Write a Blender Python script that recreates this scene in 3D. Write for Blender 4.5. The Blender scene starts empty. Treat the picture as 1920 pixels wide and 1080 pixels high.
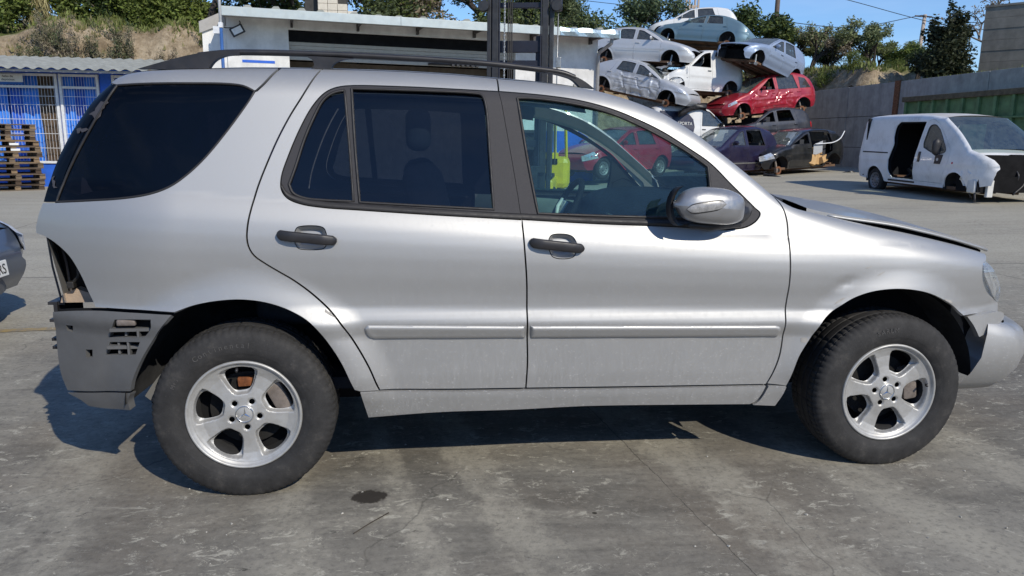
import bpy, bmesh, math, random
import numpy as np
from mathutils import Vector, Matrix, Euler
from mathutils.geometry import delaunay_2d_cdt

R = math.radians
sc = bpy.context.scene
col = sc.collection

# ------------------------------------------------------------------ camera
cam_d = bpy.data.cameras.new('camera')
cam_d.sensor_width = 36.0
cam_d.lens = 36.0 * 1400.05 / 1920
cam_d.clip_start = 0.05
cam_d.clip_end = 3000
cam = bpy.data.objects.new('camera', cam_d)
col.objects.link(cam)
YAW, PITCH, ROLL = 0.13802239, 0.19612309, 0.01343985
_f = Vector((math.sin(YAW) * math.cos(PITCH), math.cos(YAW) * math.cos(PITCH), -math.sin(PITCH)))
_r = Vector((math.cos(YAW), -math.sin(YAW), 0)); _u = _r.cross(_f)
_r2 = math.cos(ROLL) * _r + math.sin(ROLL) * _u
_u2 = -math.sin(ROLL) * _r + math.cos(ROLL) * _u
_m = Matrix((_r2, _u2, -_f)).transposed().to_4x4()
_m.translation = Vector((0.6713819, -2.9433354, 1.4551389))
cam.matrix_world = _m
sc.camera = cam

# ------------------------------------------------------------------ sky, sun, exposure
SUN = Vector((0.65, -1.19, 1.0)).normalized()
EL = math.asin(SUN.z); AZ = math.atan2(SUN.x, SUN.y)
w = bpy.data.worlds.new('World'); sc.world = w; w.use_nodes = True
nt = w.node_tree; nt.nodes.clear()
sky = nt.nodes.new('ShaderNodeTexSky'); sky.sky_type = 'NISHITA'; sky.sun_disc = False
sky.sun_elevation = EL; sky.sun_rotation = AZ % (2 * math.pi)
sky.air_density = 1.0; sky.dust_density = 0.0; sky.ozone_density = 1.6; sky.altitude = 200
bg = nt.nodes.new('ShaderNodeBackground'); bg.inputs[1].default_value = 0.122
wo = nt.nodes.new('ShaderNodeOutputWorld')
# thin high cloud streaks mixed over the clear sky
tcw = nt.nodes.new('ShaderNodeTexCoord'); mpw = nt.nodes.new('ShaderNodeMapping'); mpw.inputs['Scale'].default_value = (1.2, 1.2, 7)
nzw = nt.nodes.new('ShaderNodeTexNoise'); nzw.inputs['Scale'].default_value = 2.6; nzw.inputs['Detail'].default_value = 5
rpw = nt.nodes.new('ShaderNodeValToRGB'); rpw.color_ramp.elements[0].position = 0.5; rpw.color_ramp.elements[1].position = 0.85
rpw.color_ramp.elements[1].color = (0.22, 0.22, 0.22, 1)
mxw = nt.nodes.new('ShaderNodeMix'); mxw.data_type = 'RGBA'; mxw.inputs[7].default_value = (7.5, 8.3, 9.5, 1)
nt.links.new(tcw.outputs['Generated'], mpw.inputs[0]); nt.links.new(mpw.outputs[0], nzw.inputs['Vector'])
nt.links.new(nzw.outputs['Fac'], rpw.inputs[0]); nt.links.new(rpw.outputs[0], mxw.inputs[0])
tnw = nt.nodes.new('ShaderNodeMix'); tnw.data_type = 'RGBA'; tnw.blend_type = 'MULTIPLY'; tnw.inputs[0].default_value = 1; tnw.inputs[7].default_value = (.64, .84, 1.12, 1)
nt.links.new(sky.outputs[0], tnw.inputs[6]); nt.links.new(tnw.outputs[2], mxw.inputs[6]); nt.links.new(mxw.outputs[2], bg.inputs[0]); nt.links.new(bg.outputs[0], wo.inputs[0])
sd = bpy.data.lights.new('sun', 'SUN'); sd.energy = 3.55; sd.angle = R(0.5); sd.color = (1.0, 0.93, 0.80)
so = bpy.data.objects.new('sun', sd); col.objects.link(so)
so.rotation_euler = (-SUN).to_track_quat('-Z', 'Y').to_euler()
vs = sc.view_settings
vs.view_transform = 'Standard'; vs.look = 'None'; vs.gamma = 1; vs.exposure = 0.12; vs.use_curve_mapping = False
sc.cycles.max_bounces = 8; sc.cycles.transparent_max_bounces = 12
sc.cycles.use_denoising = True

# ------------------------------------------------------------------ material helpers
def lin(c):
    return tuple(((v / 255) / 12.92 if v / 255 <= .04045 else ((v / 255 + .055) / 1.055) ** 2.4) for v in c)

class NG:
    """small wrapper for building node materials"""
    def __init__(s, name):
        s.m = bpy.data.materials.new(name); s.m.use_nodes = True
        s.t = s.m.node_tree; s.t.nodes.clear()
        s.out = s.t.nodes.new('ShaderNodeOutputMaterial')
        s.b = None
    def n(s, kind, **kw):
        o = s.t.nodes.new('ShaderNode' + kind)
        for k, v in kw.items(): setattr(o, k, v)
        return o
    def l(s, a, b): s.t.links.new(a, b)
    def bsdf(s, color=(.5, .5, .5), rough=.5, metal=0., coat=0., coat_rough=.05, spec=.5):
        b = s.n('BsdfPrincipled'); s.b = b
        b.inputs['Base Color'].default_value = (*color, 1); b.inputs['Roughness'].default_value = rough
        b.inputs['Metallic'].default_value = metal; b.inputs['Coat Weight'].default_value = coat
        b.inputs['Coat Roughness'].default_value = coat_rough; b.inputs['Specular IOR Level'].default_value = spec
        s.l(b.outputs[0], s.out.inputs[0]); return b
    def coord(s, scale=(1, 1, 1), rot=(0, 0, 0), loc=(0, 0, 0), kind='Object'):
        t = s.n('TexCoord'); m = s.n('Mapping')
        m.inputs['Scale'].default_value = scale; m.inputs['Rotation'].default_value = rot; m.inputs['Location'].default_value = loc
        s.l(t.outputs[kind], m.inputs[0]); return m.outputs[0]
    def noise(s, vec, scale=5, detail=5, rough=.6, dist=0.):
        o = s.n('TexNoise'); o.inputs['Scale'].default_value = scale; o.inputs['Detail'].default_value = detail
        o.inputs['Roughness'].default_value = rough; o.inputs['Distortion'].default_value = dist
        s.l(vec, o.inputs['Vector']); return o.outputs['Fac']
    def ramp(s, fac, stops):
        o = s.n('ValToRGB'); e = o.color_ramp.elements
        while len(e) < len(stops): e.new(0.5)
        for i, (p, c) in enumerate(stops):
            e[i].position = p
            e[i].color = (c, c, c, 1) if isinstance(c, (int, float)) else (*c, 1)
        s.l(fac, o.inputs[0]); return o.outputs[0]
    def mix(s, fac, a, b, mode='MIX'):
        o = s.n('Mix', data_type='RGBA', blend_type=mode)
        for sock, v in ((o.inputs[0], fac), (o.inputs[6], a), (o.inputs[7], b)):
            if hasattr(v, 'links') or hasattr(v, 'is_linked'): s.l(v, sock)
            elif isinstance(v, (int, float)): sock.default_value = v
            else: sock.default_value = (*v, 1)
        return o.outputs[2]
    def math(s, op, a, b=None, clamp=False):
        o = s.n('Math', operation=op); o.use_clamp = clamp
        for i, v in enumerate((a, b)):
            if v is None: continue
            if isinstance(v, (int, float)): o.inputs[i].default_value = v
            else: s.l(v, o.inputs[i])
        return o.outputs[0]
    def sep(s, vec):
        o = s.n('SeparateXYZ'); s.l(vec, o.inputs[0]); return o.outputs
    def bump(s, h, strength=.3, dist=.01):
        o = s.n('Bump'); o.inputs['Strength'].default_value = strength; o.inputs['Distance'].default_value = dist
        s.l(h, o.inputs['Height']); s.l(o.outputs[0], s.b.inputs['Normal']); return o

def simple(name, color, rough=.6, metal=0., var=.25, scale=6., bump=0., coat=0., spec=.5, bscale=None):
    g = NG(name); b = g.bsdf(color, rough, metal, coat, spec=spec); v = g.coord()
    f = g.noise(v, scale, 6)
    c0 = tuple(x * (1 - var) for x in color); c1 = tuple(min(1, x * (1 + var)) for x in color)
    g.l(g.ramp(f, [(.3, c0), (.7, c1)]), b.inputs['Base Color'])
    r = g.noise(v, scale * 2.3, 4)
    g.l(g.ramp(r, [(.3, max(0, rough - .1)), (.7, min(1, rough + .12))]), b.inputs['Roughness'])
    if bump: g.bump(g.noise(v, bscale or scale * 6, 6), bump, .01)
    return g.m

def carpaint(name, color, metal=.3, rough=.4, coat=.6, dirt=.35, dirtcol=(.30, .27, .23), scale=3.0):
    g = NG(name); b = g.bsdf(color, rough, metal, coat, .12); v = g.coord()
    n1 = g.noise(v, scale, 7, .65); n2 = g.noise(g.coord((6, 6, 1.5)), scale * 2, 6, .7)
    f = g.math('MULTIPLY', g.ramp(n1, [(.42, 0.), (.75, 1.)]), g.ramp(n2, [(.35, .2), (.75, 1.)]))
    f = g.math('MULTIPLY', f, dirt)
    g.l(g.mix(f, color, dirtcol), b.inputs['Base Color'])
    g.l(g.ramp(n1, [(.3, rough), (.8, min(1, rough + .25))]), b.inputs['Roughness'])
    return g.m

def glass(name, tint, refl=.08, dust=.04, dust_haze_col=(.5, .55, .58), rough=.0, fs=.6):
    g = NG(name)
    tr = g.n('BsdfTransparent'); tr.inputs[0].default_value = (*tint, 1)
    gl = g.n('BsdfGlossy'); gl.inputs['Roughness'].default_value = rough; gl.inputs[0].default_value = (1, 1, 1, 1)
    lw = g.n('LayerWeight'); lw.inputs[0].default_value = .25
    fac = g.math('ADD', g.math('MULTIPLY', lw.outputs['Fresnel'], fs), refl * .3, True)
    m1 = g.n('MixShader'); g.l(fac, m1.inputs[0]); g.l(tr.outputs[0], m1.inputs[1]); g.l(gl.outputs[0], m1.inputs[2])
    df = g.n('BsdfDiffuse'); df.inputs[0].default_value = (*dust_haze_col, 1)
    v = g.coord(); nz = g.noise(v, 9, 8, .7); nz2 = g.noise(v, 170, 2, .5)
    d = g.math('MULTIPLY', g.ramp(nz, [(.3, .3), (.75, 1.6)]), dust)
    d = g.math('ADD', d, g.math('MULTIPLY', g.ramp(nz2, [(.70, 0.), (.78, 1.)]), dust * 2.2), True)
    m2 = g.n('MixShader'); g.l(d, m2.inputs[0]); g.l(m1.outputs[0], m2.inputs[1]); g.l(df.outputs[0], m2.inputs[2])
    g.l(m2.outputs[0], g.out.inputs[0]); return g.m

# ------------------------------------------------------------------ object helpers
def tag(o, label=None, cat=None, group=None, kind=None):
    if label: o['label'] = label
    if cat: o['category'] = cat
    if group: o['group'] = group
    if kind: o['kind'] = kind
    return o

def thing(name, label, cat, loc=(0, 0, 0), group=None, rot=None):
    o = bpy.data.objects.new(name, None); col.objects.link(o); o.location = loc
    o.empty_display_size = .2
    if rot is not None: o.rotation_euler = rot
    return tag(o, label, cat, group)

def node(name, parent, loc=(0, 0, 0), rot=(0, 0, 0)):
    o = bpy.data.objects.new(name, None); col.objects.link(o); o.parent = parent; o.location = loc; o.rotation_euler = rot
    return o

def link(name, me, parent=None, loc=(0, 0, 0), rot=(0, 0, 0)):
    o = bpy.data.objects.new(name, me); col.objects.link(o); o.location = loc; o.rotation_euler = rot
    if parent is not None: o.parent = parent
    return o

def mesh(name, verts, faces, mat, parent=None, smooth=False, loc=(0, 0, 0), rot=(0, 0, 0), mats=None, fm=None, auto=None):
    me = bpy.data.meshes.new(name)
    me.from_pydata([tuple(v) for v in verts], [], [tuple(f) for f in faces])
    for m in (mats or [mat]): me.materials.append(m)
    if fm is not None: me.polygons.foreach_set('material_index', fm)
    if smooth: me.polygons.foreach_set('use_smooth', [True] * len(me.polygons))
    if auto:
        me.update()
        me.set_sharp_from_angle(angle=R(auto))
    me.update()
    return link(name, me, parent, loc, rot)

class G:
    """collects shapes into one mesh"""
    def __init__(s): s.v = []; s.f = []
    def add(s, vs_, fs_):
        k = len(s.v); s.v += [tuple(v) for v in vs_]; s.f += [tuple(i + k for i in f) for f in fs_]; return s
    def box(s, x0, x1, y0, y1, z0, z1, M=None, bev=0.):
        if bev > 0:
            b = min(bev, abs(x1 - x0) * .45, abs(y1 - y0) * .45, abs(z1 - z0) * .45)
            bm = bmesh.new(); bmesh.ops.create_cube(bm, size=1)
            for v in bm.verts:
                v.co = Vector(((x0 + x1) / 2 + v.co.x * (x1 - x0), (y0 + y1) / 2 + v.co.y * (y1 - y0), (z0 + z1) / 2 + v.co.z * (z1 - z0)))
            bmesh.ops.bevel(bm, geom=list(bm.edges), offset=b, segments=2, affect='EDGES', profile=.5)
            bm.verts.ensure_lookup_table()
            vs_ = [v.co.copy() for v in bm.verts]; fs_ = [[v.index for v in f.verts] for f in bm.faces]; bm.free()
        else:
            vs_ = [Vector(p) for p in ((x0, y0, z0), (x1, y0, z0), (x1, y1, z0), (x0, y1, z0), (x0, y0, z1), (x1, y0, z1), (x1, y1, z1), (x0, y1, z1))]
            fs_ = [(0, 3, 2, 1), (4, 5, 6, 7), (0, 1, 5, 4), (1, 2, 6, 5), (2, 3, 7, 6), (3, 0, 4, 7)]
        if M is not None: vs_ = [M @ v for v in vs_]
        return s.add(vs_, fs_)
    def tube(s, pts, r, n=8, cap=True):
        pts = [Vector(p) for p in pts]; rs = r if isinstance(r, (list, tuple)) else [r] * len(pts)
        t0 = (pts[1] - pts[0]).normalized()
        up = Vector((0, 0, 1)) if abs(t0.z) < .9 else Vector((1, 0, 0))
        a = t0.cross(up).normalized(); vs_ = []; fs_ = []
        for i, p in enumerate(pts):
            t = (pts[min(i + 1, len(pts) - 1)] - pts[max(i - 1, 0)]).normalized()
            a = (a - t * a.dot(t)).normalized(); b = t.cross(a)
            for k in range(n):
                q = 2 * math.pi * k / n
                vs_.append(p + (a * math.cos(q) + b * math.sin(q)) * rs[i])
        for i in range(len(pts) - 1):
            for k in range(n):
                k2 = (k + 1) % n
                fs_.append((i * n + k, i * n + k2, (i + 1) * n + k2, (i + 1) * n + k))
        if cap:
            fs_.append(tuple(range(n - 1, -1, -1))); fs_.append(tuple((len(pts) - 1) * n + k for k in range(n)))
        return s.add(vs_, fs_)
    def lathe(s, prof, n=48, axis='y', a0=0., a1=2 * math.pi, M=None):
        """prof: (offset along the axis, radius)"""
        full = abs(a1 - a0 - 2 * math.pi) < 1e-6; m = n if full else n + 1
        vs_ = []; fs_ = []
        for o, r in prof:
            for k in range(m):
                q = a0 + (a1 - a0) * k / n
                vs_.append(Vector((r * math.cos(q), o, r * math.sin(q))) if axis == 'y' else Vector((r * math.cos(q), r * math.sin(q), o)))
        for i in range(len(prof) - 1):
            for k in range(n):
                k2 = (k + 1) % m if full else k + 1
                fs_.append((i * m + k, (i + 1) * m + k, (i + 1) * m + k2, i * m + k2))
        if M is not None: vs_ = [M @ v for v in vs_]
        return s.add(vs_, fs_)
    def prism(s, poly, y0, y1, M=None):
        """poly in (x, z), extruded along y"""
        n = len(poly)
        vs_ = [Vector((x, y0, z)) for x, z in poly] + [Vector((x, y1, z)) for x, z in poly]
        fs_ = [tuple(range(n)), tuple(range(2 * n - 1, n - 1, -1))] + [(i, i + n, (i + 1) % n + n, (i + 1) % n) for i in range(n)]
        if M is not None: vs_ = [M @ v for v in vs_]
        return s.add(vs_, fs_)
    def grid(s, rows, flip=False):
        """rows: list of equally long point lists"""
        m = len(rows[0]); vs_ = [p for r in rows for p in r]; fs_ = []
        for i in range(len(rows) - 1):
            for k in range(m - 1):
                q = (i * m + k, i * m + k + 1, (i + 1) * m + k + 1, (i + 1) * m + k)
                fs_.append(q[::-1] if flip else q)
        return s.add(vs_, fs_)
    def obj(s, name, mat, parent=None, smooth=False, loc=(0, 0, 0), rot=(0, 0, 0), auto=None):
        return mesh(name, s.v, s.f, mat, parent, smooth or bool(auto), loc, rot, auto=auto)

# ---- curves and panels
def crom(pts, n=6):
    """Catmull-Rom through the points"""
    if len(pts) < 3: return list(pts)
    P_ = [np.array(p, float) for p in pts]; out = []
    ext = [2 * P_[0] - P_[1]] + P_ + [2 * P_[-1] - P_[-2]]
    for i in range(1, len(ext) - 2):
        p0, p1, p2, p3 = ext[i - 1:i + 3]
        d01, d12, d23 = (max(1e-6, np.linalg.norm(b - a)) ** .5 for a, b in ((p0, p1), (p1, p2), (p2, p3)))
        m1 = (p1 - p0) / d01 - (p2 - p0) / (d01 + d12) + (p2 - p1) / d12
        m2 = (p2 - p1) / d12 - (p3 - p1) / (d12 + d23) + (p3 - p2) / d23
        m1 *= d12; m2 *= d12
        for k in range(n):
            t = k / n
            out.append(tuple((2 * t ** 3 - 3 * t ** 2 + 1) * p1 + (t ** 3 - 2 * t ** 2 + t) * m1 + (-2 * t ** 3 + 3 * t ** 2) * p2 + (t ** 3 - t ** 2) * m2))
    out.append(tuple(P_[-1])); return out

def loop_of(segs, n=5):
    out = []
    for s_ in segs:
        for p in crom(s_, n):
            if not out or math.hypot(p[0] - out[-1][0], p[1] - out[-1][1]) > 1e-4: out.append(tuple(p))
    if math.hypot(out[0][0] - out[-1][0], out[0][1] - out[-1][1]) < 1e-4: out.pop()
    return out

def area(P_):
    a = np.array(P_); b = np.roll(a, -1, 0); return .5 * float((a[:, 0] * b[:, 1] - b[:, 0] * a[:, 1]).sum())

def inset(P_, d):
    """moves a closed loop inwards by d (outwards for negative d)"""
    if d == 0: return list(P_)
    a = np.array(P_, float); s_ = 1 if area(P_) > 0 else -1
    e = np.roll(a, -1, 0) - a; e /= np.maximum(1e-9, np.linalg.norm(e, axis=1))[:, None]
    nrm = np.stack([-e[:, 1], e[:, 0]], 1) * s_
    n2 = nrm + np.roll(nrm, 1, 0); l2 = np.maximum(.35, (n2 * n2).sum(1) / 2)
    return [tuple(v) for v in a + n2 / l2[:, None] * d]

def dense(P_, step):
    out = []; n = len(P_)
    for i in range(n):
        a = np.array(P_[i]); b = np.array(P_[(i + 1) % n]); k = max(1, int(math.ceil(np.linalg.norm(b - a) / step)))
        for j in range(k): out.append(tuple(a + (b - a) * j / k))
    return out

def inside(P_, q):
    a = np.array(P_); b = np.roll(a, -1, 0); r = np.zeros(len(q), bool)
    for (x0, y0), (x1, y1) in zip(a, b):
        c = ((y0 > q[:, 1]) != (y1 > q[:, 1]))
        if y0 != y1: r ^= c & (q[:, 0] < (x1 - x0) * (q[:, 1] - y0) / (y1 - y0) + x0)
    return r

def dist_poly(P_, q):
    a = np.array(P_); b = np.roll(a, -1, 0); d = np.full(len(q), 1e9)
    for p0, p1 in zip(a, b):
        e = p1 - p0; L = max(1e-12, e @ e); t = np.clip(((q - p0) @ e) / L, 0, 1)
        d = np.minimum(d, np.linalg.norm(q - p0 - t[:, None] * e, axis=1))
    return d

def cdt(loops, step, extra=None):
    """triangulates outer loop minus holes with inner points; -> points, triangles, boundary index loops"""
    loops = [dense(L, step * .7) for L in loops]
    outer = np.array(loops[0]); x0, z0 = outer.min(0); x1, z1 = outer.max(0)
    gx = np.arange(x0 + step * .5, x1, step); gz = np.arange(z0 + step * .5, z1, step * .87)
    q = np.array([(x + (step * .5 if j % 2 else 0), z) for j, z in enumerate(gz) for x in gx]) if len(gx) and len(gz) else np.zeros((0, 2))
    if extra is not None and len(extra): q = np.concatenate([q, np.array(extra)]) if len(q) else np.array(extra)
    if len(q):
        ok = inside(loops[0], q)
        for h in loops[1:]: ok &= ~inside(h, q)
        q = q[ok]
    if len(q):
        d = np.full(len(q), 1e9)
        for L in loops: d = np.minimum(d, dist_poly(L, q))
        q = q[d > step * .38]
    pts = [p for L in loops for p in L]; edges = []; k = 0
    for L in loops:
        n = len(L); edges += [(k + i, k + (i + 1) % n) for i in range(n)]; k += n
    allp = [Vector(p) for p in pts] + [Vector(p) for p in q]
    vo, eo, fo, ovi, oei, ofi = delaunay_2d_cdt(allp, edges, [], 0, 1e-6)
    vo = np.array([tuple(v) for v in vo]); tri = np.array([f for f in fo if len(f) == 3])
    cen = vo[tri].mean(1); ok = inside(loops[0], cen)
    for h in loops[1:]: ok &= ~inside(h, cen)
    tri = tri[ok]
    mp = {}
    for i, src in enumerate(ovi):
        for s_ in src: mp.setdefault(s_, i)
    bl = []; k = 0
    for L in loops:
        bl.append([mp.get(k + i) for i in range(len(L))]); k += len(L)
    return vo, tri, bl

def panel(name, loops, S, mat, parent=None, step=.03, off=0., edge=.012, gap=0., mirror=None, org=(0, 0, 0), extra=None, flat=False, eps=.004):
    """sheet-metal panel: loops in (x, z) laid on the skin y = S(x, z) and turned inwards along every edge.
    mirror = y of the mirror plane: builds the twin on the far side."""
    L = [inset(loops[0], gap)] + [inset(h, -gap) for h in loops[1:]]
    vo, tri, bl = cdt(L, step, extra)
    x, z = vo[:, 0], vo[:, 1]; y = S(x, z) + off
    sx = (S(x + eps, z) - S(x - eps, z)) / (2 * eps); sz = (S(x, z + eps) - S(x, z - eps)) / (2 * eps)
    nrm = np.stack([sx, -np.ones_like(sx), sz], 1); nrm /= np.linalg.norm(nrm, axis=1)[:, None]
    a = vo[tri[:, 1]] - vo[tri[:, 0]]; b = vo[tri[:, 2]] - vo[tri[:, 0]]
    cw = (a[:, 0] * b[:, 1] - a[:, 1] * b[:, 0]) < 0
    tri[cw] = tri[cw][:, ::-1]                      # counter-clockwise in x,z: normal -y
    V = np.stack([x, y, z], 1); vs_ = [tuple(v) for v in V]; fs_ = [tuple(int(i) for i in t) for t in tri]
    nf = len(fs_)
    if edge:
        for li, idx in enumerate(bl):
            idx = [i for i in idx if i is not None]
            P2 = [tuple(vo[i]) for i in idx]
            if len(P2) < 3: continue
            ccw = area(P2) > 0; k = len(vs_)
            for i in idx: vs_.append(tuple(V[i] - nrm[i] * edge))
            m = len(idx)
            for j in range(m):
                q = (idx[j], k + j, k + (j + 1) % m, idx[(j + 1) % m])
                if (ccw and li == 0) or (not ccw and li > 0): q = q
                else: q = q[::-1]
                if li > 0 and False: q = q[::-1]
                fs_.append(q)
    nv = [tuple(n_) for n_ in nrm]
    if mirror is not None:
        vs_ = [(v[0], 2 * mirror - v[1], v[2]) for v in vs_]; fs_ = [f[::-1] for f in fs_]
        nv = [(n_[0], -n_[1], n_[2]) for n_ in nv]
    vs_ = [(v[0] - org[0], v[1] - org[1], v[2] - org[2]) for v in vs_]
    o = mesh(name, vs_, fs_, mat, parent)
    me = o.data
    sm = np.zeros(len(me.polygons), bool); sm[:nf] = True
    me.polygons.foreach_set('use_smooth', sm)
    if not flat:
        cn = []
        for p in me.polygons:
            for vi in p.vertices: cn.append(nv[vi] if p.index < nf else (0, 0, 0))
        me.normals_split_custom_set(cn)
    me.update()
    return o

FONT = None
def letters(txt, size, depth=.002):
    """text as mesh data lying in x,z (reading along +x, facing -y)"""
    cu = bpy.data.curves.new('txt', 'FONT'); cu.body = txt; cu.size = size; cu.extrude = depth / 2; cu.align_x = 'CENTER'; cu.resolution_u = 3
    ob = bpy.data.objects.new('txt', cu); col.objects.link(ob)
    dg = bpy.context.evaluated_depsgraph_get(); me = ob.evaluated_get(dg).to_mesh()
    v = [(p.co.x, -p.co.z, p.co.y) for p in me.vertices]; f = [tuple(p.vertices) for p in me.polygons]
    ob.evaluated_get(dg).to_mesh_clear(); bpy.data.objects.remove(ob); bpy.data.curves.remove(cu)
    return v, f
# ------------------------------------------------------------------ materials
def silver_paint():
    g = NG('silver_paint'); b = g.bsdf((.43, .428, .42), .50, .58, .35, .08)
    v = g.coord(); x, y, z = g.sep(v)
    # road dust: dried splashes and runs that grow towards the bottom of the doors
    low = g.ramp(z, [(.0, 1.), (.38, .85), (.74, .36), (1.15, .20)])
    sp = g.n('TexVoronoi'); sp.inputs['Scale'].default_value = 120; g.l(g.coord((.55, 1, 1.5)), sp.inputs['Vector'])
    n0 = g.noise(g.coord((30, 30, 3)), 3, 4, .6); n1 = g.noise(v, 5, 7, .65)
    spk = g.math('MULTIPLY', g.ramp(sp.outputs['Distance'], [(.20, 1.), (.30, 0.)]), g.ramp(g.noise(v, 60, 3), [(.52, 0.), (.60, 1.)]))
    run = g.ramp(n0, [(.5, 0.), (.72, .55)])
    film = g.ramp(n1, [(.3, .0), (.8, .45)])
    d = g.math('ADD', g.math('MULTIPLY', spk, 1.), g.math('ADD', g.math('MULTIPLY', run, .6), g.math('MULTIPLY', film, .55)))
    d = g.math('MULTIPLY', d, low, True)
    g.l(g.mix(d, (.43, .428, .42), (.36, .355, .345)), b.inputs['Base Color'])
    _fl = g.math('MULTIPLY', g.math('MULTIPLY', spk, low), .8)
    b_in = b.inputs['Base Color'].links[0].from_socket; g.l(g.mix(_fl, b_in, (.62, .61, .60)), b.inputs['Base Color'])
    g.l(g.math('SUBTRACT', .60, g.math('MULTIPLY', d, .5), True), b.inputs['Metallic'])
    g.l(g.math('ADD', .50, g.math('MULTIPLY', d, .35)), b.inputs['Roughness'])
    g.l(g.math('SUBTRACT', .35, g.math('MULTIPLY', d, .35), True), b.inputs['Coat Weight'])
    return g.m
M_silver = silver_paint()
M_trim = simple('grey_black_trim', lin((70,66,66)), .5, 0, .2, 12, .05)
M_pillar = simple('pillar_plastic', lin((58, 57, 60)), .6, .0, .06, 160, spec=.25)
M_rubber = simple('rubber_seal', lin((40,38,38)), .55, 0, .25, 14)
M_black = simple('black_plastic', lin((42, 41, 43)), .45, 0, .3, 12)
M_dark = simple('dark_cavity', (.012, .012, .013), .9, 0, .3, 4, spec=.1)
M_bumper = simple('bare_grey_plastic', lin((95, 95, 95)), .6, 0, .1, 9, .04)
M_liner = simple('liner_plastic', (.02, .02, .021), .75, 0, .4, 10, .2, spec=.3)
M_tint = glass('tinted_glass', (.20, .24, .30), .10, .014, (.08, .10, .20))
M_qtint = glass('privacy_glass', (.03, .03, .045), .05, .012, (.06, .06, .08))
M_clear = glass('door_glass', (.58, .80, .79), .12, .035, (.16, .34, .42))  # diffuse veil paints in teal sky haze as well as dust
M_wind = glass('windscreen_glass', (.62, .80, .76), .12, .10, (.35, .48, .48))
M_lens = glass('lamp_lens', (.80, .84, .86), .5, .22, (.75, .77, .78))
M_alloy = NG('alloy_rim')
_b = M_alloy.bsdf((.50, .50, .49), .50, .45, .10, .2); _v = M_alloy.coord()
_f = M_alloy.ramp(M_alloy.noise(_v, 16, 8, .7), [(.35, (.50, .50, .49)), (.72, (.37, .36, .34))])
M_alloy.l(_f, _b.inputs['Base Color']); M_alloy.bump(M_alloy.noise(_v, 150, 3), .06, .004); M_alloy = M_alloy.m
def tyre_mat():
    g = NG('tyre_rubber'); b = g.bsdf((.035, .034, .034), .75, 0, 0, spec=.35); v = g.coord()
    n = g.noise(v, 14, 8, .7); n2 = g.noise(v, 120, 4, .6)
    c = g.ramp(n, [(.3, (.020, .0195, .0195)), (.55, (.034, .033, .033)), (.78, (.075, .070, .064))])
    c = g.mix(g.ramp(n2, [(.66, 0.), (.76, .45)]), c, (.15, .14, .13))
    g.l(c, b.inputs['Base Color']); g.bump(n2, .25, .004); return g.m
M_tyre = tyre_mat()
M_rust = simple('rusty_iron', (.20, .085, .04), .85, .1, .55, 22, .3)
M_disc = simple('brake_disc_steel', (.010, .0095, .009), .9, 0, .5, 18)
M_caliper = simple('cast_caliper', (.20, .17, .15), .7, .3, .4, 20, .2)
M_star = simple('bright_emblem_metal', (.75, .75, .75), .2, 1., .05, 20)
M_chrome = simple('chrome', (.8, .8, .8), .08, 1., .03, 20)
M_mirror_paint = simple('mirror_shell_paint', (.36, .36, .365), .38, .60, .04, 20, coat=.3)
M_int_dark = simple('interior_charcoal', (.011, .013, .017), .75, 0, .2, 18, .1, spec=.2)
M_int_grey = simple('interior_grey_green', (.13, .15, .14), .8, 0, .12, 16)
M_seat = simple('seat_cloth', (.035, .037, .042), .9, 0, .2, 40, .1)
M_scrape = simple('scraped_primer', (.36, .34, .31), .8, 0, .15, 40)
M_steel = simple('bare_steel', (.35, .35, .34), .45, .8, .3, 20)
M_beige = simple('sandy_undercoat', lin((170, 150, 130)), .9, 0, .2, 20, .2)
M_wire = simple('wire_sheath', (.02, .018, .016), .6, 0, .2, 30)
M_white_plate = simple('plate_white', (.75, .75, .72), .4, 0, .05, 20)
M_ink = simple('black_ink', (.015, .015, .017), .5, 0, .1, 20)
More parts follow.
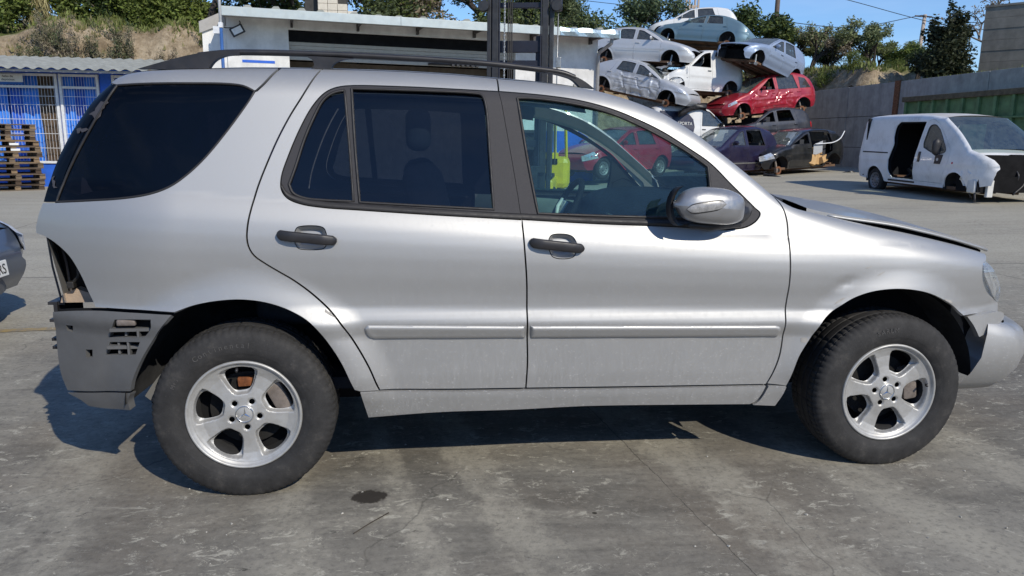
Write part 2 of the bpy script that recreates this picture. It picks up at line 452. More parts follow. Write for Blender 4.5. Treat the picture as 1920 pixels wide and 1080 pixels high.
# ------------------------------------------------------------------ yard, banks and plateau
def yard_mat():
    g = NG('yard_concrete'); b = g.bsdf((.2, .19, .17), .86, spec=.3); v = g.coord(); x, y, z = g.sep(v)
    NB = lambda sc, d=8, r=.68, s=(1, 1, 1), rot=0., loc=(0, 0, 0), dist=0.: g.noise(g.coord(s, (0, 0, rot), loc), sc, d, r, dist)
    far = g.ramp(g.math('MULTIPLY', y, .1), [(.15, 0.), (.7, 1.)])
    c = g.ramp(NB(.55, 9, .66, (1, .6, 1), .1, dist=.3), [(.32, (.125, .116, .098)), (.5, (.188, .175, .147)), (.66, (.275, .257, .215))])
    # dragged smears, roughly across the yard, and rounder cloudy stains
    c = g.mix(g.ramp(NB(1.3, 11, .74, (.55, 2.2, 1), .35, (2, 5, 0), .5), [(.46, 0.), (.64, .62)]), c, (.335, .312, .256))
    c = g.mix(g.ramp(NB(1.5, 11, .74, (.7, 1.6, 1), -.5, (11, 3, 0), .6), [(.48, 0.), (.66, .66)]), c, (.084, .077, .066))
    c = g.mix(g.ramp(NB(.8, 7, .6, loc=(5, 9, 0)), [(.46, 0.), (.72, .40)]), c, (.235, .185, .13))
    # pale dusty bands left by tyres, running away from the viewer
    xb = g.math('ADD', x, g.math('MULTIPLY', g.math('SUBTRACT', NB(5, 10, .78), .5), .38))
    xb = g.math('ADD', xb, g.math('MULTIPLY', y, .20))
    def band(cx, hw, s=.05):
        d = g.math('ABSOLUTE', g.math('SUBTRACT', xb, cx)); return g.math('SUBTRACT', 1., g.math('DIVIDE', g.math('SUBTRACT', d, hw), s, True), True)
    bands = None
    for q in ((1.00, .085, .05), (1.98, .12, .06), (.16, .05, .08), (2.62, .07, .10), (-.75, .10, .12), (3.4, .12, .1), (.62, .03, .06), (-1.7, .15, .15)):
        k = band(*q); bands = k if bands is None else g.math('MAXIMUM', bands, k)
    bands = g.math('MULTIPLY', bands, g.ramp(NB(4.5, 9, .8, (1.2, .8, 1), loc=(1, 1, 0)), [(.38, .05), (.56, .62)]))
    bands = g.math('MULTIPLY', bands, g.math('SUBTRACT', 1., g.math('MULTIPLY', far, .8)))
    c = g.mix(bands, c, (.385, .358, .29))
    # the back of the yard is dry and dusty: long pale drags
    dry = g.math('MULTIPLY', g.ramp(g.math('MULTIPLY', y, .05), [(.07, 0.), (.30, 1.)]), g.ramp(NB(.42, 10, .72, (.35, 1.6, 1), .12, (9, 9, 0), .4), [(.30, .45), (.62, 1.)]))
    c = g.mix(dry, c, (.44, .41, .33))
    # flakes of dried mud, scratches, grit
    fl = g.math('MULTIPLY', g.ramp(NB(9, 10, .82, (1.0, 1.9, 1), .5, dist=.9), [(.56, 0.), (.585, 1.)]), g.ramp(NB(1.7, 5, .6, loc=(8, 2, 0)), [(.40, 0.), (.54, .9)]))
    c = g.mix(fl, c, (.45, .425, .35))
    sc_ = g.math('MULTIPLY', g.ramp(NB(7, 6, .7, (1, .045, 1), .16, (3, 0, 0)), [(.665, 0.), (.69, .8)]), g.ramp(NB(1.3, 3, .5, loc=(6, 1, 0)), [(.52, 0.), (.62, 1.)]))
    c = g.mix(sc_, c, (.42, .41, .38))
    fl2 = g.math('MULTIPLY', g.ramp(NB(17, 9, .85, (1.6, .8, 1), .2, (5, 5, 0), 1.2), [(.60, 0.), (.62, .9)]), g.ramp(NB(2.1, 5, .6, loc=(3, 12, 0)), [(.42, 0.), (.58, .9)]))
    c = g.mix(fl2, c, (.40, .38, .31))
    pit = g.math('MULTIPLY', g.ramp(NB(13, 9, .85, (.7, 2.0, 1), .3, (1, 7, 0), 1.0), [(.385, .85), (.41, 0.)]), g.ramp(NB(1.9, 5, .6, loc=(13, 2, 0)), [(.42, 0.), (.56, 1.)]))
    c = g.mix(pit, c, (.06, .056, .048))
    # fine hairline cracks
    vo = g.n('TexVoronoi', feature='DISTANCE_TO_EDGE'); vo.inputs['Scale'].default_value = .9
    vw = g.n('Mix', data_type='VECTOR'); nzc = g.n('TexNoise'); nzc.inputs['Scale'].default_value = 3; nzc.inputs['Detail'].default_value = 6; g.l(v, nzc.inputs['Vector'])
    vw.inputs[0].default_value = .18; g.l(v, vw.inputs[4]); g.l(nzc.outputs['Color'], vw.inputs[5]); g.l(vw.outputs[1], vo.inputs['Vector'])
    c = g.mix(g.math('MULTIPLY', g.ramp(vo.outputs['Distance'], [(.0, .5), (.0030, 0.)]), g.ramp(NB(1.2, 3, .5, loc=(4, 6, 0)), [(.50, 0.), (.60, 1.)])), c, (.045, .042, .037))
    fine = NB(34, 8, .74); grit = NB(190, 3, .7)
    c = g.mix(g.ramp(fine, [(.32, .60), (.5, 0.)]), c, (.085, .081, .075)); c = g.mix(g.ramp(fine, [(.56, 0.), (.72, .45)]), c, (.37, .355, .32))
    c = g.mix(g.ramp(grit, [(.63, 0.), (.74, .7)]), c, (.42, .41, .38)); c = g.mix(g.ramp(grit, [(.26, .7), (.37, 0.)]), c, (.06, .058, .055))
    # shallow joint with a ragged edge
    wob = g.math('MULTIPLY', g.math('SUBTRACT', NB(6, 8, .75), .5), .045)
    jx = g.math('ADD', g.math('ADD', x, g.math('MULTIPLY', y, .113)), wob)
    brk = g.ramp(NB(3, 5, .7, loc=(2, 2, 0)), [(.36, .2), (.5, .8)])
    for j0, hw in ((1.748, .0010), (-4.3, .006), (7.8, .006)):
        dj = g.math('ABSOLUTE', g.math('SUBTRACT', jx, j0)); c = g.mix(g.math('MULTIPLY', brk, g.math('SUBTRACT', 1., g.math('DIVIDE', g.math('SUBTRACT', dj, hw), .0025, True), True)), c, (.05, .047, .042))
    jy = g.math('ABSOLUTE', g.math('SUBTRACT', g.math('ADD', y, wob), 5.2)); c = g.mix(g.math('SUBTRACT', 1., g.math('DIVIDE', jy, .02, True), True), c, (.07, .066, .06))
    # dark drips: ragged, with a soaked rim
    for cx, cy, r in ((.495, -.035, .066), (1.387, -.272, .010)):
        dx = g.math('SUBTRACT', x, cx); dy = g.math('MULTIPLY', g.math('SUBTRACT', y, cy), 1.15)
        d = g.math('SQRT', g.math('ADD', g.math('MULTIPLY', dx, dx), g.math('MULTIPLY', dy, dy)))
        d = g.math('ADD', d, g.math('MULTIPLY', g.math('SUBTRACT', NB(22, 7, .7), .5), r * 1.7))
        c = g.mix(g.math('MULTIPLY', g.math('SUBTRACT', 1., g.math('DIVIDE', g.math('SUBTRACT', d, r), r * .22, True), True), .55), c, (.06, .05, .04))
        c = g.mix(g.math('MULTIPLY', g.math('SUBTRACT', 1., g.math('DIVIDE', g.math('SUBTRACT', d, r * .92), r * .12, True), True), .85), c, (.022, .018, .014))
    g.l(c, b.inputs['Base Color'])
    h = g.math('ADD', g.math('MULTIPLY', fine, .6), g.math('MULTIPLY', grit, .4))
    g.bump(h, .30, .008); return g.m
g = G(); n = 40
xs = np.concatenate([[-300, -120, -60], np.linspace(-30, 26, 57), [60, 300]]); ys = np.concatenate([[-300, -100, -40], np.linspace(-20, 42, 63), [80, 300]])
def yard_z(x, y): return min(.50, .0018 * max(0, x - 1.5) * max(0, y - 1.5))
g.grid([[(float(x), float(y), yard_z(x, y)) for x in xs] for y in ys], flip=True)
tag(g.obj('ground', yard_mat(), None, True), kind='structure')
# faded yellow bay line
g = G(); g.grid([[(-4.5, 2.70, .004), (-3.2, 2.80, .004), (-1.95, 2.93, .004)], [(-4.5, 2.80, .004), (-3.2, 2.90, .004), (-1.95, 3.02, .004)]], flip=True)
yl = NG('worn_yellow_paint'); _b = yl.bsdf((.40, .30, .10), .8); _v = yl.coord()
yl.l(yl.mix(yl.ramp(yl.noise(_v, 14, 8, .8), [(.40, 0.), (.6, 1.)]), (.36, .26, .10), (.20, .185, .165)), _b.inputs['Base Color'])
tag(g.obj('painted_line', yl.m), kind='structure')

# grit and small stones lying on the slab
_rs = np.random.RandomState(9); gv = []; gf = []
for k in range(900):
    y = -1.2 + 5.5 * _rs.rand() ** 1.5; x = -2.4 + 6.8 * _rs.rand(); s_ = .0022 + .005 * _rs.rand() ** 3; b0 = len(gv)
    for a in ((1, 0, .3), (-.6, .8, .3), (-.5, -.9, .2), (.1, .1, 1.), (0, 0, -.2)): gv.append((x + s_ * (a[0] + .3 * _rs.randn()), y + s_ * (a[1] + .3 * _rs.randn()), .001 + s_ * a[2]))
    gf += [(b0, b0 + 1, b0 + 3), (b0 + 1, b0 + 2, b0 + 3), (b0 + 2, b0, b0 + 3), (b0, b0 + 2, b0 + 1)]
tag(mesh('gravel', gv, gf, simple('pale_grit', (.42, .40, .35), .9, 0, .4, 60), None), kind='stuff')
tw = G(); tw.tube(crom([(.45, -.335, .006), (.50, -.28, .010), (.535, -.235, .007), (.575, -.19, .006)], 4), [.0022] * 13, 5)
tag(tw.obj('dry_twig', simple('twig_bark', (.05, .04, .03), .9), None, True), 'thin dark dry twig lying on the concrete near the oil stain', 'twig')

_rn = np.random.RandomState(4)
_lat = _rn.rand(64, 64)
def vnoise(x, y):
    x = np.asarray(x, float); y = np.asarray(y, float); i = np.floor(x).astype(int); j = np.floor(y).astype(int); u = x - i; v = y - j
    u = u * u * (3 - 2 * u); v = v * v * (3 - 2 * v); q = lambda a, b: _lat[a % 64, b % 64]
    return (q(i, j) * (1 - u) + q(i + 1, j) * u) * (1 - v) + (q(i, j + 1) * (1 - u) + q(i + 1, j + 1) * u) * v
def fbm(x, y): return sum(vnoise(x * 2 ** k + 7 * k, y * 2 ** k + 3 * k) / 2 ** k for k in range(4)) - .93
def toe(x): return np.interp(x, [-60, -12, -6, 1, 6, 11, 17, 24, 40], [22.6, 22.9, 23.6, 25.6, 27, 29.3, 31.2, 31.8, 31.8])
def sst_(a, b, x):
    t = np.clip((x - a) / (b - a), 0, 1); return t * t * (3 - 2 * t)
def hill_z(x, y):
    x = np.asarray(x, float); y = np.asarray(y, float); rough = fbm(x * .9, y * .9); fine_ = fbm(x * 3.1 + 5, y * 3.1)
    dn = y - toe(x) + .5 * fbm(x * .5, y * .5)
    zn = np.where(dn > -.2, -.4 + (5.5 - .55 * sst_(4, 15, x)) * sst_(-.2, 3.6, dn) + .05 * np.clip(dn - 3.4, 0, 90) + .5 * rough * 1.5 * sst_(.3, 1.5, dn) + .26 * fine_ * sst_(.3, 1., dn), -1.)
    de = x - 19.4
    step = sst_(27.0, 28.3, y + .5 * rough + .25 * fine_ - .10 * (x - 19.4))
    ze = np.where(de > 0, 3.72 + .02 * np.clip(de, 0, 40) + (1.15 - .09 * np.clip(x - 20, 0, 8)) * step * sst_(.15, 1.1, de + .3 * rough) + .06 * np.clip(y - 29.5, 0, 60) + .10 * fine_ * sst_(.3, 1.2, de), -1.)
    return np.maximum(zn, ze)
def hill_mat():
    g = NG('sandy_bank'); b = g.bsdf((.4, .33, .24), .95, spec=.1); v = g.coord(); geo = g.n('NewGeometry'); nx, ny, nz = g.sep(geo.outputs['Normal'])
    soil = g.ramp(g.noise(v, 1.3, 9, .7), [(.34, (.22, .165, .105)), (.5, (.38, .30, .205)), (.66, (.52, .43, .31))])
    soil = g.mix(g.ramp(g.noise(v, 5, 8, .75), [(.36, .8), (.52, 0.)]), soil, (.17, .13, .085))
    grass = g.ramp(g.noise(v, 3.5, 8, .7), [(.3, (.07, .095, .025)), (.55, (.13, .15, .05)), (.75, (.26, .24, .11))])
    f = g.math('MULTIPLY', g.ramp(nz, [(.74, 0.), (.93, 1.)]), g.ramp(g.noise(v, .9, 7, .7), [(.30, .25), (.55, 1.)]))
    g.l(g.mix(f, soil, grass), b.inputs['Base Color']); g.bump(g.noise(v, 6, 10, .75), .8, .15); return g.m
xs = np.concatenate([np.linspace(-260, -32, 12), np.linspace(-30, 42, 230), np.linspace(46, 300, 14)]); ys = np.concatenate([np.linspace(-60, 9, 8), np.linspace(10, 62, 170), np.linspace(66, 420, 16)])
XX, YY = np.meshgrid(xs, ys); ZZ = hill_z(XX, YY)
keep = ZZ > -.9
V = np.stack([XX.ravel(), YY.ravel(), ZZ.ravel()], 1); F = []; m = len(xs)
for i in range(len(ys) - 1):
    for k in range(m - 1):
        if keep[i, k] or keep[i, k + 1] or keep[i + 1, k] or keep[i + 1, k + 1]: F.append((i * m + k, i * m + k + 1, (i + 1) * m + k + 1, (i + 1) * m + k))
# drop the quads that hang in front of the toe and the east wall
F = [f for f in F if min(V[i][2] for i in f) > -.95 and not (max(V[i][0] for i in f) < 19.65 and min(V[i][1] - toe(V[i][0]) for i in f) < -1.2)]
M_bank = hill_mat()
tag(mesh('hillside', V, F, M_bank, None, True), kind='structure')
# ------------------------------------------------------------------ walls and buildings
def concrete(name, c, scale=2., stain=.5, joints=None):
    g = NG(name); b = g.bsdf(c, .85, spec=.3); v = g.coord()
    f = g.noise(v, scale, 8, .65); s_ = g.noise(g.coord((2.2, 2.2, .25)), 2, 7, .7)
    c0 = tuple(q * .72 for q in c); c1 = tuple(min(1, q * 1.25) for q in c)
    k = g.ramp(f, [(.3, c0), (.7, c1)]); k = g.mix(g.ramp(s_, [(.45, 0.), (.75, stain)]), k, tuple(q * .5 for q in c))
    g.l(k, b.inputs['Base Color']); g.bump(g.noise(v, 22, 8, .7), .25, .02); return g.m
M_conc = concrete('wall_concrete', (.37, .355, .335)); M_conc2 = concrete('board_marked_concrete', (.25, .225, .19), 2, .35)
M_white = concrete('white_render', (.72, .71, .69), 1.2, .22)
M_blue = simple('blue_render', (.022, .12, .58), .65, 0, .15, 4)
M_blue2 = simple('blue_steel_paint', lin((52, 92, 150)), .5, 0, .15, 9)
M_fascia = simple('fascia_sheet', lin((178, 186, 186)), .45, .3, .08, 5)
M_soffit = simple('soffit_board', lin((165, 162, 158)), .8, 0, .1, 5)
M_galv = simple('galvanised_sheet', lin((168, 186, 196)), .35, .7, .2, 7)
M_slat = simple('door_slat_paint', lin((176, 170, 158)), .6, 0, .08, 8)
M_white_steel = simple('white_painted_steel', (.70, .71, .72), .5, 0, .12, 14)
M_fibre = simple('fibre_cement_sheet', lin((150, 152, 146)), .9, 0, .18, 3, .2)
M_container = simple('green_container_paint', lin((92, 122, 84)), .7, 0, .35, 3.5, .15)
M_rust_edge = simple('rusted_edge', lin((92, 84, 66)), .85, 0, .4, 8)

# long retaining wall on the right, cast in panels
rw = thing('retaining_wall', 'long grey concrete retaining wall along the right side, below the grassy bank', 'wall', (19.1, 23, 0))
edges = [2.0, 5.7, 10.8, 15.2, 19.5, 24.0, 27.35, 31.6]
for a, b_ in zip(edges[:-1], edges[1:]):
    lv = [0, 1.33, 2.57, 3.82]
    for z0, z1 in zip(lv[:-1], lv[1:]):
        g = G(); g.box(0 + (.004 if z0 == 1.33 else 0), .34, a - 23 + .012, b_ - 23 - .012, z0 + .008, z1 - .008, bev=.012); g.obj('wall_panel', M_conc, rw)
g = G(); g.box(.10, .33, 2 - 23, 31.6 - 23, 0, 3.80); g.obj('wall_core', M_dark, rw)
g = G(); g.box(-.06, .02, 23.92 - 23, 24.2 - 23, 0, 3.84); g.obj('steel_post', M_rust, rw)
# concrete water tank on the bank
tk = thing('concrete_tank', 'square board-marked concrete tank on the bank at top right', 'tank', (23.0, 24.9, 3.45), rot=(0, 0, R(-52)))
for k in range(8):
    g = G(); g.box(0, 9, 0 + .012 * (k % 2), 6, .0 + k * .41 + .005, (k + 1) * .41 - .004); g.obj('board_course', M_conc2, tk)
g = G(); g.box(-.03, 9, -.02, 6, 3.28, 3.36); g.obj('tank_rim', M_conc2, tk)

# green waste container in front of the wall
ct = thing('waste_container', 'big faded green ribbed steel container along the concrete wall', 'container', (17.75, 18.6, .18), rot=(0, 0, 0))
g = G(); g.box(.10, 1.2, -9.0, 3.1, .2, 2.75); g.obj('container_wall', M_container, ct)
for k in range(18):
    y = 3.0 - k * .68; g = G(); g.box(0, .12, y - .055, y + .055, .22, 2.76, bev=.012); g.obj('container_rib', M_container, ct)
g = G(); g.box(-.04, .16, -9.05, 3.15, 2.73, 2.90, bev=.015); g.obj('top_rail', M_rust_edge, ct)
g = G(); g.box(-.02, .12, -9., 3.1, 2.08, 2.13); g.obj('side_rail', M_container, ct)
lv, lf = letters('13', .32, .004)
mesh('container_number', [(.092, -(v[0]) - 3.46, v[2] + 2.24) for v in lv], lf, M_ink, ct)

# ---- white workshop with the flat roof
ws = thing('workshop', 'white flat-roofed workshop with a wide fascia and a half open slatted door', 'building', (-4.20111633, 18.98346168, 0), rot=(0, 0, R(10.4348)))
def wall(x0, x1, z0, z1, mat, nm, y0=0., y1=.22): g = G(); g.box(x0, x1, y0, y1, z0, z1); return g.obj(nm, mat, ws)
OPL, OPR, WR = 1.66, 8.28, 11.0
wall(.05, OPL, 1.74, 4.62, M_white, 'wall'); wall(.05, OPL, 0, 1.74, M_blue, 'wall_base')
wall(OPR, WR, 1.74, 4.62, M_white, 'wall'); wall(OPR, WR, 0, 1.74, M_blue, 'wall_base')
wall(OPL, OPR, 4.36, 4.62, M_white, 'wall')
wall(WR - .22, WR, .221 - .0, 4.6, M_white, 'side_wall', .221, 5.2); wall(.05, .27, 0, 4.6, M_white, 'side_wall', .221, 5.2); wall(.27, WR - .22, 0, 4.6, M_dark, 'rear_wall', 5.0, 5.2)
# slanted wing wall at the left end
g = G(); g.prism([(-.56, 0), (.046, 0), (.046, 4.66), (-.10, 4.66), (-.56, 4.44)], .05, .25); g.obj('wing_wall', M_white, ws)
g = G(); g.prism([(-.62, 4.43), (-.10, 4.68), (.04, 4.68), (.04, 4.36), (-.10, 4.36), (-.62, 4.14)], -.02, .045); g.obj('wing_trim', M_soffit, ws)
g = G(); g.box(-.02, WR + .15, -.99, 5.4, 4.60, 4.70); g.obj('roof_slab', M_soffit, ws)
g = G(); g.box(-.06, 4.6, -1.06, -1.0, 4.48, 4.71, bev=.008); g.obj('fascia', M_fascia, ws)
g = G(); g.box(4.604, 9.3, -1.06, -1.0, 4.48, 4.71, bev=.008); g.obj('fascia', M_fascia, ws)
# folded tin gutter at the right end with a dented end box
g = G(); rows = []
for x in np.linspace(9.303, 11.2, 14):
    d = .02 * math.sin(x * 9) ; rows.append([(x, -1.0, 4.72), (x, -1.05 + d, 4.71 + .02 * math.sin(x * 7)), (x, -1.09 + d, 4.60), (x, -1.07, 4.49), (x, -1.0, 4.485)])
g.grid(rows); g.obj('gutter', M_galv, ws)
g = G(); g.box(11.2, 11.24, -1.1, -.7, 4.48, 4.72); g.obj('gutter_end', M_galv, ws)
rnd = random.Random(5)
for k in range(16):
    x = .6 + k * .66 + rnd.uniform(-.12, .12); g = G(); h = rnd.uniform(.04, .09)
    g.prism([(x - .13, 4.705), (x + .13, 4.705), (x + .07, 4.705 + h), (x - .05, 4.705 + h * .9)], -.98, 3.5); g.obj('roof_ridge', M_fibre, ws)
for x in (1.75, 3.55, 5.25, 6.95, 8.75, 10.7):
    g = G(); g.box(x - .03, x + .03, -.92, .0, 4.50, 4.597); g.prism([(x - .03, 4.4), (x + .03, 4.4), (x + .03, 4.597), (x - .03, 4.597)], -.18, -.003); g.obj('eave_bracket', M_trim, ws)
# door opening: black block in the gap above, pale slats, dark workshop
g = G(); g.box(OPL, OPR, .12, .5, 4.06, 4.359); g.obj('header_block', M_dark, ws)
for k in range(5):
    z1 = 4.055 - k * .098; g = G(); g.box(OPL, OPR, .16, .20, z1 - .092, z1, bev=.006); g.obj('door_slat', M_slat, ws)
g = G(); g.tube([(5.6, .12, 3.62), (7.0, .12, 3.64)], .035, 8)
for k in range(6): g.box(6.3 + k * .15, 6.38 + k * .15, .04, .15, 3.58, 3.72)
g.obj('door_gear', M_black, ws)
g = G(); g.box(OPL + .01, OPR - .01, 1.2, 1.3, 0, 3.62); g.obj('inner_partition', simple('dim_partition', lin((112, 104, 94)), .9), ws)
# floodlight, blue tag, pipework
g = G(); g.box(.16, .52, -.30, -.24, 4.10, 4.34, M=Matrix.Translation((.34, 0, 4.22)) @ Matrix.Rotation(R(-28), 4, 'Y') @ Matrix.Translation((-.34, 0, -4.22)), bev=.02); fl = g.obj('floodlight', M_black, ws)
g = G(); g.box(.21, .47, -.306, -.301, 4.14, 4.30, M=Matrix.Translation((.34, 0, 4.22)) @ Matrix.Rotation(R(-28), 4, 'Y') @ Matrix.Translation((-.34, 0, -4.22))); g.obj('lamp_glass', M_white_steel, fl)
g = G(); g.tube(crom([(-.1, -.28, 4.30), (.1, -.28, 4.27), (.35, -.24, 4.33), (.42, -.1, 4.45), (.40, -.02, 4.5)], 5), .014, 6); g.obj('lamp_cable', M_wire, ws, True)
g = G(); g.box(.42, 1.27, -.008, -.001, 3.43, 3.50); g.obj('blue_tag', M_blue, ws)
g = G(); g.tube([(11.05, -.9, 4.48), (11.05, -.86, 4.36), (10.98, -.16, 4.16), (10.98, -.1, 4.05), (10.98, -.1, .2)], .055, 10); g.obj('downpipe', simple('grey_pipe', lin((150, 150, 150)), .5), ws, True)
g = G(); g.box(10.2, 10.34, -.06, -.003, 3.0, 3.2, bev=.01); g.obj('switch_box', M_soffit, ws)
# blue and white pole at the corner
pl = thing('flag_pole', 'slim pole painted blue below and white above at the workshop corner', 'pole', (-3.72, 16.5, 0))
g = G(); g.tube([(0, 0, 0), (0, 0, 4.05)], .038, 10); g.obj('pole_lower', M_blue2, pl, True)
g = G(); g.tube([(0, 0, 4.05), (.0, 0, 6.5)], .034, 10); g.obj('pole_upper', M_white_steel, pl, True)
g = G(); g.box(-.16, -.02, -.10, -.06, 3.84, 4.0, M=Matrix.Rotation(R(25), 4, 'Y') @ Matrix.Translation((1.6, 0, .2)) if False else None); g.obj('lamp_bracket', M_white_steel, pl)
g = G(); g.box(-.05, .05, -.05, .05, 3.98, 4.1, bev=.01); g.obj('pole_clamp', M_white_steel, pl)

# ---- blue shed with the corrugated roof
sh = thing('shed', 'low blue shed with barred white windows under a grey corrugated roof', 'building', (-10, 19.6, 0))
def sbox(x0, x1, y0, y1, z0, z1, mat, nm, par=sh, bev=0.): g = G(); g.box(x0 + 10, x1 + 10, y0 - 19.6, y1 - 19.6, z0, z1, bev=bev); return g.obj(nm, mat, par)
sbox(-16, -4.9, 19.6, 19.8, 0, .62, M_blue, 'wall_base'); sbox(-16, -4.9, 19.6, 19.8, 3.06, 3.2, M_blue, 'wall_head')
sbox(-7.70, -7.40, 19.6, 19.8, .62, 3.06, M_blue, 'wall_pier'); sbox(-16, -13.2, 19.6, 19.8, .62, 3.06, M_blue, 'wall_pier'); sbox(-5.6, -4.9, 19.6, 19.8, .62, 3.06, M_blue, 'wall_pier')
sbox(-16, -4.9, 22.2, 22.4, 0, 3.2, M_dark, 'rear_wall')
sbox(-5.1, -4.9, 19.81, 22.19, 0, 3.2, M_blue, 'side_wall'); sbox(-16, -15.8, 19.81, 22.19, 0, 3.2, M_blue, 'side_wall')
# corrugated roof
g = G(); rows = []; nx_ = 420
def roof_row(y, z, t): return [(6.0 * (2 * i / nx_ - 1) + .0, y, z + .028 * math.sin(i / nx_ * 12 / .15 * 2 * math.pi * .5) + t) for i in range(nx_ + 1)]
for y, z in ((-1.12, 3.12), (-.4, 3.23), (.6, 3.38), (1.7, 3.55), (2.9, 3.74)): rows.append(roof_row(y, z, 0))
g.grid(rows, flip=True); g.grid([roof_row(-1.12, 3.12, 0), roof_row(-1.12, 3.12, -.02)]);
rf = g.obj('corrugated_roof', M_fibre, sh); rf.location = (-.9, 0, 0)
sbox(-16.2, -4.8, 18.6, 18.66, 3.02, 3.08, M_soffit, 'eave_purlin')
def window(x0, x1, nb, label=None):
    f = thing('x', '', ''); bpy.data.objects.remove(f)
    fr = node('window', sh, (x0 + 10, -.02, 0))
    W = x1 - x0
    for a, b_, z0, z1 in ((0, .07, .64, 3.05), (W - .07, W, .64, 3.05)):
        g = G(); g.box(a, b_, -.04, .04, z0, z1, bev=.008); g.obj('frame_post', M_white_steel, fr)
    for z in (.64, 2.66, 2.98):
        g = G(); g.box(.072, W - .072, -.035, .035, z, z + .065, bev=.008); g.obj('frame_rail', M_white_steel, fr)
    gb = G(); gb.box(-.0028, .0028, -.003, .003, .70, 2.98); me = None
    for k in range(nb):
        x = .10 + (W - .2) * k / (nb - 1)
        if me is None: o = gb.obj('grille_bar', M_white_steel, fr); me = o.data; o.location = (x, -.012, 0)
        else: link('grille_bar', me, fr, (x, -.012, 0))
    me = None
    for z in (1.06, 1.45, 1.83, 2.22, 2.45):
        g = G()
        if me is None: g.box(.072, W - .072, -.026, -.018, -.006, .006); o = g.obj('grille_rail', M_white_steel, fr); me = o.data; o.location = (0, 0, z)
        else: link('grille_rail', me, fr, (0, 0, z))
    return fr
window(-10.9, -8.78, 25); window(-8.74, -7.72, 13); window(-13.1, -10.95, 24); window(-7.38, -5.62, 20)
# blue sheeting hung behind the bars
rnd = random.Random(3)
cols_ = [M_blue, simple('pale_blue_sheeting', lin((52, 128, 222)), .6, 0, .12, 3), simple('deep_blue_sheeting', lin((22, 60, 150)), .6, 0, .2, 3), simple('brown_sacking', lin((86, 70, 54)), .9, 0, .4, 6)]
xx = -13.1; k = 0
while xx < -5.7:
    wd = rnd.uniform(.24, .5); y = 19.74 + rnd.uniform(0, .10); m_ = cols_[[1, 1, 0, 1, 2, 1, 0][k % 7]]
    if -9.62 < xx < -9.2: m_ = cols_[3]
    g = G(); ph = rnd.uniform(0, 6); rows = []
    for z in (.62, 1.2, 1.9, 2.6, 3.05): rows.append([(xx + 10 + wd * 1.08 * i / 16, y - 19.6 + .025 * math.sin(i * 1.3 + ph + z) + .02 * math.sin(i * .5 + z * 2), z) for i in range(17)])
    g.grid(rows, flip=True); g.obj('blue_sheet', m_, sh, True); xx += wd; k += 1
# notice on the window bars
sg = thing('notice_board', 'white and blue notice hung on the barred shed window at far left', 'sign', (-9.98, 19.5, 2.88))
g = G(); g.box(-.36, .37, 0, .015, -.075, .13); g.obj('board', M_white_plate, sg)
g = G(); g.box(-.36, .37, 0, .015, -.14, -.077); g.obj('board_stripe', simple('sign_blue', lin((30, 90, 165)), .5), sg)
V_ = []; F_ = []
for txt, z in (('Salas de', .045), ('dep\u00f3sitos', -.04)):
    lv, lf = letters(txt, .085, .002); k = len(V_); V_ += [(v[0], v[1] - .003, v[2] + z) for v in lv]; F_ += [tuple(i + k for i in f) for f in lf]
mesh('lettering', V_, F_, M_ink, sg)
# block chimney stub behind the roof
bs = thing('block_pier', 'short stepped pier of pale concrete blocks behind the workshop roof', 'blocks', (-1.75, 22.2, 0))
M_block = simple('pale_block', lin((205, 196, 180)), .9, 0, .1, 8, .15)
g = G(); g.box(-.75, .52, .31, 1.2, 0, 5.9); g.obj('pier_core', simple('dark_render', (.05, .048, .045), .9), bs)
for r_, (xs0, n_) in enumerate((((-.32), 4), ((-.32), 4), ((-.32), 3), ((-.32), 2), ((-.32), 2), ((-.32), 1))):
    for k in range(n_):
        off = .0 if r_ % 2 == 0 else -.0; x = xs0 + k * .30 + off; g = G(); z = 4.95 + r_ * .2
        g.box(x + .005, x + .295, 0, .3, z + .004, z + .196, bev=.008); g.obj('block', M_block, bs)
g = G(); g.box(-.32, .8, .005, .295, 0, 4.95); g.obj('pier_base', M_block, bs)
# unseen wall added behind the viewer to be mirrored in the paint
yw = thing('reflection_wall', 'unseen grey concrete wall added behind the viewer for its reflection in the paint', 'wall', (0, -26, 0))
for k in range(16):
    g = G(); g.box(-48 + 6 * k + .01, -42 + 6 * k - .01, 0, .3, 0, 4.4); g.obj('wall_panel', M_conc, yw)
# ---- outlines of the silver car in metres (x along the car, z up), measured on its skin
ZTT=([-1.2, -0.793, -0.7573, -0.7008, -0.6293, -0.5604, -0.5001, -0.4673, -0.4175, -0.3539, -0.2405, -0.0989, 0.024, 0.1632, 0.3235, 0.4886, 0.6631, 0.8629, 1.046, 1.2032, 1.3404, 1.4782, 1.6172, 1.757, 1.8965, 2.0125, 2.1297, 2.1893, 2.2439, 2.3307, 2.4598, 2.5945, 2.7276, 2.8632, 3.009, 3.1759, 3.3295, 3.3736, 3.6, 4.2], [0.583, 1.183, 1.2971, 1.41, 1.5157, 1.5998, 1.6523, 1.6775, 1.6945, 1.7045, 1.7129, 1.7199, 1.7254, 1.7282, 1.7294, 1.7297, 1.7278, 1.7211, 1.7091, 1.7002, 1.6883, 1.6661, 1.6304, 1.5786, 1.4991, 1.4144, 1.3247, 1.2773, 1.232, 1.1844, 1.1543, 1.1258, 1.0987, 1.0735, 1.043, 1.0061, 0.9686, 0.958, 0.86, 0.55])
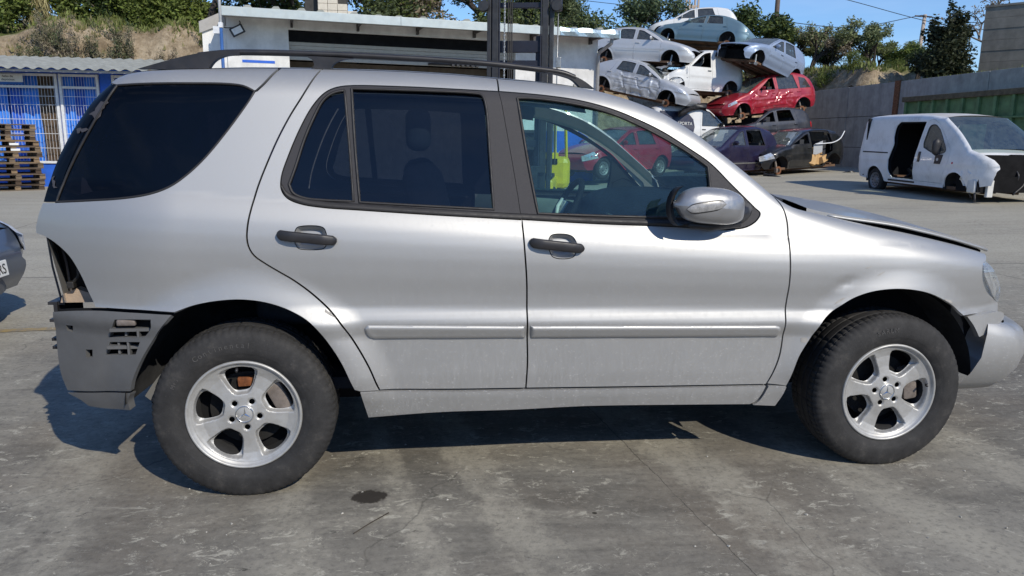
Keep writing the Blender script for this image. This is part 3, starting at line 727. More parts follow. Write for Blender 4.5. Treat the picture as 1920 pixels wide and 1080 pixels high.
PL={
 'roofside': [[(-0.4776,1.6485),(-0.4546,1.675),(-0.4095,1.6927),(-0.3482,1.7032),(-0.2361,1.7117),(-0.0953,1.7187),(0.0269,1.7242),(0.1634,1.7269)],[(0.1634,1.7269),(0.1358,1.6908),(0.1089,1.6555),(0.0842,1.6297)],[(0.0842,1.6297),(0.0783,1.6275)],[(0.0783,1.6275),(0.0373,1.6463),(-0.0173,1.6535),(-0.1758,1.6528),(-0.3349,1.6478),(-0.4434,1.6411)],[(-0.4434,1.6411),(-0.4776,1.6485)]],
 'quarter': [[(0.1674,1.7271),(0.2435,1.7291),(0.3271,1.7284)],[(0.3291,1.7285),(0.2971,1.6774),(0.2603,1.6129),(0.2156,1.5398),(0.1692,1.4509),(0.1252,1.3488),(0.0916,1.2598),(0.0683,1.1745),(0.057,1.1151),(0.054,1.0687),(0.0604,1.0339),(0.0785,1.0028),(0.1125,0.9752),(0.1606,0.943),(0.2151,0.9082),(0.2739,0.8623),(0.3274,0.8122),(0.3826,0.75),(0.4278,0.6822),(0.4694,0.6086),(0.5054,0.5322),(0.5292,0.4673),(0.5412,0.4368)],[(0.5411,0.4343),(0.4604,0.4381)],[(0.4395,0.4467),(0.4281,0.4744),(0.3895,0.5702),(0.3389,0.659),(0.2802,0.7383),(0.2052,0.7855),(0.1138,0.8195),(0.0208,0.8325),(-0.0727,0.8273),(-0.155,0.8112),(-0.2266,0.7855)],[(-0.2266,0.7855),(-0.3789,0.7895),(-0.5405,0.7928)],[(-0.545,0.7925),(-0.5696,0.8518),(-0.5933,0.9211),(-0.6293,0.9887),(-0.6825,1.0355),(-0.7293,1.0594),(-0.7748,1.0708)],[(-0.7743,1.0978),(-0.7547,1.1504),(-0.7337,1.194)],[(-0.7337,1.194),(-0.6722,1.1967)],[(-0.6722,1.1967),(-0.5253,1.2075),(-0.4006,1.218),(-0.3025,1.2347),(-0.2299,1.2626),(-0.1687,1.3066),(-0.1015,1.373),(-0.0336,1.4583),(0.0252,1.5404),(0.0648,1.6004),(0.0803,1.6275)],[(0.0803,1.6275),(0.0882,1.6298)],[(0.0882,1.6298),(0.113,1.6556),(0.1399,1.6909),(0.1674,1.7271)]],
 'qglass': [[(-0.4434,1.6411),(-0.3349,1.6478),(-0.1758,1.6528),(-0.0173,1.6535),(0.0373,1.6463),(0.0783,1.6275)],[(0.0783,1.6275),(0.0648,1.6004),(0.0252,1.5404),(-0.0336,1.4583),(-0.1015,1.373),(-0.1687,1.3066),(-0.2299,1.2626),(-0.3025,1.2347),(-0.4006,1.218),(-0.5253,1.2075),(-0.6722,1.1967)],[(-0.6722,1.1967),(-0.6403,1.285),(-0.5897,1.3865),(-0.5317,1.4877),(-0.481,1.5748),(-0.4434,1.6411)]],
 'dpillar': [[(-0.4776,1.6485),(-0.4434,1.6411)],[(-0.4434,1.6411),(-0.481,1.5748),(-0.5317,1.4877),(-0.5897,1.3865),(-0.6403,1.285),(-0.6722,1.1967)],[(-0.6722,1.1967),(-0.7337,1.194)],[(-0.7337,1.194),(-0.7021,1.3032),(-0.655,1.4115),(-0.5922,1.514),(-0.5336,1.5966),(-0.4776,1.6485)]],
 'rdoor': [[(0.3291,1.7285),(0.4894,1.7285),(0.6631,1.7266),(0.8621,1.7199),(1.0443,1.708)],[(1.0443,1.708),(1.0433,1.6481)],[(1.0422,1.6481),(0.9769,1.65),(0.8607,1.6534),(0.6327,1.6585),(0.4265,1.6556),(0.3749,1.6428),(0.3391,1.6201),(0.2959,1.5681),(0.252,1.4869),(0.2094,1.3861),(0.1812,1.3005),(0.1812,1.254),(0.2032,1.2217),(0.2517,1.2007),(0.3378,1.1867),(0.4673,1.1775),(0.7759,1.1572),(1.1231,1.1376)],[(1.1232,1.1386),(1.1317,1.016),(1.1442,0.8606),(1.1481,0.7004),(1.1546,0.5375),(1.1515,0.4212)],[(1.1515,0.4212),(0.8442,0.4267),(0.5412,0.4368)],[(0.5412,0.4368),(0.5292,0.4673),(0.5054,0.5322),(0.4694,0.6086),(0.4278,0.6822),(0.3826,0.75),(0.3274,0.8122),(0.2739,0.8623),(0.2151,0.9082),(0.1606,0.943),(0.1125,0.9752),(0.0785,1.0028),(0.0604,1.0339),(0.054,1.0687),(0.057,1.1151),(0.0683,1.1745),(0.0916,1.2598),(0.1252,1.3488),(0.1692,1.4509),(0.2156,1.5398),(0.2603,1.6129),(0.2971,1.6774),(0.3291,1.7285)]],
 'rframe': [[(1.0422,1.6481),(0.9769,1.65),(0.8607,1.6534),(0.6327,1.6585),(0.4265,1.6556),(0.3749,1.6428),(0.3391,1.6201),(0.2959,1.5681),(0.252,1.4869),(0.2094,1.3861),(0.1812,1.3005),(0.1812,1.254),(0.2032,1.2217),(0.2517,1.2007),(0.3378,1.1867),(0.4673,1.1775),(0.7759,1.1572),(1.1231,1.1376)],[(1.1232,1.1386),(1.1089,1.2461),(1.0902,1.3735),(1.0711,1.4909),(1.052,1.6088),(1.0433,1.6481)]],
 'rglass1': [[(0.2083,1.2723),(0.2315,1.3362),(0.2661,1.444),(0.303,1.5318),(0.3391,1.598),(0.3751,1.6267),(0.4205,1.6396)],[(0.4226,1.6375),(0.4399,1.4173),(0.4538,1.2077)],[(0.4538,1.2077),(0.3374,1.2127),(0.2655,1.2206),(0.2233,1.2399),(0.2083,1.2723)]],
 'rglass2': [[(0.4495,1.6467),(0.7082,1.6449),(0.9367,1.6397),(0.9715,1.6331),(0.9857,1.6041),(1.0003,1.3791),(1.0108,1.1764)],[(1.0108,1.1764),(0.7015,1.1919),(0.4775,1.2042)],[(0.4775,1.2042),(0.4607,1.432),(0.4495,1.6467)]],
 'fdoor': [[(1.0443,1.708),(1.201,1.6992),(1.3378,1.6874),(1.475,1.6653),(1.6131,1.6296),(1.7517,1.578),(1.8892,1.4988),(2.0036,1.4146),(2.1199,1.3255),(2.1784,1.2785),(2.2317,1.2337)],[(2.2317,1.2337),(2.2637,1.1881),(2.2812,1.1194),(2.2772,0.9844),(2.2826,0.853),(2.2798,0.7184),(2.2781,0.5533),(2.2561,0.4643),(2.2327,0.4056)],[(2.2331,0.403),(1.6524,0.412),(1.1515,0.4212)],[(1.1515,0.4212),(1.1546,0.5375),(1.1481,0.7004),(1.1442,0.8606),(1.1317,1.016),(1.1232,1.1386)],[(1.1232,1.1386),(1.4377,1.1204),(1.798,1.1057),(2.0039,1.0916)],[(2.0039,1.0916),(2.0961,1.1043),(2.1438,1.1318),(2.1599,1.1595),(2.1382,1.1804)],[(2.1382,1.1804),(2.1022,1.2151),(2.0307,1.2838),(1.9435,1.3678),(1.8499,1.429),(1.7423,1.4933),(1.634,1.5434),(1.5265,1.5834),(1.3847,1.6181),(1.2439,1.6356),(1.1322,1.6436),(1.0478,1.6482)],[(1.0433,1.6481),(1.0443,1.708)]],
 'fframe': [[(1.0478,1.6482),(1.1322,1.6436),(1.2439,1.6356),(1.3847,1.6181),(1.5265,1.5834),(1.634,1.5434),(1.7423,1.4933),(1.8499,1.429),(1.9435,1.3678),(2.0307,1.2838),(2.1022,1.2151),(2.1382,1.1804)],[(2.1382,1.1804),(2.1599,1.1595),(2.1438,1.1318),(2.0961,1.1043),(2.0039,1.0916)],[(2.0039,1.0916),(1.798,1.1057),(1.4377,1.1204),(1.1232,1.1386)],[(1.1232,1.1386),(1.1089,1.2461),(1.0902,1.3735),(1.0711,1.4909),(1.052,1.6088),(1.0433,1.6481)]],
 'fglass': [[(1.1195,1.6234),(1.1732,1.6245),(1.2784,1.6158),(1.4185,1.5945),(1.5255,1.5657),(1.6332,1.5235),(1.7414,1.472),(1.85,1.4113),(1.9356,1.3533)],[(1.9356,1.3533),(1.9411,1.2702),(1.9344,1.1358)],[(1.9344,1.1358),(1.7996,1.1406),(1.5098,1.1478),(1.1927,1.1592)],[(1.1927,1.1592),(1.1575,1.3613),(1.1195,1.6234)]],
 'fender': [[(2.2317,1.2337),(2.3221,1.1858),(2.4576,1.1546),(2.5928,1.1261),(2.726,1.099),(2.8615,1.0738),(3.0064,1.0434),(3.1712,1.007),(3.319,0.9705),(3.3497,0.9619)],[(3.3497,0.9619),(3.2988,0.9346),(3.2677,0.9238),(3.2581,0.8894),(3.2908,0.8378),(3.3592,0.7754),(3.4271,0.7356),(3.4579,0.7247)],[(3.4579,0.7247),(3.4423,0.6803)],[(3.4423,0.6803),(3.2959,0.6919),(3.1513,0.6981)],[(3.1513,0.6981),(3.086,0.7437),(3.0029,0.7866),(2.9229,0.8168),(2.8353,0.8334),(2.752,0.8368),(2.6593,0.8255),(2.5841,0.7996),(2.5194,0.7592),(2.4473,0.7012),(2.3983,0.6153),(2.3585,0.5353),(2.3299,0.421),(2.3234,0.3964)],[(2.3234,0.3964),(2.2327,0.4056)],[(2.2327,0.4056),(2.2561,0.4643),(2.2781,0.5533),(2.2798,0.7184),(2.2826,0.853),(2.2772,0.9844),(2.2812,1.1194),(2.2637,1.1881),(2.2317,1.2337)]],
 'headlight': [[(3.2988,0.9346),(3.3281,0.9104),(3.3776,0.8381),(3.4372,0.7706),(3.464,0.7238)],[(3.4579,0.7247),(3.4271,0.7356),(3.3592,0.7754),(3.2908,0.8378),(3.2581,0.8894),(3.2677,0.9238),(3.2988,0.9346)]],
 'sill': [[(0.4604,0.4381),(0.8442,0.4218),(1.1517,0.4163),(1.6528,0.4069),(2.2334,0.4004)],[(2.2334,0.4004),(2.2017,0.3263),(2.1709,0.3051)],[(2.1709,0.3051),(1.861,0.3142),(1.4187,0.3241),(1.099,0.3179),(0.7845,0.3183),(0.4882,0.3032)],[(0.4882,0.3032),(0.4604,0.4381)]],
 'sillend': [[(2.2384,0.4003),(2.3234,0.3964)],[(2.3234,0.3964),(2.3121,0.3432),(2.2927,0.2921)],[(2.2927,0.2921),(2.1791,0.302)],[(2.1791,0.302),(2.2068,0.3261),(2.2384,0.4003)]],
 'rbumper': [[(-0.7367,0.7648),(-0.6325,0.7785),(-0.5179,0.7861),(-0.3787,0.7836),(-0.2304,0.7817)],[(-0.2304,0.7817),(-0.2783,0.724),(-0.343,0.6323),(-0.3833,0.5634),(-0.4116,0.5041),(-0.4252,0.4587)],[(-0.4252,0.4587),(-0.5901,0.4349),(-0.7293,0.4196)],[(-0.7293,0.4196),(-0.749,0.4952),(-0.7468,0.6334),(-0.7367,0.7648)]],
 'rlip': [[(-0.7321,0.4091),(-0.4338,0.4504)],[(-0.4338,0.4504),(-0.4487,0.4138),(-0.4487,0.3708)],[(-0.4487,0.3708),(-0.5586,0.3589),(-0.6411,0.3605)],[(-0.6411,0.3605),(-0.6754,0.3857),(-0.7321,0.4091)]],
 'vent1': [[(-0.4607,0.749),(-0.3206,0.7559)],[(-0.3206,0.7559),(-0.3208,0.7279),(-0.3506,0.6903)],[(-0.3506,0.6903),(-0.4947,0.6782)],[(-0.4947,0.6782),(-0.4607,0.749)]],
 'vent2': [[(-0.4979,0.6517),(-0.375,0.663)],[(-0.375,0.663),(-0.3934,0.6175)],[(-0.3934,0.6175),(-0.5172,0.6039)],[(-0.5172,0.6039),(-0.4979,0.6517)]],
 'hole1': [[(-0.6805,0.7077),(-0.6555,0.7082)],[(-0.6555,0.7082),(-0.6615,0.6863)],[(-0.6615,0.6863),(-0.6805,0.691)],[(-0.6805,0.691),(-0.6805,0.7077)]],
 'hole2': [[(-0.6067,0.6118),(-0.5827,0.6141)],[(-0.5827,0.6141),(-0.586,0.5892)],[(-0.586,0.5892),(-0.608,0.5847)],[(-0.608,0.5847),(-0.6067,0.6118)]],
 'bracket': [[(3.1756,0.6905),(3.4444,0.6775)],[(3.4444,0.6775),(3.543,0.6527),(3.634,0.6094),(3.5908,0.5974),(3.4494,0.5907),(3.3699,0.5852),(3.2982,0.5806)],[(3.2982,0.5806),(3.2253,0.6517),(3.1756,0.6905)]],
 'mould_r': [[(0.5017,0.7199),(1.1362,0.7031)],[(1.1362,0.7031),(1.1398,0.6472)],[(1.1398,0.6472),(0.5248,0.6574)],[(0.5248,0.6574),(0.5039,0.6665),(0.4921,0.6862),(0.4888,0.7077),(0.5017,0.7199)]],
 'mould_f': [[(1.1613,0.7026),(2.2338,0.6826)],[(2.2338,0.6826),(2.2551,0.6745),(2.2625,0.656),(2.2525,0.6274)],[(2.2525,0.6274),(1.1652,0.6466)],[(1.1652,0.6466),(1.1613,0.7026)]],
 'recess_r': [[(0.2328,1.0922),(0.2411,1.1083),(0.2571,1.1143),(0.3234,1.1141),(0.3414,1.1059),(0.3492,1.0876)],[(0.3492,1.0876),(0.3505,1.0507)],[(0.3505,1.0507),(0.342,1.0342),(0.3256,1.028),(0.2651,1.0284),(0.2452,1.0327),(0.2338,1.0514)],[(0.2338,1.0514),(0.2328,1.0922)]],
 'recess_f': [[(1.2308,1.0535),(1.2402,1.0723),(1.256,1.0784),(1.3137,1.0759),(1.3332,1.0654),(1.3437,1.0463)],[(1.3437,1.0463),(1.3432,1.01)],[(1.3432,1.01),(1.3344,0.9928),(1.3123,0.9843),(1.268,0.9846),(1.2458,0.9935),(1.2347,1.0152)],[(1.2347,1.0152),(1.2308,1.0535)]],
 'hood': [[(2.2593,1.2197),(2.3701,1.1822),(2.472,1.159),(2.594,1.1399),(2.7302,1.121),(2.8631,1.0948),(3.0155,1.0713),(3.176,1.0303),(3.3587,0.9667)]],
 'hoodtop': [[(2.3645,1.2141),(2.597,1.1837),(2.8664,1.1367),(2.9974,1.1046),(3.057,1.0844),(3.1781,1.0493),(3.3156,0.9983),(3.3683,0.9659)]],
}

def _tab(xs, ys, s0, s1, sm, n=1200):
    t=np.linspace(s0,s1,n); v=np.interp(t,xs,ys); k=max(1,int(sm/(s1-s0)*n)); g=np.exp(-.5*(np.arange(-3*k,3*k+1)/k)**2); g/=g.sum()
    v=np.convolve(np.pad(v,3*k,mode='edge'),g,'valid'); return t,v
# side section of the SUV: how far the skin lies inside the widest plane, by height
LOWT=_tab([.25,.32,.40,.50,.60,.67,.70,.725,.75,.785,.82],[.10,.07,.048,.036,.030,.026,.013,.006,.012,.024,.024],.2,.84,.008)
UPT=_tab([-.2,0,.12,.3,.5,.65,.8,.92,1.0,1.15],[.024,.024,.021,.011,.006,.009,.020,.040,.058,.098],-.2,1.2,.035)
ROLLA=_tab([-1,1.1,1.5,2.1,2.35,2.6,4],[.10,.10,.07,.045,.05,.075,.075],-1.2,4,.05)
ROLLR=_tab([-1,1.1,1.5,2.1,2.35,2.6,4],[.13,.12,.085,.06,.06,.10,.11],-1.2,4,.05)
ZT=None
RA=(0.03,.365,.445); FA=(2.80,.355,.435)
def sst(a,b,x):
    t=np.clip((x-a)/(b-a),0,1); return t*t*(3-2*t)
def belt(x): return 1.226-.0707*x
def base(x,z):
    x=np.asarray(x,float); z=np.asarray(z,float)
    zp=z+.02*(x-.5); z1=.80-.02*(x-.5); b=belt(x)
    lo=np.interp(zp,LOWT[0],LOWT[1]); u=(z-z1)/(b-z1)
    up=np.interp(np.minimum(u,1.0),UPT[0],UPT[1]); up=.006+(up-.006)*(1-.38*sst(2.15,2.7,x))+np.maximum(z-b,0)*.285
    w=sst(.775,.815,zp); y=lo*(1-w)+up*w
    y=y+.16*np.clip((-.2-x)/.55,0,3)**2+.11*np.clip((x-2.78)/.55,0,3)**2.3
    for c,amp,wd in ((RA,.036,.15),(FA,.034,.14)):
        d=np.hypot(x-c[0],z-c[1])-c[2]
        y=y-amp*(1-sst(-.02,wd,d))*sst(.28,.5,z)
    y=y+.006*np.exp(-((x-2.535)/.045)**2-((z-.862-.35*(x-2.535))/.022)**2)+.003*np.exp(-((x-2.46)/.05)**2-((z-.80)/.05)**2)
    return y
def S(x,z):
    x=np.asarray(x,float); z=np.asarray(z,float)
    y=base(x,z)
    if ZT is not None:
        zt=np.interp(x,ZT[0],ZT[1]); r=np.interp(x,*ROLLR); a=np.interp(x,*ROLLA)
        q=np.clip(1-(zt-z)/r,0,.9995); y=y+a*(1-np.sqrt(1-q*q))
    return y
# ------------------------------------------------------------------ the silver estate car in front
SUVO = (1.4, .92, 0.0)
def rel(p): return (p[0] - SUVO[0], p[1] - SUVO[1], p[2] - SUVO[2])
Vo = Vector(SUVO)
suv = thing('suv', 'big silver off-road car parked side on in the foreground, missing its rear lamp', 'suv', SUVO)
YC = .92
def mir(p): return (p[0], 2 * YC - p[1], p[2])
LP = {k: loop_of(v) for k, v in PL.items()}
ZTX, ZTZ = np.array(ZTT[0]), np.array(ZTT[1])
def ztop(x): return float(np.interp(x, ZTX, ZTZ))
# smooth the roof line table
_sx = np.linspace(ZTX[0], ZTX[-1], 900); _sz = np.interp(_sx, ZTX, ZTZ)
_k = np.exp(-.5 * (np.arange(-12, 13) / 5.) ** 2); _k /= _k.sum()
ZT = (_sx, np.maximum(np.convolve(np.pad(_sz, 12, mode='edge'), _k, 'valid'), _sz))

def shell(name, keys, mat, parent=suv, both=True, **kw):
    kw.setdefault('gap', .0035)
    L = [LP[k] if isinstance(k, str) else k for k in keys]
    # extra rows of points where the skin rolls over into the roof
    ex = []
    a = np.array(L[0])
    for x in np.arange(a[:, 0].min(), a[:, 0].max(), .02):
        for d in (.004, .011, .02, .032, .047): ex.append((x, ztop(x) - d))
    o = panel(name, L, S, mat, parent, org=SUVO, extra=ex, **kw)
    if both:
        pm = FAR.get(parent, parent)
        o2 = panel(name, L, S, mat, pm, org=SUVO, extra=ex, mirror=YC, **kw)
        FAR[o] = o2
    return o
FAR = {}
DZ = .022
q_panel = shell('quarter_panel', ['quarter'], M_silver, step=DZ)
shell('roof_side', ['roofside'], M_silver, step=DZ)
rdoor = shell('rear_door', ['rdoor', 'recess_r'], M_silver, step=DZ)
fdoor = shell('front_door', ['fdoor', 'recess_f'], M_silver, step=DZ)
fender = shell('front_wing', ['fender'], M_silver, step=DZ)
shell('tailgate_pillar', ['dpillar'], M_qtint, step=.03, off=.006, gap=.001)
shell('pillar_backing', ['dpillar'], M_black, step=.05, off=.02, gap=.001, edge=0)
shell('quarter_window', ['qglass'], M_qtint, step=.04, off=.006, gap=.004)
# peeled patches on the black rear pillar strip
for pts in ([(-0.523, 1.506), (-0.544, 1.53), (-0.515, 1.563), (-0.477, 1.593), (-0.466, 1.579), (-0.49, 1.542), (-0.515, 1.508)], [(-0.603, 1.471), (-0.551, 1.477), (-0.558, 1.465), (-0.598, 1.461)], [(-0.706, 1.283), (-0.691, 1.29), (-0.691, 1.263), (-0.672, 1.25), (-0.694, 1.253)]):
    _r = random.Random(5); P_ = [(x + _r.uniform(-.006, .006), z + _r.uniform(-.006, .006)) for x, z in dense(pts, .012)]
    panel('peeled_patch', [P_], S, M_trim, suv, step=.01, off=.0035, org=SUVO, edge=0)
# rubber lip round the quarter window
def seal(name, key, parent, r=.006, off=.0, mat=None):
    for far in (False, True):
        L = LP[key] + [LP[key][0]]
        g = G(); pts = []
        for x, z in L:
            y = float(S(x, z)) + off
            pts.append(Vector(rel((x, 2 * YC - y if far else y, z))))
        g.tube(pts, r, 6, cap=False)
        g.obj(name, mat or M_rubber, FAR.get(parent, parent) if far else parent, True)
seal('window_seal', 'qglass', suv, .005, .004)
shell('window_frame', ['rframe', 'rglass1', 'rglass2'], M_pillar, rdoor, step=.03, off=.004, gap=.001)
shell('window', ['rglass1'], M_tint, rdoor, step=.05, off=.012, gap=-.004, edge=.004)
shell('window', ['rglass2'], M_tint, rdoor, step=.05, off=.014, gap=-.004, edge=.004)
shell('window_frame', ['fframe', 'fglass'], M_pillar, fdoor, step=.03, off=.004, gap=.001)
shell('window', ['fglass'], M_clear, fdoor, step=.05, off=.013, gap=-.004, edge=.004)
for k in ('rglass1', 'rglass2'): seal('window_seal', k, rdoor, .006, .005)
seal('window_seal', 'fglass', fdoor, .0065, .005)
# weather strip along the bottom of the door windows
def strip(name, pts, parent, r, off, mat, flat=.5):
    P_ = crom([q for q in pts], 5)
    for far in (False, True):
        g = G(); rows = []
        for x, z in P_:
            ring = []
            for k in range(8):
                a = 2 * math.pi * k / 8
                zz = z + r * math.sin(a); yy = float(S(x, zz)) + off - r * flat * (math.cos(a) + .3)
                ring.append(Vector(rel((x, 2 * YC - yy if far else yy, zz))))
            ring.append(ring[0]); rows.append(ring)
        g.grid(rows, flip=far); g.obj(name, mat, FAR.get(parent, parent) if far else parent, True)
RB = PL['rframe'][0][10:]
strip('weather_strip', [(p[0], p[1] + .011) for p in PL['rframe'][0][11:]], rdoor, .012, .0, M_rubber)
strip('weather_strip', [(p[0], p[1] + .011) for p in PL['fframe'][2]][::-1], fdoor, .012, .0, M_rubber)
# side mouldings
for key, par in (('mould_r', rdoor), ('mould_f', fdoor)):
    L = LP[key]
    def SM(x, z, L=L):
        q = np.stack([np.ravel(x), np.ravel(z)], 1); d = dist_poly(L, q).reshape(np.shape(x)); d = np.where(inside(L, q).reshape(np.shape(x)), d, 0)
        t = np.clip(d / .018, 0, 1)
        return S(x, z) - .013 * np.sqrt(1 - (1 - t) ** 2) - .002
    for far in (None, YC):
        panel('side_moulding', [L], SM, M_silver, par if far is None else FAR[par], step=.0065, org=SUVO, edge=.012, mirror=far, eps=.0015)
# door handles: dished recess, dark bar over it
def handle(par, key, x0, z0, x1, z1):
    L = LP[key]
    a = np.array(L); cx, cz = a.mean(0)
    def SR(x, z):
        q = np.stack([np.ravel(x), np.ravel(z)], 1); d = dist_poly(L, q).reshape(np.shape(x))
        ins = inside(L, q).reshape(np.shape(x))
        t = np.clip(d / .035, 0, 1)
        return S(x, z) + np.where(ins, .030 * np.sin(np.clip(d / .022, 0, 1) * math.pi / 2), 0)
    for far in (None, YC):
        pp = par if far is None else FAR[par]
        panel('handle_recess', [L], SR, M_silver, pp, step=.006, org=SUVO, edge=0, mirror=far)
        g = G(); n = 30; rows = []
        for i in range(n + 1):
            t = .5 - .5 * math.cos(math.pi * i / n); x = x0 + (x1 - x0) * t; z = z0 + (z1 - z0) * t
            end = min(t, 1 - t) * (x1 - x0); rr = .0205 * min(1, (max(0.02, min(1, end / .014))) ** .4)
            if t > .80: rr *= 1 - .12 * (t - .8) / .2
            out = -.006 - .018 * min(1, max(0, end) / .05) ** .6
            y = float(S(x, z)) + out; ring = []
            for k in range(12):
                q = 2 * math.pi * k / 12; c, s_ = math.cos(q), math.sin(q)
                yy = y + .011 * math.copysign(abs(c) ** .6, c) * (1 if c < 0 else 1.4); zz = z + rr * math.copysign(abs(s_) ** .6, s_)
                ring.append(rel((x, yy if far is None else 2 * YC - yy, zz)))
            ring.append(ring[0]); rows.append(ring)
        g.grid(rows, flip=far is not None); g.obj('door_handle', M_black, pp, True)
handle(rdoor, 'recess_r', .166, 1.0855, .392, 1.0615)
handle(fdoor, 'recess_f', 1.150, 1.0500, 1.376, 1.0240)
# sills
shell('sill', ['sill'], M_silver, step=.02, off=-.006, edge=.03)
shell('sill_end', ['sillend'], M_silver, step=.02, off=-.008, edge=.03)
# paint scrapes and chips on the arches
def chip(pts, par, mat):
    panel('paint_chip', [pts], S, mat, par, step=.01, off=-.0012, org=SUVO, edge=0)
def on(px): return px
for c, par in (((.352, .772, .034, .007, -.6), q_panel), ((2.372, .612, .022, .016, .2), fender), ((2.52, .787, .035, .006, .55), fender), ((3.05, .775, .036, .007, -.35), fender), ((2.64, .932, .018, .003, .3), fender), ((2.70, .905, .022, .003, .5), fender)):
    cx, cz, a, b_, an = c; rnd = random.Random(int(cx * 1000)); pts = []
    for k in range(14):
        q = 2 * math.pi * k / 14; rr = rnd.uniform(.45, 1.0)
        u, v_ = a * rr * math.cos(q), b_ * rr * math.sin(q)
        pts.append((cx + u * math.cos(an) - v_ * math.sin(an), cz + u * math.sin(an) + v_ * math.cos(an)))
    chip(pts, par, M_scrape)

# ---- roof, windscreen, bonnet and tail: lofted across between the two flanks
def cross(x, n=13, crown=.02, dz=0., inn=0.):
    z = ztop_s(x) + dz; y0 = float(S(x, z - dz)) + inn; row = []
    for k in range(n):
        t = k / (n - 1); y = y0 + (2 * YC - 2 * y0) * t
        c = 1 - (2 * t - 1) ** 2
        row.append(Vector(rel((x, y, z + crown * (1 - abs(2 * t - 1) ** 3)))))
    return row
def ztop_s(x): return float(np.interp(x, ZT[0], ZT[1]))
g = G(); g.grid([cross(x, 15, .024 * sst(-.5, 0, x) * (1 - .3 * sst(1.1, 1.4, x)) + .003) for x in np.linspace(-.50, 1.42, 40)]); roof = g.obj('roof', M_silver, suv, True)
# windscreen plane bows forward between the pillars
def wrow(x, bow, n=13, dz=0.):
    z = ztop_s(x) - .012 + dz; y0 = float(S(x, z + .012 - dz)) + .02; row = []
    for k in range(n):
        t = k / (n - 1); row.append(Vector(rel((x + bow * (1 - (2 * t - 1) ** 2), y0 + (2 * YC - 2 * y0) * t, z + .03 * (1 - (2 * t - 1) ** 2)))))
    return row
g = G(); g.grid([wrow(x, .10) for x in np.linspace(1.38, 2.26, 24)]); g.obj('windscreen', M_wind, suv, True)
g = G(); g.grid([wrow(x, .10, dz=-.02) for x in np.linspace(2.20, 2.42, 6)]); g.obj('cowl', M_black, suv, True)
# wiper and rubber at the foot of the windscreen
g = G(); g.tube([rel(p) for p in ((2.20, .26, 1.255), (2.28, .25, 1.222), (2.36, .30, 1.195), (2.40, .42, 1.19))], .012, 6)
g.tube([rel(p) for p in ((2.22, .24, 1.255), (2.215, .30, 1.275), (2.24, .40, 1.268))], .014, 6); g.obj('wiper', M_black, suv, True)
# bonnet, sprung open: its rim stands clear of the wing towards the nose
hx = [q[0] for q in PL['hoodtop'][0]]; 
def hrow(x, t_, n=17, under=False):
    gap = .010 + .022 * sst(2.45, 2.85, x) - .003 * sst(3.0, 3.35, x)
    zb = ztop_s(x) + gap; y0 = float(S(x, ztop_s(x) - .002)) + .012; row = []
    for k in range(n):
        t = k / (n - 1); e = abs(2 * t - 1)
        y = y0 + (2 * YC - 2 * y0) * t
        z = zb + .046 * (1 - e ** 2.2) * (1 - .7 * sst(2.9, 3.5, x)) - (.016 if under else 0)
        xx = x + .045 * (1 - e ** 2) * sst(2.9, 3.37, x)
        row.append(Vector(rel((xx, y, z))))
    return row
xs_ = np.linspace(2.40, 3.385, 34)
g = G(); g.grid([hrow(x, 0) for x in xs_]); 
a_ = [hrow(x, 0)[0] for x in xs_]; b_ = [hrow(x, 0, under=True)[0] for x in xs_]; g.grid([a_, b_])
a_ = [hrow(x, 0)[-1] for x in xs_]; b_ = [hrow(x, 0, under=True)[-1] for x in xs_]; g.grid([a_, b_], flip=True)
g.grid([hrow(xs_[-1], 0), hrow(xs_[-1], 0, under=True)])
g.obj('bonnet', M_silver, suv, auto=35)
g = G(); g.grid([[(Vector((p.x, p.y + (.035 if p.y < 0 else -.035), p.z - .004))) for p in hrow(x, 0, under=True)] for x in xs_], flip=True)
g.grid([[Vector((hrow(x, 0, under=True)[j].x, hrow(x, 0, under=True)[j].y + (.04 if j == 0 else -.04), hrow(x, 0, under=True)[j].z - d)) for d in (.0, .10)] for j in (0,) for x in xs_]); g.obj('bonnet_gap_shade', M_dark, suv, True)  # black sheet added so the gap under the bonnet looks shaded
# crumpled bonnet lip
g = G(); pts = []
for x in np.linspace(2.5, 3.385, 20):
    q = hrow(x, 0)[0]; pts.append(q + Vector((0, .004, -.012)))
g.tube(pts, .007, 6); g.obj('bonnet_flange', M_silver, suv, True)
# nose under the bonnet: dark grille void and crossmember, headlights
g = G(); rows = []
for z in (.90, .85, .8, .7, .60):
    row = []
    for k in range(13):
        t = k / 12; e = abs(2 * t - 1); row.append(Vector(rel((3.26 + .28 * (1 - e ** 2.2) - .10 * (z > .95), .26 + (1.32) * t, z))))
    rows.append(row)
g.grid(rows); g.obj('grille_void', M_dark, suv, True)
# engine bay box
g = G(); g.box(2.45 - 1.4, 3.2 - 1.4, .30 - .92, 1.54 - .92, .45, .90); g.obj('engine_bay', M_dark, suv)
# headlights wrap round the corner
def headlight(far):
    L = [(3.375, .905), (3.400, .868), (3.418, .800), (3.432, .752), (3.440, .728)]
    g = G(); g2 = G(); rows = []; rows2 = []
    prof = [(3.345, .925), (3.372, .900), (3.390, .86), (3.402, .81), (3.410, .77), (3.405, .735)]
    for i, (x, z) in enumerate(prof):
        row = []
        y0 = .125 + .0 * i
        for k in range(9):
            t = k / 8; xx = x + .16 * (1 - (1 - t) ** 2); y = y0 + .34 * t
            xx += .018 * math.sin(math.pi * i / 5)
            row.append(rel((xx, 2 * YC - y if far else y, z)))
        rows.append(row); rows2.append([(p[0] - .05, p[1] + (.03 if not far else -.03), p[2]) for p in row])
    g.grid(rows, flip=far); g2.grid(rows2, flip=far)
    h = g.obj('headlight', M_lens, suv, True); g2.obj('reflector', M_chrome, h, True)
headlight(True)

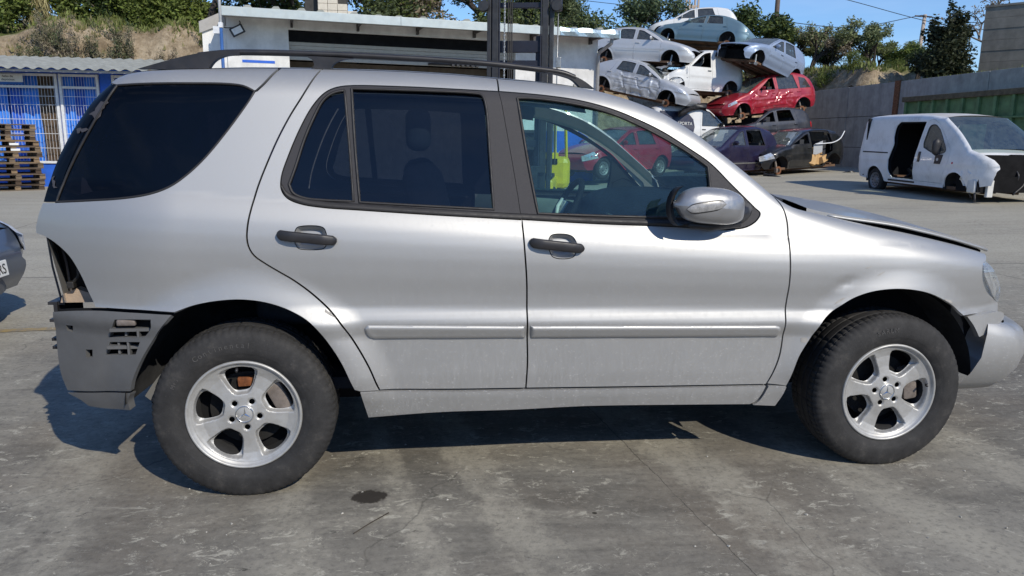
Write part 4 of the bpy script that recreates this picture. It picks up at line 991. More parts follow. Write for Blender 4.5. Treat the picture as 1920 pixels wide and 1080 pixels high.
# ---- near headlight built on the wing outline
def SHL(x, z): return S(x, z) + .004 - .02 * np.sin(np.clip((np.asarray(z) - .73) / .20, 0, 1) * math.pi)
hl = panel('headlight', [LP['headlight']], SHL, M_lens, suv, step=.012, org=SUVO, edge=.02)
panel('reflector', [LP['headlight']], lambda x, z: S(x, z) + .03, M_chrome, hl, step=.03, org=SUVO, edge=0)
g = G(); rows = []
for i in range(7):
    z = .735 + .19 * i / 6; row = []
    for k in range(8):
        t = k / 7; x = 3.43 - .10 * (i / 6) + .17 * t ** .8 ; y = .19 + .40 * t
        row.append(rel((x - .015, y, z)))
    rows.append(row)
g.grid(rows); g.obj('lamp_front', M_lens, hl, True)

# ---- front bumper: swept round the corner
def bumper_path(t):
    P_ = [(3.28, .040), (3.38, .042), (3.48, .062), (3.575, .13), (3.65, .26), (3.715, .46), (3.76, .70), (3.77, .92)]
    C_ = crom(P_, 8); n = len(C_) - 1; f = t * n; i = min(int(f), n - 1); u = f - i
    return C_[i][0] * (1 - u) + C_[i + 1][0] * u, C_[i][1] * (1 - u) + C_[i + 1][1] * u
BPROF = [(.000, .310, -.16), (.004, .312, -.11), (.0, .36, -.06), (.0, .42, -.022), (.0, .50, .0), (.0, .56, -.006), (.0, .60, -.022), (.0, .622, -.05), (.0, .628, -.10)]
def bsec(t):
    x, y = bumper_path(t); x2, y2 = bumper_path(min(1, t + .01)); x1, y1 = bumper_path(max(0, t - .01))
    tx, ty = x2 - x1, y2 - y1; L = math.hypot(tx, ty); nx, ny = ty / L, -tx / L; row = []
    for d, z, o in BPROF:
        zz = z
        if t < .32:                       # the side edge leans back: cut along the wheel arch
            k = (.32 - t) / .32
            zz = z + (.05 * k if z > .55 else 0)
        xx = x + nx * o; 
        xx += (.32 - t) / .32 * (-.07 + .30 * (z - .30)) * (1 if t < .32 else 0)
        row.append((xx, y + ny * o, zz))
    return row
ts = list(np.linspace(0, 1, 44))
rows = [[Vector(rel(p)) for p in bsec(t)] for t in ts]
rows += [[Vector(rel(mir(p))) for p in bsec(t)] for t in ts[::-1][1:]]
g = G(); g.grid(rows, flip=True); g.obj('front_bumper', M_silver, suv, auto=50)
panel('wing_bracket', [loop_of([[(3.19, .690), (3.35, .708)], [(3.35, .708), (3.39, .698), (3.40, .676), (3.33, .622), (3.26, .594)], [(3.26, .594), (3.225, .650), (3.19, .690)]])], lambda x, z: .058 + .35 * np.clip(x - 3.26, 0, 1) ** 1.3 + .05 * (z - .6), M_silver, suv, step=.02, org=SUVO, edge=.03)

# ---- rear bumper remains, tail, lamp opening
rb = shell('rear_bumper', ['rbumper', 'vent1', 'vent2', 'hole1', 'hole2'], M_bumper, step=.02, off=.0, edge=.02)
shell('bumper_backing', ['rbumper'], M_dark, step=.06, off=.05, edge=0)
for _far in (None, YC): panel('bumper_lip', [LP['rlip']], lambda x, z: S(x, .50 + 0 * z) + .012 + 1.1 * np.clip(.44 - z, 0, 1) ** 1.6, M_bumper, suv, step=.02, org=SUVO, edge=.03, mirror=_far)
for key in ('vent1', 'vent2'):
    a = np.array(LP[key]); x0, z0 = a.min(0); x1, z1 = a.max(0)
    for zz in ((z0 + (z1 - z0) * .42,) if key == 'vent1' else (z0 + (z1 - z0) * .55,)):
        g = G(); g.box(x0 + .012 - 1.4, x1 - .012 - 1.4, float(S((x0 + x1) / 2, zz)) + .004 - .92, float(S((x0 + x1) / 2, zz)) + .035 - .92, zz - .006, zz + .006); g.obj('vent_slat', M_bumper, rb)
    for q in (.36, .66):
        xx = x0 + (x1 - x0) * q; g = G(); g.box(xx - .004 - 1.4, xx + .004 - 1.4, float(S(xx, z0)) + .008 - .92, float(S(xx, z0)) + .035 - .92, z0 + .004, z0 + (z1 - z0) * (.42 if key == 'vent1' else .98)); g.obj('vent_slat', M_bumper, rb)
g = G(); g.box(-.455 - 1.4, -.385 - 1.4, float(S(-.42, .74)) + .0 - .92, float(S(-.42, .74)) + .02 - .92, .728, .752, bev=.005); g.obj('parking_sensor', M_caliper, rb, True)
# broken bumper ribs at the tail
g = G()
for z in (.772, .70, .62, .585):
    g.box(-.80 - 1.4, -.735 - 1.4, .27 - .92, .40 - .92, z - .006, z + .006)
g.box(-.775 - 1.4, -.76 - 1.4, .26 - .92, .5 - .92, .56, .78); g.obj('bumper_ribs', M_black, suv)
# tailgate and rear sheet
g = G(); rows = []
for z in (1.17, 1.1, 1.05): 
    pass
def tail_x(z): return float(np.interp(z, [.44, .80, 1.05, 1.10, 1.19, 1.30, 1.41, 1.516, 1.60, 1.66, 1.70], [-.73, -.735, -.775, -.775, -.735, -.70, -.65, -.585, -.53, -.49, -.47]))
def trow(z, n=13):
    x = tail_x(z) + .035; y0 = float(S(x + .02, z)) + .004; row = []
    for k in range(n):
        t = k / (n - 1); row.append(Vector(rel((x + .02 - .12 * (1 - (2 * t - 1) ** 2), y0 + (2 * YC - 2 * y0) * t, z))))
    return row
g = G(); g.grid([trow(z) for z in np.linspace(.80, 1.19, 9)], flip=True); tg = g.obj('tailgate', M_silver, suv, True)
g = G(); g.grid([trow(z) for z in np.linspace(1.19, 1.62, 12)], flip=True); g.obj('rear_window', M_qtint, tg, True)
g = G(); g.grid([trow(z) for z in np.linspace(1.62, 1.70, 3)] , flip=True); g.obj('tailgate_header', M_silver, tg, True)
# lamp opening: painted box, floor tray, brackets, loose plug
LB = loop_of([[(-.80, 1.075), (-.74, .93), (-.735, .79)], [(-.735, .79), (-.53, .79)], [(-.53, .79), (-.56, .90), (-.62, 1.02), (-.70, 1.07), (-.80, 1.075)]])
panel('lamp_housing', [LB], lambda x, z: S(x, z) + .115, M_dark, suv, step=.05, org=SUVO, edge=0)
g = G(); g.prism([(-.715, .792), (-.54, .792), (-.57, .82), (-.655, .848), (-.705, .825)], .19, .34)
lamp_t = mesh('lamp_tray', [rel(v) for v in g.v], g.f, M_beige, suv)
g = G(); g.tube([rel(p) for p in ((-.728, .26, 1.05), (-.705, .255, .94), (-.695, .25, .80))], .005, 6); g.tube([rel(p) for p in ((-.765, .25, 1.06), (-.755, .245, .93), (-.737, .25, .79))], .004, 6)
g.box(-.700 - 1.4, -.680 - 1.4, .30 - .92, .32 - .92, .80, 1.03); g.obj('lamp_bracket', M_trim, suv)
g = G(); g.tube([rel(p) for p in crom([(-.60, .20, .965), (-.625, .17, .945), (-.628, .165, .905), (-.645, .17, .885), (-.655, .17, .872)], 5)], .006, 6)
g.box(-.672 - 1.4, -.645 - 1.4, .155 - .92, .185 - .92, .855, .882, bev=.004); g.obj('lamp_plug', M_wire, suv)
# exhaust strap hanging behind the wheel
g = G(); pts = crom([(-.42, .22, .36), (-.38, .24, .42), (-.33, .26, .475), (-.25, .30, .53)], 5)
g.grid([[rel((p[0] - .018, p[1], p[2] + .02)) for p in pts], [rel((p[0] + .018, p[1] + .01, p[2] - .02)) for p in pts]]); g.obj('arch_strap', M_bumper, suv, True)

# ---- inner structure that closes the gaps and arches
def arcpts(c, a0, a1, r, n=20): return [(c[0] + r * math.cos(math.radians(a0 + (a1 - a0) * k / n)), c[1] + r * math.sin(math.radians(a0 + (a1 - a0) * k / n))) for k in range(n + 1)]
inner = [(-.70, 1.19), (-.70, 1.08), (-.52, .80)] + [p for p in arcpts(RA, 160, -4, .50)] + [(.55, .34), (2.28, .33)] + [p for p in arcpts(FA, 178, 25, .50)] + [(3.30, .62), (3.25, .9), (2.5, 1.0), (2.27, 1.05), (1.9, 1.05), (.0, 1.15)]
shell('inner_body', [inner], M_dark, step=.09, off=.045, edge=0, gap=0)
# roof rail and pillar inner trims in light cloth
def inner_strip(name, pts, wd, mat, off=.05):
    for far in (False, True):
        A = []; B = []
        for x, z in pts:
            y = float(S(x, z)) + off
            A.append(rel((x, 2 * YC - y if far else y, z))); y2 = float(S(x, z - wd)) + off
            B.append(rel((x + .02, 2 * YC - y2 if far else y2, z - wd)))
        g = G(); g.grid([A, B], flip=far); g.obj(name, mat, suv, True)
inner_strip('roof_lining_side', [(x, ztop(x) - .025) for x in np.linspace(-.45, 1.4, 14)], .085, M_int_grey)
inner_strip('pillar_trim', [(x, ztop(x) - .02) for x in np.linspace(1.36, 2.2, 10)], .075, M_int_grey, .035)
for far in (False, True):
    g = G()
    for x0_, x1_ in ((1.02, 1.10),):
        rows = []
        for z in np.linspace(1.12, 1.62, 6):
            xa = 1.145 - (z - 1.12) * .20; y = float(S(xa, z)) + .045; 
            rows.append([rel((xa - .06, 2 * YC - y if far else y, z)), rel((xa + .04, 2 * YC - y if far else y, z))])
        g.grid(rows)
    g.obj('pillar_cover', M_int_dark, suv, True)
g = G(); g.grid([cross(x, 9, .02, dz=-.045, inn=.04) for x in np.linspace(-.45, 1.36, 16)]); g.obj('roof_lining', M_int_grey, suv, True)
for c in (RA, FA):
    for far in (False, True):
        g = G(); M_ = Matrix.Translation((c[0] - SUVO[0], 0, c[1] - SUVO[2]))
        y0, y1 = (.055 if c is RA else .10, .42)
        if far: y0, y1 = 2 * YC - y0, 2 * YC - y1
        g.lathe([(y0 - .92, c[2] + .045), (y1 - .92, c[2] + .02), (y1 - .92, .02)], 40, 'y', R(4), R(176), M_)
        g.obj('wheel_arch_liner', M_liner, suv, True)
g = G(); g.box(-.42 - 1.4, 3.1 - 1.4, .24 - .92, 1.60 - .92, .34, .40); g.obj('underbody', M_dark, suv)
g = G(); g.box(.05 - 1.4, 2.2 - 1.4, .12 - .92, 1.72 - .92, .42, .47); g.obj('cabin_floor', M_int_dark, suv)
g = G()
for x in (0., 2.82): g.tube([rel((x, .12, .36)), rel((x, 1.72, .36))], .035, 8)
g.tube([rel((-.3, .5, .30)), rel((2.5, .5, .30))], .03, 8); g.obj('axles', M_liner, suv)

# ---- roof rails
for far in (False, True):
    pts = [(-.165, .345, 1.772), (-.05, .343, 1.786), (.105, .34, 1.790), (.532, .338, 1.787), (.976, .336, 1.772), (1.20, .335, 1.755), (1.334, .335, 1.740), (1.39, .335, 1.722)]
    g = G(); C_ = crom(pts, 6); rows = []
    for i, p in enumerate(C_):
        ring = []
        for k in range(10):
            a = 2 * math.pi * k / 10; q = (p[0], p[1] + .017 * math.cos(a), p[2] + .0125 * math.sin(a)); ring.append(rel(mir(q) if far else q))
        ring.append(ring[0]); rows.append(ring)
    g.grid(rows, flip=far); rail = g.obj('roof_rail', M_black, suv, True)
    def fin(poly, w0=.322, w1=.362):
        g = G(); g.prism(poly, w0, w1); v = [rel(mir(q)) if far else rel(q) for q in g.v]
        bmv = mesh('rail_foot', v, g.f, M_black, rail)
    up = crom([(-.395, 1.713), (-.30, 1.742), (-.20, 1.770), (-.10, 1.789), (.0, 1.7935)], 5); dn = crom([(.0, 1.778), (-.055, 1.772), (-.098, 1.752), (-.128, 1.715)], 5)
    fin(up + dn)
    fin(crom([(.26, 1.780), (.285, 1.765), (.292, 1.745), (.275, 1.725)], 4) + crom([(.355, 1.722), (.372, 1.752), (.41, 1.770), (.45, 1.776)], 4))
    fin(crom([(1.25, 1.757), (1.34, 1.742), (1.42, 1.712), (1.475, 1.676)], 4) + crom([(1.41, 1.682), (1.375, 1.712), (1.33, 1.727), (1.25, 1.742)], 4))

# ---- door mirrors
def door_mirror(far):
    g = G(); rows = []; n = 22
    for i in range(n + 1):
        t = i / n; x = 1.725 + .312 * t
        h = .078 * (1 - abs(2 * t - 1.08) ** 3.0) ** .5 if abs(2 * t - 1.08) < 1 else .012
        h = max(h, .010); zc = 1.206 - .022 * t + .004 * math.sin(t * 3)
        dpt = .066 * (max(0., 1 - abs(2 * t - 1.0) ** 2.6)) ** .5 + .010
        ring = []
        for k in range(20):
            a = 2 * math.pi * k / 20; c, s_ = math.cos(a), math.sin(a)
            yy = -.036 + .02 * t - dpt * math.copysign(abs(c) ** .85, c) * (1.0 if c > 0 else .45); zz = zc + h * math.copysign(abs(s_) ** .75, s_) * (1. if s_ > 0 else .92)
            ring.append(rel(mir((x, yy, zz)) if far else (x, yy, zz)))
        ring.append(ring[0]); rows.append(ring)
    g.grid(rows, flip=not far); m = g.obj('door_mirror', M_mirror_paint, suv, True)
    def P_(p): return rel(mir(p) if far else p)
    # dark rim behind the shell and foot on the door
    g = G(); rows = []
    for i in range(13):
        a = math.pi * i / 12 - math.pi / 2; q = (1.722 + .04 - .05 * math.cos(a), -.028, 1.200 + .080 * math.sin(a)); rows.append([P_((q[0], -.05, q[2])), P_((q[0] - .012, -.028, q[2])), P_((q[0] + .03, .0, q[2]))])
    g.grid(rows); g.obj('mirror_rim', M_black, m, True)
    g = G(); g.tube([P_(p) for p in ((1.95, -.04, 1.155), (2.0, -.01, 1.155), (2.05, .03, 1.165), (2.08, .08, 1.175))], [.02, .028, .035, .04], 10)
    g.tube([P_(p) for p in ((1.80, -.03, 1.124), (1.90, .0, 1.112), (2.05, .05, 1.122))], [.010, .018, .02], 8); g.obj('mirror_foot', M_black, m, True)
    # indicator lens in the shell
    g = G(); rows = []
    for i in range(11):
        t = i / 10; x = 1.765 + .160 * t; hh = .0175 * math.sqrt(max(.02, 1 - (2 * t - 1) ** 4)); zc = 1.192 + .022 * t; row = []
        for k in range(5):
            u = k / 4 * 2 - 1; tt = (x - 1.725) / .312
            dpt = .066 * (max(0., 1 - abs(2 * tt - 1.0) ** 2.6)) ** .5 + .010
            row.append(P_((x, -.036 + .02 * tt - dpt * (1 - .06 * u * u) - .0065, zc + hh * u)))
        rows.append(row)
    g2 = G(); cc = [r_[2] for r_ in rows]; g2.grid([[Vector(c_) + (Vector(p_) - Vector(c_)) * 1.28 + Vector((0, (.0018 if not far else -.0018), 0)) for p_ in r_] for r_, c_ in zip(rows, cc)], flip=not far); g2.obj('lens_seat', M_black, m, True)
    g.grid(rows, flip=not far); g.obj('indicator_lens', simple('indicator_lens', (.30, .295, .29), .25, .0, .35, 60) if not far else bpy.data.materials['indicator_lens'], m, True)
door_mirror(False)
# dark mounting plate of the near mirror, and the sail panel line
for far in (False, True):
    L = loop_of([[(1.965, 1.20), (2.03, 1.225), (2.09, 1.20), (2.115, 1.165), (2.10, 1.135), (2.05, 1.113), (1.96, 1.105)], [(1.96, 1.105), (1.965, 1.20)]])
    panel('mirror_plate', [L], lambda x, z: S(x, z) - .004, M_liner, fdoor if not far else FAR[fdoor], step=.02, org=SUVO, edge=.012, mirror=YC if far else None)

# ---- cabin: dashboard, wheel, seats
def smooth_box(name, x0, x1, y0, y1, z0, z1, mat, parent, bev=.05, M=None, taper=0.):
    bm = bmesh.new(); bmesh.ops.create_cube(bm, size=1)
    for v in bm.verts:
        tz = v.co.z + .5
        v.co = Vector(((x0 + x1) / 2 + v.co.x * (x1 - x0), (y0 + y1) / 2 + v.co.y * (y1 - y0) * (1 - taper * tz), (z0 + z1) / 2 + v.co.z * (z1 - z0)))
    bmesh.ops.bevel(bm, geom=list(bm.edges), offset=min(bev, .45 * min(abs(x1 - x0), abs(y1 - y0), abs(z1 - z0))), segments=4, affect='EDGES', profile=.5)
    if M is not None: bmesh.ops.transform(bm, matrix=M, verts=bm.verts)
    for v in bm.verts: v.co -= Vo
    me = bpy.data.meshes.new(name); bm.to_mesh(me); bm.free(); me.materials.append(mat)
    me.polygons.foreach_set('use_smooth', [True] * len(me.polygons)); me.update()
    return link(name, me, parent)
g = G(); rows = []
for y in np.linspace(.16, 1.68, 15):
    bin_ = 1 + .0 * math.exp(-((y - 1.28) / .22) ** 2)
    rows.append([rel(p) for p in crom([(2.30, y, 1.17), (2.05, y, 1.175), (1.86, y, 1.155 + .06 * (bin_ - 1)), (1.74, y, 1.09 + .1 * (bin_ - 1)), (1.71, y, .98), (1.78, y, .80), (1.95, y, .62)], 4)])
g.grid(rows, flip=True); dash = g.obj('dashboard', M_int_dark, suv, True)
g = G()
for i, yy in enumerate((.30, .37, .86, .93)): g.box(1.724 - 1.4, 1.742 - 1.4, yy - .92, yy + .055 - .92, 1.02, 1.075)
g.obj('dash_vents', M_int_grey, dash)
# steering wheel on the far side, airbag pad missing
sw = node('steering_wheel', suv, rel((1.56, 1.30, 1.06)), (0, R(-62), 0))
g = G(); g.tube([(.19 * math.cos(a), .19 * math.sin(a), 0) for a in np.linspace(0, 2 * math.pi, 37)], .018, 10, cap=False); g.obj('rim', M_int_dark, sw, True)
g = G(); g.box(-.06, .06, -.075, .075, -.05, .01, bev=.02)
for a in (90, 180, 270): g.tube([(.05 * math.cos(R(a)), .05 * math.sin(R(a)), -.02), (.19 * math.cos(R(a)), .19 * math.sin(R(a)), 0)], .016, 6)
g.obj('hub', M_int_dark, sw, True)
g = G(); g.box(-.045, .05, -.05, .05, .01, .03, bev=.01); g.tube([(.05, .05, .03), (.0, .0, .045), (-.06, -.04, .03), (-.09, .02, .01)], .012, 6); g.obj('airbag_remains', M_white_plate, sw, True)
for yc, nm in ((.50, 'seat'), (1.34, 'seat')):
    st = smooth_box('seat', .95, 1.50, yc - .26, yc + .26, .62, .80, M_seat, suv, .07)
    smooth_box('backrest', .78, .96, yc - .25, yc + .25, .72, 1.36, M_seat, st, .07, Matrix.Translation((.87, 0, .72)) @ Matrix.Rotation(R(-14), 4, 'Y') @ Matrix.Translation((-.87, 0, -.72)), .15)
    smooth_box('headrest', .66, .77, yc - .13, yc + .13, 1.40, 1.585, M_int_grey, st, .045)
sb = smooth_box('rear_bench', .0, .50, .30, 1.54, .64, .82, M_seat, suv, .07)
smooth_box('backrest', -.18, .0, .30, 1.54, .75, 1.24, M_seat, sb, .07, Matrix.Translation((-.1, 0, .75)) @ Matrix.Rotation(R(-16), 4, 'Y') @ Matrix.Translation((.1, 0, -.75)))
for yc in (.55, 1.30): smooth_box('headrest', -.30, -.20, yc - .13, yc + .13, 1.26, 1.40, M_seat, sb, .04)
# far door inner trims seen through the front window
for far in (True, False):
    g = G(); rows = []
    for x in np.linspace(1.08, 2.12, 10):
        zb = belt(x) - .025; row = []
        for z in (zb, zb - .02, zb - .10, .75, .45):
            y = float(S(x, z)) + (.035 if z == zb else .075); row.append(rel((x, 2 * YC - y if far else y, z)))
        rows.append(row)
    g.grid(rows, flip=far); g.obj('door_trim', M_int_grey if far else M_int_dark, suv, True)

# ---- wheels
def make_tyre(parent):
    prof = [(.034, .215), (.010, .224), (-.004, .232), (-.013, .250), (-.0175, .262), (-.0185, .264), (-.0195, .285), (-.017, .310), (-.011, .328), (-.0105, .331), (-.002, .345), (.008, .3535), (.020, .3585)]
    tread = []
    for a, b_ in ((.028, .062), (.070, .108), (.116, .154), (.162, .196)):
        tread += [(a, .3525), (a + .001, .361 - .002 * abs(a - .11) / .08), ((a + b_) / 2, .3625), (b_ - .001, .361 - .002 * abs(b_ - .11) / .08), (b_, .3525)]
    back = [(.226 - o - .002, r) for o, r in prof[::-1]]
    P_ = prof + tread + back
    nb = 78; sub = 4; n = nb * sub; V = []; F = []
    for i, (o, r) in enumerate(P_):
        for k in range(n):
            q = 2 * math.pi * k / n; rr = r; ph = k % sub
            if .340 < r and (o < .064 or o > .160) and ph == 0: rr = min(r, r - .0045 * min(1, (r - .340) / .012))
            if .3545 < r and .064 <= o <= .160 and (k // 2) % 5 == 0 and ph in (0,): rr = r - .004
            if .322 < r < .347 and o < .0 and ph == 0: rr = r; 
            V.append((rr * math.cos(q), o + (.0015 if (.33 < r < .35 and ph == 0) else 0), rr * math.sin(q)))
    for i in range(len(P_) - 1):
        for k in range(n):
            k2 = (k + 1) % n; F.append((i * n + k, (i + 1) * n + k, (i + 1) * n + k2, i * n + k2))
    return V, F
TV, TF = make_tyre(None)
def squash(V, rot, zc):
    """the loaded tyre: flattened on the ground and bulging a little there"""
    out = []
    for x, y, z in V:
        c, s_ = math.cos(rot), math.sin(rot); x, z = x * c - z * s_, x * s_ + z * c
        if z < -zc + .02:
            t = min(1, (-zc + .02 - z) / .03); y = y + (-.006 if y < .1 else .006) * t
            if z < -zc + .001: z = -zc + .001
        out.append((x, y, z))
    return out
def rim_windows(rot):
    W = []
    base_ = [(.102, -16), (.114, -19.5), (.150, -20.8), (.178, -19.3), (.190, -15), (.1945, -8), (.1955, 0), (.1945, 8), (.190, 15), (.178, 19.3), (.150, 20.8), (.114, 19.5), (.102, 16), (.095, 9), (.0935, 0), (.095, -9)]
    for k in range(5):
        L = [(r * math.cos(R(rot + 72 * k + a)), r * math.sin(R(rot + 72 * k + a))) for r, a in base_]
        W.append(crom(L + [L[0]], 2)[:-1])
    return W
def circle(cx, cz, r, n=16): return [(cx + r * math.cos(2 * math.pi * k / n), cz + r * math.sin(2 * math.pi * k / n)) for k in range(n)]
def star(r, w, n=3):
    out = []
    for k in range(n):
        a = R(90 + 120 * k); out.append((r * math.cos(a), r * math.sin(a))); b_ = a + R(60); out.append((w * math.cos(b_), w * math.sin(b_)))
    return out
def make_wheel(x, rot, far, rear, lettering, spin):
    zc = .350; y = .032
    w_ = node('wheel', suv, rel((x, 2 * YC - y if far else y, zc)), (0, 0, math.pi if far else 0))
    ty = mesh('tyre', squash(TV, spin, zc), TF, M_tyre, w_, True, auto=40)
    W = rim_windows(rot); lugs = [circle(.058 * math.cos(R(rot + 36 + 72 * k)), .058 * math.sin(R(rot + 36 + 72 * k)), .0115) for k in range(5)]
    PK = []
    for k in range(5):
        L = [(.084, -15), (.094, -20.5), (.12, -24), (.16, -24.2), (.194, -23.5), (.2, -12), (.201, 0), (.2, 12), (.194, 23.5), (.16, 24.2), (.12, 24), (.094, 20.5), (.084, 15), (.081, 0)]
        L = [(r * math.cos(R(rot + 72 * k + a)), r * math.sin(R(rot + 72 * k + a))) for r, a in L]; PK.append(crom(L + [L[0]], 2)[:-1])
    def SF(X, Z):
        r = np.hypot(X, Z); y_ = np.interp(r, [0, .04, .07, .12, .17, .195, .205, .212], [.013, .013, .014, .019, .019, .012, .008, .006])
        q = np.stack([np.ravel(X), np.ravel(Z)], 1); d = np.full(len(q), 9.)
        for L in PK:
            a = np.array(L); c = a.mean(0); near = np.hypot(q[:, 0] - c[0], q[:, 1] - c[1]) < .10
            if near.any(): d[near] = np.minimum(d[near], dist_poly(L, q[near]) * np.where(inside(L, q[near]), -1, 1))
        d = d.reshape(np.shape(X)); y_ = y_ + .023 * (1 - sst(-.007, .0005, d)) + .010 * np.clip(-d - .006, 0, .02) / .02
        for L in lugs:
            c = np.array(L).mean(0); dd = np.hypot(X - c[0], Z - c[1]); y_ = y_ + .006 * (1 - sst(.010, .018, dd))
        return y_
    rim = panel('rim', [circle(0, 0, .206, 90)] + W + lugs, SF, M_alloy, w_, step=.005, edge=.012, eps=.001, extra=[q_ for L in PK for d_ in (-.0005, .003, .006, .009) for q_ in dense(inset(L, d_), .005)])
    g = G(); g.lathe([(.010, .2055), (.006, .209), (.005, .214), (-.004, .217), (-.008, .221), (-.007, .2265), (.0, .229), (.012, .229), (.02, .225), (.03, .212)], 96); g.obj('rim_lip', M_alloy, w_, True)
    g = G(); g.lathe([(.03, .212), (.034, .2), (.19, .198)], 60); g.obj('rim_barrel', M_liner, w_, True)  # barrel in black: painted shade behind the rim windows
    g = G(); g.lathe([(.009, 0.0001), (.009, .034), (.0115, .0385), (.016, .040)], 40); cap_ = g.obj('centre_cap', M_alloy, w_, auto=30)
    g = G(); tri = star(.031, .0048)
    apex = (0, .0035, 0); V_ = [apex] + [(a_, .0085, b_) for a_, b_ in tri]; mesh('cap_star', V_, [(0, 1 + i, 1 + (i + 1) % 6) for i in range(6)][::1], M_star, w_)
    g = G(); g.tube([(.0335 * math.cos(a), .0085, .0335 * math.sin(a)) for a in np.linspace(0, 2 * math.pi, 41)], .0022, 6, cap=False); g.obj('cap_ring', M_star, w_, True)
    for L in lugs: c = np.array(L).mean(0); g = G(); g.lathe([(.040, .0001), (.040, .006), (.05, .008)], 6, M=Matrix.Translation((c[0], 0, c[1]))); g.obj('wheel_bolt', M_disc, w_)
    g = G(); g.lathe([(.098, .05), (.096, .155), (.12, .155)], 60); g.lathe([(.070, .0001), (.070, .07), (.10, .08)], 30); g.obj('brake_disc', M_disc, w_, auto=40)
    g = G()
    a0 = 26 if rear else 8
    M_ = Matrix.Rotation(R(-a0), 4, 'Y')
    g.box(.105, .175, .045, .12, -.075, .075, M=M_, bev=.015); cal = g.obj('brake_caliper', M_caliper, w_, auto=40)
    if rear:
        g = G(); M2 = Matrix.Rotation(R(-93), 4, 'Y'); g.box(.095, .135, .075, .12, -.045, .03, M=M2, bev=.006); g.obj('rusty_bracket', simple('orange_rust', (.22, .075, .025), .9, 0, .5, 30, .3) if 'orange_rust' not in bpy.data.materials else bpy.data.materials['orange_rust'], w_, auto=40)
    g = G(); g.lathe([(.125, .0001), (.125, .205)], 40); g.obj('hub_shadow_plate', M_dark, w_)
    va = R(96 if rear else 8); g = G(); g.tube([(.193 * math.cos(va), .012, .193 * math.sin(va)), (.186 * math.cos(va), -.004, .186 * math.sin(va))], [.006, .0055], 8); g.obj('valve', M_black, w_, True)
    if lettering:
        for txt, mid, size, rad in lettering:
            V_ = []; F_ = []; wd = size * .72; n = len(txt)
            for i, ch in enumerate(txt):
                if ch == ' ': continue
                lv, lf = letters(ch, size, .0015)
                a = R(mid) - (i - (n - 1) / 2) * wd / rad; c, s_ = math.cos(a - math.pi / 2), math.sin(a - math.pi / 2); k = len(V_)
                for vx, vy, vz in lv:
                    vz -= size * .35; px, pz = vx, vz + rad; V_.append((px * c - pz * s_, vy - .0198, px * s_ + pz * c))
                F_ += [tuple(i_ + k for i_ in f) for f in lf]
            mesh('sidewall_lettering', V_, F_, M_tyre_letter, w_)
    return w_
M_tyre_letter = simple('tyre_letter_rubber', (.075, .072, .07), .8, 0, .3, 60)
make_wheel(0, 96, False, True, [('Continental', 104, .030, .297), ('M+S', 150, .022, .292)], R(0))
make_wheel(2.82, 66, False, False, [('SARUM', 100, .030, .297)], R(2))
make_wheel(0, 80, True, True, None, R(1)); make_wheel(2.82, 50, True, False, None, R(3))
# ------------------------------------------------------------------ the scrapped cars and vans
M_under = simple('rusty_underfloor', (.13, .075, .045), .9, 0, .5, 3, .2)
M_wglass = glass('wreck_glass', (.22, .25, .26), .3, .20, (.26, .28, .27))
M_wscreen = glass('dusty_windscreen', (.35, .42, .40), .2, .26, (.36, .40, .38), fs=.3)
M_bay = simple('engine_bay_black', (.006, .006, .006), .8, 0, .6, 6, .3, spec=.1)
M_lamp = simple('clear_lamp', (.55, .57, .60), .12, .4, .3, 12)
M_red_lamp = simple('red_lamp', (.55, .01, .015), .15, 0, .2, 12, coat=.6)
M_steelwheel = simple('steel_wheel', lin((130, 130, 132)), .55, .5, .2, 20)
M_wtyre = simple('old_tyre', (.022, .021, .021), .85, 0, .35, 10, .2)
M_card = simple('cardboard', lin((190, 155, 108)), .9, 0, .15, 8)
M_airbag = simple('bag_cloth', (.62, .62, .60), .9, 0, .1, 8, .2)

